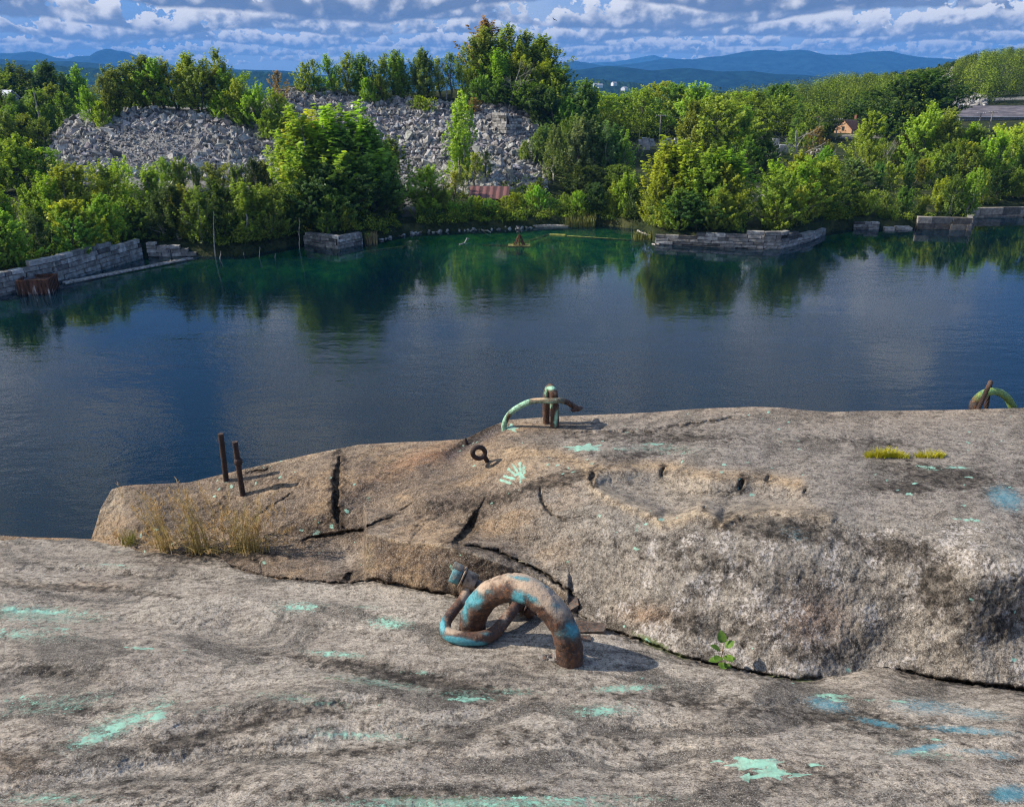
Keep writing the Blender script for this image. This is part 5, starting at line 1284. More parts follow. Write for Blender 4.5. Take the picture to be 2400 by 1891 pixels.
block_wall('stone_wall', [gp(-60, 706), gp(40, 686), a1, gp(240, 633), a2], [ht(-60, 655, gp(-60, 706)), ht(40, 632, gp(40, 686)), ht(139, 602, a1), ht(240, 578, gp(240, 633)), ht(337, 560, a2)], .62, (1.0, 2.6), 'long stepped granite block wall rising from the water at far left', 3, tone0=.29)
block_wall('stone_wall', [gp(346, 603), gp(400, 603), gp(480, 601)], [ht(346, 566, gp(346, 603)), ht(400, 576, gp(400, 603)), ht(480, 599, gp(480, 601))], .5, (1.0, 2.2), 'low pale block wall stepping down to the water beside the long stepped wall', 4, tone0=.32)
b0, b1, b2 = gp(712, 574), gp(794, 585), gp(851, 574)
block_wall('stone_wall', [b0, b1, b2], [ht(712, 548, b0), ht(794, 552, b1), ht(851, 541, b2)], .5, (.9, 2.0), 'small light grey block wall corner under dark trees at left centre', 5, tone0=.27)
c0, c1_, c2, c3, c4 = gp(1534, 573), gp(1789, 585), gp(1828, 585), gp(1900, 567), gp(1936, 549)
block_wall('stone_wall', [c0, c1_, c2, c3, c4], [ht(1534, 552, c0), ht(1789, 545, c1_), ht(1828, 544, c2), ht(1900, 545, c3), ht(1936, 538, c4)], .52, (1.2, 3.4), 'long grey coursed granite wall with rounded end right of centre', 6, tone0=.27)
d0, d1 = gp(2000, 538), gp(2060, 538)
block_wall('stone_wall', [d0, d1], [ht(2000, 519, d0), ht(2060, 524, d1)], .45, (.9, 2.2), 'short low stack of thin blocks right of the long coursed wall', 7, tone0=.26)
e0, e1, e2 = gp(2148, 538), gp(2276, 541), gp(2284, 520)
block_wall('stone_wall', [e0, e1, e2], [ht(2148, 516, e0), ht(2276, 515, e1), ht(2284, 500, e2)], 1.05, (2.4, 4.2), 'wall of three big grey blocks near the right edge', 8, tone0=.19, warm=.5)
f0, f1 = gp(2270, 510), gp(2470, 506)
block_wall('stone_wall', [f0, f1], [ht(2270, 488, f0), ht(2470, 482, f1)], 1.2, (2.6, 4.6), 'high wall of large pale blocks at the far right edge of the water', 9, tone0=.25, warm=.7)
# retaining wall on the heap
Yw = 188.5
w0 = np.array([x_at(1041, Yw + 2.2, 14), Yw + 2.2]); w1 = np.array([x_at(1072, Yw - 1.2, 14), Yw - 1.2]); w2 = np.array([x_at(1106, Yw + 1.5, 14), Yw + 1.5])
zt = float(at_Y(1072, 241, Yw)[2]); zb_ = float(at_Y(1072, 276, Yw)[2])
block_wall('retaining_wall', [w0, w1, w2], [zt, zt, zt - .5], .62, (.9, 1.9), 'square grey block retaining wall corner upon the rubble heap', 10, tone0=.34, base=zb_ - .6)
# fallen slab and low stones by the right shore
for (xs, ys, sx_, sy_, sz_, rz, ry, lab) in ((2222, 535, 3.3, 1.8, .7, .2, -.10, 'pale tilted slab fallen before the three big blocks'), (2116, 537, 2.6, 1.4, .5, .05, .04, 'low flat stone in the water, middle of the right shore'), (2083, 539, 1.6, 1.2, .5, -.1, 0, 'small flat stone beside the low stack of thin blocks'), (1290, 532, 6.0, .9, .4, .05, .03, 'long flat pale ledge stone at the waterline before the reeds')):
    x_, y_ = gp(xs, ys); mb = MB(); V = ROCKS[0][0]
    bm = bmesh.new(); bmesh.ops.create_cube(bm, size=1); bmesh.ops.subdivide_edges(bm, edges=bm.edges, cuts=2)
    q = random.Random(int(xs))
    for v in bm.verts: v.co = Vector((v.co.x * sx_ * (1 + q.uniform(-.06, .06)), v.co.y * sy_ * (1 + q.uniform(-.08, .08)), v.co.z * sz_ * (1 + q.uniform(-.15, .15))))
    me = bpy.data.meshes.new('slab'); bm.to_mesh(me); bm.free(); attr_col(me, 'tone', np.repeat(np.array([[.40, .37, .33]]), len(me.vertices), 0)); me.materials.append(M_stone)
    o = link('stone_slab', me, loc=(x_, y_, sz_ * .35)); o.rotation_euler = (.05, ry, rz); tag(o, lab, 'stone slab')

# rusty caisson at the left end, boom, sunken frame and the little derrick foot
m, nt, out = material('rusty_plate'); co = objco(nt); z_ = nt.node('ShaderNodeSeparateXYZ'); nt.l.new(co, z_.inputs[0])
f = nt.noise(nt.vm('MULTIPLY', co, (1, 1, .25)), 2.2, 6, .65)
c = nt.mix(nt.ss(f, .35, .6), (.045, .022, .012), (.13, .055, .03)); c = nt.mix(nt.ss(nt.m('SUBTRACT', f, nt.m('MULTIPLY', z_.outputs[2], .10)), .50, .62), c, (.50, .44, .40))
principled(nt, out, c, .85, nt.bump(f, .4, .05)); M_plate = m
g0 = gp(80, 688); R0 = at_z(48 / K, 684 / K, 0); R1 = at_z(110 / K, 690 / K, 0); wC = np.linalg.norm(R1 - R0) * .85
hC = float(at_Y(80 / K, 655 / K, g0[1])[2])
mb = MB(); nS = 14
for k in range(nS):                                     # corrugated sheet box, open rim
    for (ax, ay, dx_, dy_) in ((-.5, -.5, 1, 0), (.5, -.5, 0, 1), (-.5, .5, 1, 0), (-.5, -.5, 0, 1)):
        t0 = (k + .5) / nS; off = .05 * (1 if k % 2 else -1)
        mb.box(((ax + dx_ * t0) * wC + (off if dy_ else 0), (ay + dy_ * t0) * wC * .9 + (off if dx_ else 0), hC / 2 - 1), ((wC / nS if dx_ else .08), (wC * .9 / nS if dy_ else .08), hC + 2))
mb.box((0, 0, hC - .5), (wC * .9, wC * .8, .2)); cb_ = mb.build('caisson', M_plate, smooth=False, loc=(g0[0], g0[1] + wC * .35, 0)); cb_.rotation_euler.z = .16
tag(cb_, 'rusty corrugated steel box with white stains at the end of the stepped wall', 'steel box')
M_log = simple_mat('weathered_timber', (.14, .125, .11), (.36, .34, .31), 3)
p0 = at_z(150 / K, 664 / K, .18); p1 = at_z(449 / K, 605 / K, .22)
mb = MB(); dv_ = (p1 - p0); ln = np.linalg.norm(dv_); dv_ /= ln; nv_ = np.array([-dv_[1], dv_[0], 0])
for k in range(3): mb.tube([p0 + nv_ * (.32 * k - .3) - p0 + dv_ * .4 * (k % 2), p1 + nv_ * (.32 * k - .3) - p0 - dv_ * .7 * (k == 1)], [.17, .13], 8)
for k in range(9): mb.box(dv_ * ln * (k + .5) / 9 + np.array([0, 0, .15]), (.14, 1.0, .07), np.array([[dv_[0], nv_[0], 0], [dv_[1], nv_[1], 0], [0, 0, 1]]))
tag(mb.build('timber_boom', M_log, loc=p0), 'long floating grey timber boom lying before the stepped wall', 'timber boom')
p = at_z(1217 / K, 576 / K, 0.0); root = empty('derrick_foot', p, 'small rusty pyramid frame with a spike standing in the green shallows', 'iron frame')
M_rustd = simple_mat('dark_rust', (.03, .016, .010), (.13, .055, .025), 8, .85)
mb = MB(); mb.box((0, 0, .0), (3.4, 1.6, .22)); mb.build('raft', simple_mat('algae_timber', (.08, .07, .02), (.22, .20, .05), 2), root, False)
mb = MB()
for k in range(8):
    a = k * math.pi / 4; mb.tube([[.85 * math.cos(a), .7 * math.sin(a), .1], [.12 * math.cos(a), .1 * math.sin(a), 1.6]], .10, 5)
mb.tube([[.55 * math.cos(t_), .47 * math.sin(t_), .65] for t_ in np.linspace(0, 6.283, 13)], .06, 5); mb.build('frame', M_rustd, root)
mb = MB(); mb.tube([[0, 0, 1.4], [.02, 0, 1.9], [-.05, 0, 3.0]], [.12, .06, .03], 6); mb.build('spike', M_rustd, root)
M_alg = simple_mat('drowned_timber', (.10, .11, .02), (.30, .30, .06), 1.2)
for (pa, pb, z0_, w_, lab) in (((1225, 570), (1285, 550), -.15, .6, 'drowned beam running from the pyramid frame to the plank'), ((1288, 550), (1325, 552), .06, .7, 'yellowish plank just at the surface left of the reeds'), ((1325, 554), (1530, 567), -.12, .35, 'long drowned beam leading to the long block wall'), ((1130, 574), (1200, 577), -.2, .5, 'drowned beam left of the pyramid frame'), ((845, 592), (950, 578), -.3, .7, 'drowned greenish beam off the small block corner')):
    A = at_z(pa[0] / K, pa[1] / K, z0_); B = at_z(pb[0] / K, pb[1] / K, z0_); mb = MB(); d_ = (B - A); l_ = np.linalg.norm(d_); d_ /= l_; n_ = np.array([-d_[1], d_[0], 0])
    mb.box((B - A) / 2, (l_, w_, .22), np.array([[d_[0], n_[0], 0], [d_[1], n_[1], 0], [0, 0, 1]]), .03); tag(mb.build('timber_beam', M_alg, smooth=False, loc=A), lab, 'timber beam')
for (pa, pb, r_, lab) in (((1077, 573), (1101, 560), .14, 'bleached branch floating left of the pyramid frame'), ((1495, 541), (1540, 556), .2, 'pale log slanting against the left end of the long wall'), ((1112, 533), (1150, 545), .16, 'thin pale driftwood branch against the middle shore'), ((1528, 572), (1545, 573), .12, 'short white pole at the foot of the long wall')):
    A = at_z(pa[0] / K, pa[1] / K, .02); B = at_z(pb[0] / K, pb[1] / K, .25); mb = MB(); q = np.random.default_rng(int(pa[0])); t_ = np.linspace(0, 1, 6)[:, None]
    pts = (B - A) * t_; pts[1:-1] += q.normal(0, .12, (4, 3)); mb.tube(pts, np.linspace(r_, r_ * .5, 6), 6); tag(mb.build('driftwood', M_dead, loc=A), lab, 'driftwood')
# reeds
def reeds(xs0, xs1, ysb, h, n_, lab, seed, cols=((.10, .13, .02), (.24, .22, .05))):
    q = np.random.default_rng(seed); mb = MB(); c0_ = at_z((xs0 + xs1) / 2 / K, ysb / K, 0)
    for i in range(n_):
        p = at_z(q.uniform(xs0, xs1) / K, (ysb + q.uniform(-5, 2)) / K, 0) - c0_; hh = h * q.uniform(.6, 1.15); dx_ = q.normal(0, .18, 2)
        a = q.uniform(0, 3.14); w_ = .05; u = np.array([math.cos(a), math.sin(a), 0]) * w_
        P0, P1, P2 = p + [0, 0, -.3], p + [dx_[0] * .4, dx_[1] * .4, hh * .6], p + [dx_[0] * 1.4, dx_[1] * 1.4, hh]
        mb.add([P0 - u, P0 + u, P1 + u * .8, P1 - u * .8, P2 + u * .1, P2 - u * .1], [[0, 1, 2, 3], [3, 2, 4, 5]])
    o = mb.build('reeds', simple_mat('reed_blades', *cols, 1.5), smooth=False, loc=c0_); tag(o, lab, 'reeds', kind='stuff')
reeds(1322, 1395, 531, 1.9, 420, 'green and yellow reeds at the middle of the far shore', 2); reeds(1480, 1535, 562, 1.3, 150, 'reeds by the left end of the long wall', 3); reeds(856, 885, 571, 1.7, 130, 'dry reeds right of the small block corner', 4, ((.16, .12, .05), (.34, .27, .12)))
# ------------------------------------------------------------------ buildings, poles and wires beyond the trees
def box_part(name, mat, parent, c, size, jit=0):
    mb = MB(); mb.box(c, size); return mb.build(name, mat, parent, False)
def stripes(name, c1_, c2_, freq, axis='X', rough=.7):
    m, nt, out = material(name); co = objco(nt); sp = nt.node('ShaderNodeSeparateXYZ'); nt.l.new(co, sp.inputs[0])
    w = nt.m('SINE', nt.m('MULTIPLY', sp.outputs['XYZ'.index(axis)], freq)); n_ = nt.noise(co, .8, 5, .6)
    c = nt.mix(nt.ss(nt.m('ADD', nt.m('MULTIPLY', w, .35), n_), .3, .75), c1_, c2_)
    principled(nt, out, c, rough, nt.bump(w, .5, .04)); return m
def gable(root, L, Wd, H, RH, wallm, roofm, over=.3, wallname='wall'):
    """house body along local x with a gable roof"""
    mb = MB(); mb.box((0, 0, H / 2), (L, Wd, H))
    for s in (-1, 1):
        x = s * L / 2; mb.add([[x, -Wd / 2, H], [x, Wd / 2, H], [x, 0, H + RH], [x - s * .12, -Wd / 2, H], [x - s * .12, Wd / 2, H], [x - s * .12, 0, H + RH]], [[0, 1, 2], [3, 5, 4]])
    mb.build(wallname, wallm, root, False)
    mr = MB(); sl_ = math.hypot(Wd / 2 + over, RH * (1 + 2 * over / Wd))
    for s in (-1, 1):
        ang = math.atan2(RH, Wd / 2); y0 = s * (Wd / 4 + over / 2); z0 = H + RH / 2 - over / 2 * math.tan(ang) + .08
        Mx = np.array(Matrix.Rotation(-s * ang, 3, 'X')); mr.box((0, y0, z0), (L + 2 * over, sl_, .14), Mx)
    return mr.build('roof', roofm, root, False)

M_rustroof = stripes('rusted_tin_roof', (.07, .03, .025), (.20, .085, .072), 5.0)
M_dkwood = simple_mat('dark_board', (.03, .022, .018), (.09, .06, .045), 2)
Ys = 147.5; zs = float(ground_z(x_at(1036, Ys, 4), Ys)); root = empty('shed', (x_at(1036, Ys, 4), Ys, zs - .2), 'low shed with a red rusted tin roof below the rubble heap', 'shed', rz=-.06)
hS = float(at_Y(1040, 399.5, Ys)[2]) - zs + .2 - 1.45
mb = MB(); mb.box((0, 0, hS / 2 - .1), (6.6, 4.0, hS)); mb.build('wall', M_dkwood, root, False)
mb = MB(); mb.box((0, 0, hS + .75), (7.2, 5.0, .10), np.array(Matrix.Rotation(.32, 3, 'X'))); mb.build('roof', M_rustroof, root, False)
box_part('door', simple_mat('faded_red_board', (.12, .03, .02), (.22, .07, .05), 3), root, (-2.2, -2.02, 1.0), (1.2, .06, 2.0))
# second low roof, seen through the leaves
M_orange = simple_mat('orange_clapboard', (.40, .23, .13), (.52, .32, .19), 1.5); M_white = simple_mat('white_siding', (.60, .60, .62), (.74, .74, .75), 1.5); M_brown = simple_mat('brown_shingle', (.07, .038, .030), (.13, .075, .06), 3)
M_glass = simple_mat('dark_window_glass', (.02, .025, .03), (.05, .06, .07), 2, .15)
M_brick = simple_mat('red_brick', (.16, .06, .045), (.26, .11, .08), 6)
Yh = 252; xh = x_at(1812, Yh, 14); zt = float(at_Y(1812, 254, Yh)[2]); zb_ = float(at_Y(1790, 300, Yh)[2])
root = empty('house', (xh, Yh, zb_), 'house with an orange gable end and a dark brown roof', 'house', rz=.55)
rf = gable(root, 9.0, 6.0, (zt - zb_) * .62, (zt - zb_) * .38, M_white, M_brown)
mb = MB(); Hh = (zt - zb_) * .62; RHh = (zt - zb_) * .38
mb.box((-4.53, 0, Hh / 2), (.06, 6.02, Hh)); mb.add([[-4.56, -3, Hh], [-4.56, 3, Hh], [-4.56, 0, Hh + RHh]], [[0, 2, 1]]); mb.build('gable_wall', M_orange, root, False)
mb = MB(); mb.box((1.2, .4, 0), (.7, .7, 2.2)); mb.build('chimney', M_brick, rf, False, loc=(0, 0, zt - zb_ + .2))
for y_, z_ in ((-1.3, Hh * .45), (1.3, Hh * .45), (0, Hh * 1.0)): box_part('window', M_glass, root, (-4.58, y_, z_), (.06, .9, 1.2))
for x_ in (-2.5, 0, 2.5): box_part('window', M_glass, root, (x_, -3.03, Hh * .5), (.9, .06, 1.2))
Yh = 246; zt = float(at_Y(1870, 262, Yh)[2]); zb_ = float(at_Y(1870, 302, Yh)[2]); root = empty('barn', (x_at(1872, Yh, 12), Yh, zb_), 'flat roofed dark brown building between the house and the leaning pole', 'building', rz=.05)
mb = MB(); mb.box((0, 0, (zt - zb_) / 2), (10, 7, zt - zb_)); mb.build('wall', simple_mat('brown_board', (.05, .03, .022), (.09, .055, .042), 2), root, False)
box_part('roof', simple_mat('tan_roof_edge', (.20, .13, .10), (.30, .20, .16), 2), root, (0, 0, zt - zb_ + .12), (10.6, 7.6, .28))
box_part('shutter', simple_mat('grey_shutter', (.12, .13, .14), (.22, .23, .24), 3), root, (-1, -3.54, (zt - zb_) * .25), (4.2, .08, (zt - zb_) * .4))
Yh = 262; zt = float(at_Y(1728, 245, Yh)[2]); root = empty('house', (x_at(1722, Yh, 12), Yh, zt - 6), 'low house with a faded pink brown roof behind the bare branched tree', 'house', rz=-.25)
gable(root, 8, 5.5, 3.4, 2.4, M_dkwood, simple_mat('faded_roof', (.16, .09, .075), (.26, .16, .13), 2))
# warehouse
Yh = 262; zt = float(at_Y(2100, 226, Yh + 9)[2]); ze = float(at_Y(2100, 248, Yh)[2]); zb_ = float(at_Y(2100, 300, Yh)[2])
xl = x_at(2040, Yh, zt); xr_ = x_at(2330, Yh, zt); root = empty('warehouse', ((xl + xr_) / 2, Yh + 9, zb_), 'long grey warehouse with a weathered dark roof at right edge', 'warehouse', rz=-.02)
Lw = xr_ - xl; M_grey = stripes('grey_sheet_wall', (.22, .225, .23), (.30, .305, .31), 8.0)
mb = MB(); Hw = ze - zb_; mb.box((0, 0, Hw / 2), (Lw, 18, Hw)); mb.build('wall', M_grey, root, False)
m, nt, out = material('weathered_felt_roof'); co = objco(nt); n_ = nt.noise(nt.vm('MULTIPLY', co, (.25, 1, 1)), .9, 6, .65)
principled(nt, out, nt.mix(nt.ss(n_, .38, .66), (.085, .075, .085), (.20, .175, .18)), .9); M_felt = m
mr = MB(); RHw = zt - ze
for s in (-1, 1):
    ang = math.atan2(RHw, 9.0); mr.box((0, s * 4.7, Hw + RHw / 2 + .1), (Lw + 1, math.hypot(9.6, RHw) + .2, .22), np.array(Matrix.Rotation(-s * ang, 3, 'X')))
mr.build('roof', M_felt, root, False)
mb = MB()
for s in (-1, 1): mb.add([[s * Lw / 2, -9, Hw], [s * Lw / 2, 9, Hw], [s * Lw / 2, 0, Hw + RHw]], [[0, 1, 2]])
mb.build('gable_wall', M_grey, root, False)
for x_ in (-Lw * .32, Lw * .05, Lw * .3): box_part('window', M_glass, root, (x_, -9.03, Hw * .62), (2.2, .06, .9))
box_part('gutter', M_white, root, (0, -9.75, Hw + .02), (Lw + 1, .16, .16))
# shed roofs glimpsed on the left, and valley houses
Yh = 236; zt = float(at_Y(6, 192, Yh)[2]); root = empty('building', (x_at(-4, Yh, zt), Yh, zt - 6), 'low pale grey building glimpsed at the far left edge', 'building')
gable(root, 7, 6, 4.2, 1.8, M_grey, M_white)
GV = 'white houses in the far valley'
for k, (xd, yd, s_) in enumerate(((1262, 181, 9), (1271, 182, 7), (1300, 178, 8), (1322, 188, 10), (1236, 184, 9), (1212, 189, 12))):
    Yv = 1780 + 12 * k; p = at_Y(xd, yd, Yv); root = empty('valley_house', (p[0], p[1], p[2] - 4), ORD[k + 1].capitalize() + ' of the tiny white houses in the valley, ordered by distance', 'house', GV, rz=.3 * k)
    gable(root, s_ * 1.3, s_, 5, 3, M_white, simple_mat('grey_roof', (.3, .3, .32), (.4, .4, .42), .4))
# boxes of white stone in the stone yard, half hidden
q = np.random.default_rng(8)
for k, (xd, yd, Yv, s_) in enumerate(((1362, 298, 205, 3.0), (1377, 301, 205, 2.2), (1368, 308, 204, 2.4), (1412, 299, 207, 2.6), (1430, 298, 208, 2.0), (1455, 297, 209, 2.4), (1640, 300, 212, 2.6), (1656, 313, 206, 3.0), (1672, 314, 206, 2.4), (1738, 322, 206, 5.0), (1760, 322, 206, 3.0), (1610, 292, 214, 3.0))):
    x_ = float(x_at(xd, Yv, 8)); z_ = float(at_Y(xd, yd + 6, Yv)[2]); o = MB(); o.box((0, 0, .2), (s_ * .8, s_ * .5, 1.1), None, .14); o.box((s_ * .1, .1, 1.05), (s_ * .55, s_ * .4, .6), None, .12)
    o = o.build('cut_stone', simple_mat('pale_cut_granite', (.30, .30, .30), (.44, .43, .42), 1.5), smooth=False, loc=(x_, Yv, z_)); o.rotation_euler.z = q.uniform(-.3, .3)
    tag(o, ORD[k + 1] + ' from left of the pale cut stone stacks glimpsed between the trees' if k < 6 else 'pale cut stone stack behind the trees, ' + ORD[k - 5] + ' of the stacks by the bare branched tree', 'stone stack', 'cut stone stacks in the yard')
# utility poles
M_pole = simple_mat('weathered_pole', (.20, .17, .14), (.38, .35, .31), 2)
M_wire = simple_mat('cable', (.25, .25, .25), (.35, .35, .35), 2)
POLES = {}
def pole(key, xd, yt, yb, Y, label, arms=1, lean=0.0, brace=False):
    x_ = float(x_at(xd, Y, 14)); zt_ = float(at_Y(xd, yt, Y)[2]); zb_ = min(float(at_Y(xd, yb, Y)[2]), float(ground_z(x_, Y)))
    root = empty('utility_pole', (x_, Y, zb_ - .3), label, 'utility pole', 'utility poles behind the trees'); root.rotation_euler.y = lean
    H = zt_ - zb_ + .3; mb = MB(); mb.tube([[0, 0, 0], [0, 0, H * .5], [0, 0, H]], [.17, .15, .12], 8); mb.build('pole', M_pole, root)
    for a in range(arms):
        mb = MB(); mb.box((0, -.16, H - .3 - a * 1.4), (2.5, .12, .14)); arm = mb.build('crossarm', M_pole, root, False)
        mi = MB()
        for xx in (-1.1, -.5, .5, 1.1): mi.tube([[xx, -.16, H - .23 - a * 1.4], [xx, -.16, H - .05 - a * 1.4]], [.06, .05], 6)
        mi.build('insulator', M_white, arm)
    if brace: mb = MB(); mb.tube([[-1.6, .1, H * .55], [0, .1, H - .9]], .09, 6); mb.build('brace', M_pole, root)
    POLES[key] = np.array([x_ + math.sin(lean) * H, Y - .16, zb_ - .3 + H * math.cos(lean) - .1])
pole(0, 1399, 243, 296, 214, 'bare utility pole standing left of the tall tree in the clearing')
pole(1, 1578, 243, 300, 226, 'utility pole with only its crossarm showing above the trees'); pole(2, 1627, 277, 300, 212, 'short pole left of the spruce and behind dark bushes', 0); pole(7, 1356, 277, 300, 214, 'short thin pole beside the pale stone stacks', 0)
pole(3, 1777, 251, 284, 236, 'utility pole right beside the orange gable end', 2); pole(4, 1943, 232, 275, 232, 'leaning braced utility pole left of the warehouse', 3, .05, True); pole(5, 2078, 238, 285, 240, 'grey pole standing before the warehouse wall, left of the crossarmed one', 1); pole(6, 2102, 236, 285, 240, 'brown crossarmed pole standing before the warehouse wall', 1)
pole(8, 84, 190, 236, 206, 'pale pole standing between the trees at far left', 0)
def wire(a, b, sag, label):
    t = np.linspace(0, 1, 24)[:, None]; P = a + (b - a) * t; P[:, 2] -= sag * 4 * (t * (1 - t))[:, 0]
    mb = MB(); mb.tube(P - a, .022, 4); tag(mb.build('power_line', M_wire, loc=a), label, 'cable')
off = np.array([.8, 0, 0])
wire(POLES[0] + off, POLES[1] - off, 1.2, 'thin cable between the clearing pole and the crossarm pole'); wire(POLES[1] + off, POLES[3] - off, 1.6, 'thin cable between the crossarm pole and the pole by the house'); wire(POLES[4], POLES[6], 1.2, 'upper cable running from the leaning pole across the warehouse roof'); wire(POLES[4] - [0, 0, 1.4], POLES[5], 1.0, 'lower cable running from the leaning pole to the grey pole'); wire(POLES[6], POLES[6] + np.array([42, 6, -.5]), 1.0, 'cable leaving the frame from the crossarmed pole'); wire(POLES[3] + off, POLES[4] - off, 1.8, 'thin cable between the house pole and the leaning pole')
# little bridge frame on the long wall
Yb_ = 141.5; zb_ = float(at_Y(1636, 494, Yb_)[2]); root = empty('iron_gantry', (x_at(1636, Yb_, 3), Yb_, zb_ - 1.2), 'small grey trestle with a plank top standing on the long block wall', 'trestle')
mb = MB(); mb.box((0, 0, 2.1), (2.6, .8, .26)); mb.build('plank', simple_mat('grey_steel', (.20, .21, .22), (.34, .35, .36), 3), root, False)
for s in (-1, 1): mb = MB(); mb.tube([[s * 1.0, 0, 2.0], [s * .12, 0, .1]], .08, 6); mb.build('leg', M_rustd, root)
# bird high over the knoll
p = at_Y(1299 / K, 47 / K, 150); mb = MB()
mb.tube(np.array([[-.28, 0, 0], [-.1, 0, .02], [.1, 0, .02], [.26, 0, .03], [.34, 0, .02]]), [.01, .06, .075, .045, .008], 8)
body_ = mb
for s in (-1, 1):
    body_.add([[.10, 0, .03], [-.08, 0, .03], [-.14, s * .35, .13], [.08, s * .35, .14], [-.20, s * .62, .06], [-.12, s * .64, .06]], [[0, 1, 2, 3], [3, 2, 4, 5]])
body_.add([[-.26, 0, .01], [-.46, -.08, .01], [-.46, .08, .01]], [[0, 1, 2]])
b_ = body_.build('bird', simple_mat('dark_plumage', (.01, .01, .01), (.03, .03, .03), 8), loc=p); b_.rotation_euler = (.5, .2, 2.2); b_.scale = (.8,) * 3; tag(b_, 'small dark bird flying under the clouds right of the knoll', 'bird')
# ------------------------------------------------------------------ old iron let into the rock
def iron_mat(name, paint, paint2, worn_lit=(.345, .255, .18), rust=(.10, .056, .040), deep=(.035, .020, .016), scale=14, amount=-.06, rough=.62, hot=(.22, .085, .03)):
    m, nt, out = material(name); co = objco(nt); pa = nt.attr('paint'); tn = nt.attr('worn_lit')
    n1 = nt.noise(co, scale, 6, .65); n2 = nt.noise(co, scale * 4.5, 5, .65); n3 = nt.noise(co, scale * 14, 3, .6)
    c = nt.mix(nt.ss(n1, .36, .62), deep, rust)
    c = nt.mix(nt.ss(n2, .46, .68, 0, .7), c, hot)
    wv_ = nt.m('ADD', tn, nt.m('MULTIPLY', nt.m('SUBTRACT', n1, .5), 1.3))
    c = nt.mix(nt.ss(wv_, .30, .72, 0, .92), c, nt.mix(n2, worn_lit, tuple(np.array(worn_lit) * 1.55)))
    pv_ = nt.m('ADD', nt.m('ADD', pa, amount), nt.m('MULTIPLY', nt.m('SUBTRACT', nt.noise(co, scale * 2.6, 8, .78), .5), 2.2))
    pm_ = nt.ss(pv_, .28, .80)
    c = nt.mix(nt.m('MULTIPLY', pm_, .95), c, nt.mix(nt.ss(n2, .35, .65), paint, paint2))
    c = nt.mix(nt.m('MULTIPLY', nt.ss(pa, .12, .95), nt.lin(n2, .3, .7, .25, .6)), c, paint2)
    c = nt.mix(nt.ss(n3, .58, .68, 0, .7), c, (.03, .018, .012))
    c = nt.mix(nt.ss(n3, .40, .32, 0, .35), c, (.42, .34, .27))
    h = nt.m('ADD', nt.m('MULTIPLY', n2, .8), nt.m('ADD', nt.m('MULTIPLY', n3, .35), nt.m('MULTIPLY', pm_, .6)))
    principled(nt, out, c, nt.mixf(pm_, rough + .12, rough - .12), nt.bump(h, .85, .006), 0, .4)
    return m
def set_attrs(o, fp=None, fw=None):
    me = o.data; co = np.empty(len(me.vertices) * 3, np.float32); me.vertices.foreach_get('co', co); co = co.reshape(-1, 3).astype(float)
    attr_f(me, 'paint', fp(co) if fp else np.zeros(len(co))); attr_f(me, 'worn_lit', fw(co) if fw else np.zeros(len(co)))
def to_plane(x, y, P0, n):
    d = ray(x, y); t = ((P0 - CAMP) @ n) / (d @ n); return d * np.atleast_1d(t)[..., None] + CAMP
def rng_of(p): return np.linalg.norm(np.asarray(p) - CAMP)
def px_r(spx, p):
    """radius in metres of something spx full-size pixels wide at p"""
    depth = p[1] * CP - (p[2] - CAM_Z) * SP
    return .5 * spx / FPX * depth
def Zc(o, s): return lambda x, y: ((o[0] + np.asarray(x, float) * s) / K, (o[1] + np.asarray(y, float) * s) / K)
Z4 = Zc((1000, 1300), .2306)

M_iron_blue = iron_mat('rusty_iron_turquoise_paint', (.02, .235, .295), (.10, .33, .375))
# the great staple
pl = on_rock(*Z4(470, 800)); pr = on_rock(*Z4(1450, 1085))
dirp = pr - pl; n_ = np.cross(dirp, [0, 0, 1.0]); n_ /= np.linalg.norm(n_)
arc = np.array([(466, 720), (478, 640), (520, 535), (605, 430), (720, 362), (850, 328), (965, 340), (1085, 395), (1200, 485), (1310, 600), (1390, 735), (1435, 880), (1452, 1000)], float)
Pa = to_plane(*Z4(arc[:, 0], arc[:, 1]), pl, n_)
Pa = np.concatenate([[pl + np.array([0, 0, -.10])], Pa, [pr + np.array([0, 0, -.10])]])
r_bar = px_r(63, pr); rl_bar = px_r(62, Pa[1])
path = spline(Pa, 90) - pr
org = pr.copy()
root = empty('anchor_staple', org, 'big rusty iron staple with turquoise paint traces arched over the foreground slab', 'iron staple')
mb = MB(); rr = np.linspace(rl_bar, r_bar, 90) * (1 + .02 * np.sin(np.arange(90) * .7)) ; rr[40:62] *= 1.04
mb.tube(path, rr, 40); bar = mb.build('bar', M_iron_blue, root)
me = bar.data; co = np.empty(len(me.vertices) * 3, np.float32); me.vertices.foreach_get('co', co); co = co.reshape(-1, 3).astype(float)
nv = np.empty(len(co) * 3, np.float32); me.vertices.foreach_get('normal', nv); nv = nv.reshape(-1, 3)
co2 = co + nv * (.0030 * fbm(co * 34, 3) + .0024 * fbm(co * 95, 3) - .004 * sstep(.32, .6, fbm(co * 60 + 4, 2)))[:, None]; me.vertices.foreach_set('co', co2.astype(np.float32).ravel()); me.update()
W_ = co + org; px_, py_ = to_px(W_)
def zb4(cx, cy_, rx, ry, ang=0): a, b = Z4(cx, cy_); return blob(px_, py_, float(a), float(b), rx * .2306 / K, ry * .2306 / K, ang)
front = (nv @ np.array([0, -1, .3])) > -.2
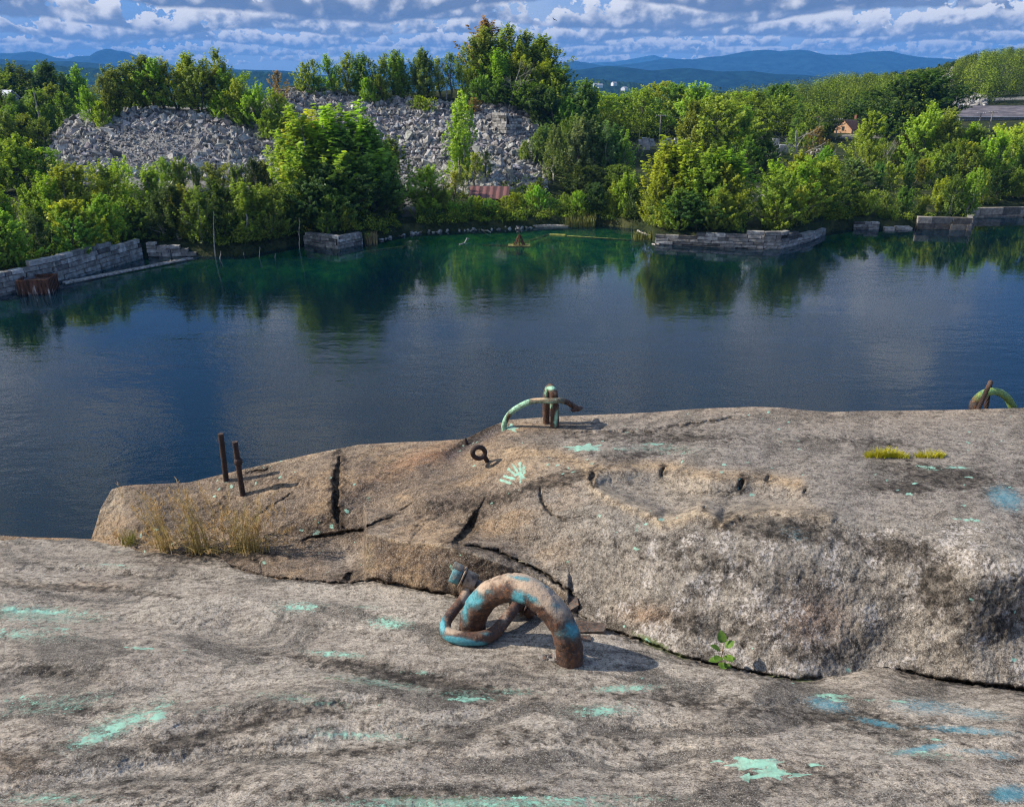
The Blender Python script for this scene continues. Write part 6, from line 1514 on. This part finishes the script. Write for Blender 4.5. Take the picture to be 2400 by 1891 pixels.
pt = np.maximum.reduce([1.0 * zb4(480, 450, 110, 110), .9 * zb4(390, 560, 45, 170), 1.15 * zb4(930, 440, 75, 90, 20), .85 * zb4(1080, 450, 110, 40, 30), .8 * zb4(960, 235, 150, 30, 8), .85 * zb4(1480, 760, 110, 120), .6 * zb4(1430, 800, 150, 90), .6 * zb4(1200, 300, 120, 40, 35), .5 * zb4(1320, 520, 90, 60, 40), .45 * zb4(640, 380, 80, 40)]) * front
wn = np.clip(nv[:, 2] * .75 + .12, 0, 1) * .9 + .35 * zb4(1150, 430, 200, 90, 35) + .25 * zb4(480, 340, 100, 50)  # upward faces turned tan: light from above painted in along with wear
attr_f(me, 'paint', pt); attr_f(me, 'worn_lit', wn)
# mortar crumbs round its foot
mb = MB(); q = np.random.default_rng(4)
for k in range(16):
    V, F = ROCKS[k % 16]; s = q.uniform(.03, .075); a, b = Z4(1345 + q.normal(0, 75), 1066 + q.normal(0, 18)); p = on_rock(float(a), float(b)) - org
    mb.add(V @ rot_rand(q, 1, .5)[0].T * s * np.array([1.2, 1, .55]) + p + np.array([0, 0, .006]), F)
for k in range(8):
    V, F = ROCKS[k]; s = q.uniform(.02, .035); a, b = Z4(1620 + q.normal(0, 40), 1105 + q.normal(0, 8)); p = on_rock(float(a), float(b)) - org; mb.add(V * s * np.array([1.3, 1, .4]) + p, F)
o = mb.build('mortar', iron_mat('crumbled_mortar', (.25, .60, .45), (.12, .35, .3), worn_lit=(.24, .22, .20), rust=(.12, .11, .10), deep=(.05, .045, .045), scale=30, amount=.18), root, False); set_attrs(o, None, lambda c: np.full(len(c), .5))

# shackle hanging in the staple
bow = np.array([(438, 262, .215), (405, 370, .185), (345, 480, .135), (262, 585, .075), (196, 690, .0), (205, 790, -.065), (310, 838, -.095), (470, 862, -.10), (590, 846, -.085), (695, 785, -.03), (765, 705, .03), (840, 610, .09), (890, 545, .14), (925, 480, .185)])
yl = pl[1]
Bp = at_Y(*Z4(bow[:, 0], bow[:, 1]), yl + bow[:, 2])
# nothing of it may sink into the rock
for i in range(len(Bp)):
    rr_ = px_r([25, 25, 26, 28, 30, 33, 34, 34, 34, 32, 30, 29, 28, 27][i], Bp[i])
    for _ in range(60):
        low = Bp[i] - np.array([0, 0, rr_ * .92]); a, b = to_px(low)
        if rng_of(on_rock(float(a), float(b))) >= rng_of(low): break
        Bp[i] = Bp[i] + np.array([0, 0, .004])
bp = spline(Bp, 80)
rootS = empty('shackle', pl, 'rusty bow shackle with turquoise rim hanging in the big staple', 'shackle')
mb = MB(); rad = np.interp(np.linspace(0, 1, 80), [0, .15, .3, .45, .6, .75, .9, 1], [.95, .98, 1.05, 1.3, 1.36, 1.2, 1.12, 1.05])
mb.tube(bp - pl, rad * px_r(25, bp[40]), 28); ob = mb.build('bow', M_iron_blue, rootS)
a_, b_ = to_px(np.array([v.co[:] for v in ob.data.vertices]) + pl)
def zb5(cx, cy_, rx, ry, ang=0): x_, y_ = Z4(cx, cy_); return blob(a_, b_, float(x_), float(y_), rx * .2306 / K, ry * .2306 / K, ang)
attr_f(ob.data, 'paint', np.maximum.reduce([1.25 * zb5(330, 880, 240, 48, 8), 1.1 * zb5(160, 720, 40, 110), 1.0 * zb5(520, 905, 150, 32), .6 * zb5(600, 800, 80, 30), .3 * zb5(390, 300, 60, 80)]))
attr_f(ob.data, 'worn_lit', np.maximum.reduce([.9 * zb5(260, 760, 120, 50), .8 * zb5(400, 400, 60, 120), .55 * zb5(800, 600, 60, 90)]))
e0, e1 = Bp[0], Bp[-1]; ax = (e1 - e0) / np.linalg.norm(e1 - e0)
rs = px_r(25, e0)
def add_cyl(mb, a, b, r0, r1=None, n=24): mb.tube(np.stack([a, a + (b - a) * .04, b - (b - a) * .04, b]) - pl, [r0 * .93, r0, r1 or r0, (r1 or r0) * .93], n)
mb = MB(); add_cyl(mb, e0 - ax * .075, e1 + ax * .10, rs * .86); pin = mb.build('pin', M_iron_blue, rootS); set_attrs(pin, lambda c: .35 * np.ones(len(c)), lambda c: np.full(len(c), .35))
for e, s in ((e0, -1), (e1, 1)):
    mb = MB(); add_cyl(mb, e - ax * .026, e + ax * .026, rs * 1.75); oe = mb.build('eye', M_iron_blue, rootS); set_attrs(oe, None, lambda c: np.full(len(c), .55 if s < 0 else .1))
    mb = MB(); add_cyl(mb, e + ax * s * .032, e + ax * s * .040, rs * 2.15); ow = mb.build('washer', M_iron_blue, rootS); set_attrs(ow, None, lambda c: np.full(len(c), .5 if s < 0 else .0))
    mb = MB(); add_cyl(mb, e + ax * s * .044, e + ax * s * .085, rs * 1.75, None, 6 if s > 0 else 24); on_ = mb.build('nut', M_iron_blue, rootS); set_attrs(on_, lambda c: np.full(len(c), .62 if s < 0 else .0), lambda c: np.full(len(c), .5 if s < 0 else .0))
mb = MB(); c0_ = e0 - ax * .055 + np.array([0, 0, rs * 1.9]); add_cyl(mb, c0_ - ax * .022, c0_ + ax * .022, rs * .75); oc = mb.build('cotter', M_iron_blue, rootS); set_attrs(oc, lambda c: np.full(len(c), .4), lambda c: np.full(len(c), .5))
mb = MB(); c1e = e1 + ax * .06; add_cyl(mb, c1e + np.array([0, 0, -.10]), c1e + np.array([0, 0, .01]), rs * .7); oc = mb.build('cotter', M_iron_blue, rootS); set_attrs(oc)

# loose dark flakes of stone behind the staple
M_flake = iron_mat('dark_flaking_stone', (.02, .02, .02), (.05, .05, .05), worn_lit=(.20, .17, .14), rust=(.10, .08, .065), deep=(.025, .022, .02), scale=24)
for (zx, zy, sz, lab, sd) in ((1650, 730, (.15, .10, .07), 'dark flaking stone chip lying right of the big staple', 2), (1460, 480, (.075, .08, .11), 'dark stone knob behind the arch of the big staple', 5), (1560, 820, (.09, .06, .025), 'thin dark flake on the slab beside the staple leg', 9)):
    x_, y_ = Z4(zx, zy + 30); p = on_rock(float(x_), float(y_)); V, F = ROCKS[sd]; mb = MB(); mb.add(V * np.array(sz) * 1.25, F); o = mb.build('stone_chip', M_flake, smooth=False, loc=p); set_attrs(o, None, lambda c: np.full(len(c), .25)); tag(o, lab, 'stone chip')
# straws
for (xa, ya, xb_, yb_, lab) in ((*Z4(935, 88), *Z4(1105, 135), 'pale dry straw lying in the crack above the staple'), (*(1980, 1437), *(2010, 1442), 'dry straw in the crack under the right lobe of rock')):
    A = on_rock(float(xa), float(ya), .012); B = on_rock(float(xb_), float(yb_), .008); mb = MB(); mb.tube(np.stack([A - A, (B - A) * .5 + [0, 0, .01], B - A]), [.003, .0035, .002], 5); tag(mb.build('straw', simple_mat('dry_straw', (.42, .32, .18), (.58, .48, .32), 30), loc=A), lab, 'straw')

# hairpin post with the bent rod
Zh = Zc((1150, 880), .12882)
M_iron_mint = iron_mat('rusty_iron_mint_paint', (.22, .52, .33), (.42, .68, .46), worn_lit=(.42, .26, .15), rust=(.10, .055, .038), deep=(.03, .018, .016), scale=20)
pb = on_rock(*[float(v) for v in Zh(1165, 930)]); rb = on_rock(*[float(v) for v in Zh(1012, 868)])
rootP = empty('hairpin_post', pb, 'rusty hairpin shaped iron post with mint paint at the cliff edge', 'iron post')
fr = np.array([at_Y(*Zh(x_, y_), pb[1]) for x_, y_ in ((1166, 820), (1160, 600), (1150, 400), (1138, 300))])
rbk = np.array([at_Y(*Zh(x_, y_), rb[1] + .0) for x_, y_ in ((1030, 300), (1012, 420), (1008, 640), (1010, 800))])
topm = (fr[-1] + rbk[0]) / 2 + np.array([0, 0, .028])
pp = spline(np.concatenate([[pb - [0, 0, .1]], fr, [topm], rbk, [rb - [0, 0, .08]]]), 60)
rp = np.linspace(px_r(21.5, pb), px_r(15.5, rb), 60)
mb = MB(); mb.tube(pp - pb, rp, 20); o = mb.build('post', M_iron_mint, rootP)
a_, b_ = to_px(np.array([v.co[:] for v in o.data.vertices]) + pb)
def zb6(cx, cy_, rx, ry, ang=0): x_, y_ = Zh(cx, cy_); return blob(a_, b_, float(x_), float(y_), rx * .12882 / K, ry * .12882 / K, ang)
attr_f(o.data, 'paint', np.maximum.reduce([1.2 * zb6(1100, 230, 110, 40), 1.0 * zb6(1010, 320, 35, 90), 1.0 * zb6(1190, 780, 40, 180, 8), .8 * zb6(1100, 560, 40, 50)])); attr_f(o.data, 'worn_lit', .6 * zb6(1180, 340, 50, 60))
hp = [(246, 985), (246, 900), (285, 785), (375, 665), (520, 565), (700, 482), (900, 455), (1090, 462), (1250, 455), (1380, 482), (1490, 548), (1590, 612)]
b0_ = on_rock(*[float(v) for v in Zh(246, 985)]); yy = np.interp([h[0] for h in hp], [246, 1090, 1250, 1590], [b0_[1], pb[1] - .045, pb[1] - .045, pb[1] + .03])
hb_ = np.array([at_Y(*Zh(h[0], h[1]), y_) for h, y_ in zip(hp, yy)]); hb_ = np.concatenate([[hb_[0] - [0, 0, .06]], hb_])
rootH = empty('bent_rod', b0_, 'mint painted bent iron rod arching before the hairpin post', 'iron rod')
hs = spline(hb_, 70); mb = MB(); mb.tube(hs - b0_, px_r(13.2, hs[35]), 18); o = mb.build('rod', M_iron_mint, rootH)
a_, b_ = to_px(np.array([v.co[:] for v in o.data.vertices]) + b0_)
pt = np.where(a_ < Zh(700, 0)[0], .75, .35); pt = np.where(a_ > Zh(1350, 0)[0], .1, pt) + .3 * zb6(1000, 500, 250, 25); attr_f(o.data, 'paint', pt - .9 * zb6(330, 800, 40, 120)); attr_f(o.data, 'worn_lit', .85 * zb6(850, 420, 200, 30) + .6 * zb6(420, 580, 90, 60))
t0, t1 = at_Y(*Zh(1470, 632), pb[1] - .02), at_Y(*Zh(1660, 588), pb[1] + .10); mb = MB(); rt_ = px_r(12.5, t0); tt = np.linspace(0, 1, 9); mb.tube(t0 + (t1 - t0) * tt[:, None] - b0_, rt_ * np.array([.45, .8, .97, 1, 1, 1, .97, .8, .45]), 14); o = mb.build('crossbar', M_iron_mint, rootH); set_attrs(o, lambda c: np.full(len(c), -.3))

# small ring bolt and the iron stub beside it
Zr = Zc((900, 850), .4391)
M_dark = iron_mat('dark_rusted_iron', (.02, .012, .01), (.03, .02, .016), worn_lit=(.09, .055, .04), rust=(.050, .026, .019), deep=(.018, .011, .010), scale=30, hot=(.06, .03, .02))
cb = on_rock(*[float(v) for v in Zr(560, 520)]); th = np.linspace(-.25, 2 * np.pi - .35, 26)
pts = [(566, 524), (545, 514)] + [(506 + 33 * math.cos(a + .9), 480 + 30 * math.sin(a + .9)) for a in th]
P_ = np.array([at_Y(*Zr(x_, y_), cb[1] - .01 + .0006 * (x_ - 560)) for x_, y_ in pts]); P_[0] = cb - np.array([0, 0, .03])
mb = MB(); sp_ = spline(P_, 70); mb.tube(sp_ - cb, px_r(11.2, cb), 14); o = mb.build('ring_bolt', M_dark, loc=cb); set_attrs(o); tag(o, 'small dark ring bolt in the hollow below the bent rod', 'ring bolt')
cb = on_rock(*[float(v) for v in Zr(440, 436)]); tp = at_Y(*Zr(434, 400), cb[1]); mb = MB(); mb.tube(np.stack([cb - [0, 0, .04], cb, (cb + tp) / 2, tp]) - cb, [.014, .013, .010, .004], 10); o = mb.build('iron_stub', M_dark, loc=cb); set_attrs(o); tag(o, 'short pointed iron stub above the rust stain', 'iron stub')
# two rods
for (xb_, yb_, xt_, yt_, lab, collar) in ((479, 1017, 467, 918, 'plain dark iron rod upright on the ledge, farther of the pair', False), (514, 1047, 497, 935, 'dark iron rod with a collar at half height, nearer of the pair', True)):
    cb = on_rock(xb_, yb_); tp = at_Y(xt_, yt_, cb[1]); L_ = np.linalg.norm(tp - cb); v_ = (tp - cb) / L_; r_ = px_r(12.6, cb)
    root = empty('iron_rod', cb, lab, 'iron rod', 'pair of iron rods on the ledge')
    t_ = np.linspace(-.25, 1, 16)[:, None]; mb = MB(); mb.tube(v_ * L_ * t_, [r_] * 15 + [r_ * .98], 18); o = mb.build('rod', M_dark, root); set_attrs(o, None, lambda c: np.clip((c[:, 2] - L_ * .97) * 40, 0, .9))
    if collar:
        ct = at_Y(504.5, 977, cb[1]) - cb; mb = MB(); mb.tube(np.stack([ct + v_ * k for k in (-.020, -.016, -.006, .006, .016, .020)]), r_ * np.array([1.02, 1.3, 1.52, 1.52, 1.3, 1.02]), 18); o = mb.build('collar', M_dark, root); set_attrs(o)
# hoop at the right with the wire rope
Zo = Zc((2200, 860), .09225)
ed = on_rock(2085, float(sil(2085)) + 1); Yo = ed[1] + .10
M_iron_green = iron_mat('rusty_iron_green_paint', (.03, .22, .19), (.30, .40, .06), worn_lit=(.16, .14, .13), rust=(.07, .05, .045), deep=(.02, .015, .014), scale=16)
hp = [(905, 1150), (915, 1010), (955, 880), (1040, 760), (1180, 665), (1350, 622), (1510, 638), (1660, 715), (1780, 835), (1850, 985), (1880, 1130)]
P_ = np.array([at_Y(*Zo(x_, y_), Yo + .06 * (x_ - 900) / 1000) for x_, y_ in hp]); P_ = np.concatenate([[P_[0] - [0, 0, .25]], P_, [P_[-1] - [0, 0, .25]]])
sp_ = spline(P_, 70); rh = px_r(1, sp_[30]) * np.interp(np.linspace(0, 1, 70), [0, .2, .35, .5, .8, 1], [26, 25, 19.5, 17.5, 17.5, 18])
root = empty('iron_hoop', P_[1], 'thick iron hoop with green and yellow paint at the right cliff edge', 'iron hoop')
mb = MB(); mb.tube(sp_ - P_[1], rh, 24); o = mb.build('bar', M_iron_green, root)
attr_f(o.data, 'paint', np.clip(np.repeat(np.interp(np.linspace(0, 1, 70), [0, .22, .34, .45, .9, 1], [.0, .1, .7, .95, .75, .3]), 24).tolist() + [0] * (len(o.data.vertices) - 70 * 24), 0, 1)); attr_f(o.data, 'worn_lit', np.zeros(len(o.data.vertices)))
A = at_Y(*Zo(1035, 1000), Yo - .045); B = at_Y(*Zo(1305, 410), Yo - .03); Cc = at_Y(*Zo(1290, 520), Yo + .13); Dd = at_Y(*Zo(1200, 1050), Yo + .13)
mid_ = spline(np.array([A - (B - A) * .25, A, (A + B) / 2, B, (B + Cc) / 2 + [0, 0, .012], Cc, Dd]), 90); T_ = np.gradient(mid_, axis=0); T_ /= np.linalg.norm(T_, axis=1)[:, None]
N_ = np.cross(T_, [0, 1, .2]); N_ /= np.linalg.norm(N_, axis=1)[:, None]; B_ = np.cross(T_, N_); rc = px_r(10, A); mb = MB(); aa = np.arange(90) * .33
for k in range(6):
    f_ = aa + k * math.pi / 3; mb.tube(mid_ + rc * .62 * (np.cos(f_)[:, None] * N_ + np.sin(f_)[:, None] * B_) - A, rc * .42, 6)
o = mb.build('wire_rope', M_dark, loc=A); set_attrs(o, None, lambda c: np.clip((c[:, 2] - (B - A)[2] * .55) * 14, 0, .8)); tag(o, 'twisted rusty wire rope looped round the green hoop', 'wire rope')

# ------------------------------------------------------------------ what grows on the rock
def blades(name, bases, hts, leans, wid, nseg, seed, mat, label, cat, heads=0.0, greenness=.2, curl=.5, group=None, headsize=.010):
    q = np.random.default_rng(seed); o0 = np.mean(bases, 0); V, F, A_, off = [], [], [], 0
    def strip(P, w, val):
        nonlocal off
        m_ = len(P); a = q.uniform(0, 3.14); u = np.array([math.cos(a), math.sin(a), 0])
        ww = np.linspace(1, .25, m_)[:, None] * w
        V.append(np.concatenate([P - u * ww, P + u * ww])); F.append(np.array([[off + i, off + i + m_, off + i + m_ + 1, off + i + 1] for i in range(m_ - 1)])); A_.append(np.full(2 * m_, val)); off += 2 * m_
    for b, h, l in zip(bases, hts, leans):
        t = np.linspace(0, 1, nseg)[:, None]; P = (b - o0) + np.array([0, 0, 1]) * h * (t - .12 * t ** 2.5 * curl) + np.array([l[0], l[1], 0]) * h * (t ** 1.7)
        g = np.clip(q.normal(greenness, .22), 0, 1); strip(P, wid * q.uniform(.7, 1.3), g)
        if q.random() < heads:
            for k in range(14):
                tt = q.uniform(.74, 1.0); c = P[0] + (P[-1] - P[0]) * 0 + np.array([np.interp(tt, t[:, 0], P[:, j]) for j in range(3)]); d_ = q.normal(0, 1, 3); d_[2] = abs(d_[2]) + .9; d_ /= np.linalg.norm(d_)
                strip(np.stack([c, c + d_ * headsize * q.uniform(.8, 2.2), c + d_ * headsize * 2.6]), wid * 1.25, -.25)
    me = mesh_np(name, np.concatenate(V), np.concatenate(F), False); attr_f(me, 'green', np.concatenate(A_))
    return tag(link(name, me, mat, loc=o0), label, cat, group)
m, nt, out = material('dry_grass'); g_ = nt.attr('green')
c = nt.mix(nt.lin(g_, 0, 1), (.52, .38, .16), (.16, .18, .03)); c = nt.mix(nt.lin(g_, 0, -.3), c, (.50, .34, .17))
d = nt.node('ShaderNodeBsdfDiffuse'); t = nt.node('ShaderNodeBsdfTranslucent'); nt.put(d.inputs[0], c); nt.put(t.inputs[0], c); a = nt.node('ShaderNodeMixShader'); a.inputs[0].default_value = .35
nt.l.new(d.outputs[0], a.inputs[1]); nt.l.new(t.outputs[0], a.inputs[2]); nt.l.new(a.outputs[0], out.inputs[0]); M_grass = m
def tuft(cx, cy_, wx, n, h, lean, seed, label, heads, green, wid=.0022, hv=.3, litter=0, lsd=.16):
    q = np.random.default_rng(seed); xs = cx + q.normal(0, wx * .45, n); ys = cy_ + q.normal(0, 4, n)
    B_ = on_rock(xs, ys); H_ = h * q.uniform(1 - 2 * hv, 1, n); Ln = np.stack([lean + q.normal(0, lsd, n), q.normal(0, lsd, n)], -1)
    if litter:
        k = int(n * litter); H_[:k] *= .35; Ln[:k] = q.normal(0, 1.1, (k, 2)) * np.array([1.3, .6])
    return blades('grass_tuft', B_, H_, Ln, wid, 7, seed, M_grass, label, 'grass tuft', heads, green, group='dry grass tufts on the ledge')
tuft(352, 1163, 26, 80, .40, -.22, 3, 'tall dry grass tuft leaning left on the ledge, left one of the tall tufts', .40, .18, litter=.35, lsd=.08)
tuft(425, 1168, 34, 100, .44, -.06, 4, 'tallest dry grass tuft on the ledge, between two other tufts', .40, .28, litter=.35, lsd=.11)
tuft(525, 1166, 52, 150, .33, .03, 5, 'broad bushy dry grass tuft below the collared iron rod', .45, .25, litter=.25, lsd=.15)
tuft(272, 1150, 26, 80, .11, 0, 6, 'short greenish grass tuft at the left end of the ledge', .1, .75, hv=.35)
tuft(462, 1170, 90, 90, .09, 0, 7, 'flattened straw litter along the foot of the grassy ledge', .0, .05, litter=.9)
m, nt, out = material('bright_moss_grass'); g_ = nt.attr('green'); c = nt.mix(nt.lin(g_, 0, 1), (.62, .50, .05), (.50, .50, .03)); c = nt.mix(nt.lin(g_, 0, -.3), c, (.35, .20, .05))
d = nt.node('ShaderNodeBsdfDiffuse'); t = nt.node('ShaderNodeBsdfTranslucent'); nt.put(d.inputs[0], c); nt.put(t.inputs[0], c); a = nt.node('ShaderNodeMixShader'); a.inputs[0].default_value = .4
nt.l.new(d.outputs[0], a.inputs[1]); nt.l.new(t.outputs[0], a.inputs[2]); nt.l.new(a.outputs[0], out.inputs[0]); M_moss = m
def moss(cx, cy_, wx, n, h, seed, label, heads=.0):
    q = np.random.default_rng(seed); xs = cx + q.uniform(-1, 1, n) * wx; ys = cy_ + q.normal(0, 1.5, n); B_ = on_rock(xs, ys)
    H_ = h * (1 - .65 * ((xs - cx) / wx) ** 2) * q.uniform(.5, 1.1, n); Ln = np.stack([(xs - cx) / wx * .7 + q.normal(0, .25, n), q.normal(0, .25, n)], -1)
    blades('grass_tuft', B_, H_, Ln, .0022, 5, seed, M_moss, label, 'grass tuft', heads, .6, group='bright tufts on the flat rock top', headsize=.005)
moss(1868, 967, 36, 340, .060, 11, 'bright yellow green grass cushion on the flat rock, left of the pair'); moss(1908, 968, 16, 60, .035, 13, 'tiny low green tuft touching the bright cushion'); moss(1968, 967, 30, 220, .045, 12, 'low olive tuft on the flat rock, right of the bright cushion')
# seedling in the crack
q = np.random.default_rng(31); cb = on_rock(1526, 1410); root = empty('seedling', cb, 'little green leafy seedling sprouting from the crack below the rock face', 'seedling')
M_leafg = simple_mat('fresh_leaf', (.05, .11, .012), (.12, .20, .02), 40, .6); M_stem = simple_mat('red_stem', (.16, .07, .03), (.22, .14, .05), 20)
mb = MB(); mb.tube([[0, 0, -.01], [-.004, -.006, .05], [-.002, -.012, .115]], [.0028, .0022, .0012], 6); mb.build('stem', M_stem, root)
def leaf_blade(L, W):
    """a heart shaped leaf with a fold along its rib"""
    s_ = np.linspace(0, 1, 9); w_ = W * np.sin(np.pi * np.clip(s_ * .93 + .07, 0, 1)) ** .75 * (1 - .35 * s_); V = []
    for s, w in zip(s_, w_): V += [(-w, s * L, .18 * w - .10 * L * s * s), (0, s * L, -.10 * L * s * s), (w, s * L, .18 * w - .10 * L * s * s)]
    F = []
    for i in range(8): a = 3 * i; F += [[a, a + 1, a + 4, a + 3], [a + 1, a + 2, a + 5, a + 4]]
    return np.array(V), np.array(F)
for (hz, az, el, L, W) in ((.112, 100, 58, .050, .019), (.095, 20, 35, .045, .018), (.085, 175, 30, .046, .018), (.066, 300, 8, .046, .019), (.060, 225, 12, .043, .018), (.050, 350, 5, .044, .018), (.038, 180, -2, .042, .017), (.036, 265, 0, .045, .018), (.022, 320, -6, .036, .015)):
    V, F = leaf_blade(L * .95, W * 1.2); Mx = np.array((Matrix.Rotation(R(az - 90), 3, 'Z') @ Matrix.Rotation(R(el), 3, 'X'))); V = V @ Mx.T; d_ = np.array([math.cos(R(az)), math.sin(R(az)), 0]) * .012
    mb = MB(); mb.add(V + d_, F); o = mb.build('leaf', M_leafg, root, loc=(-.002, -.008, hz)); st = MB(); st.tube([[0, 0, 0], d_ * .6, d_], .0009, 5); st.build('stalk', M_stem, o)
for o in bpy.data.objects:
    for k in ('_x', '_c', '_k'):
        if k in o.keys(): del o[k]
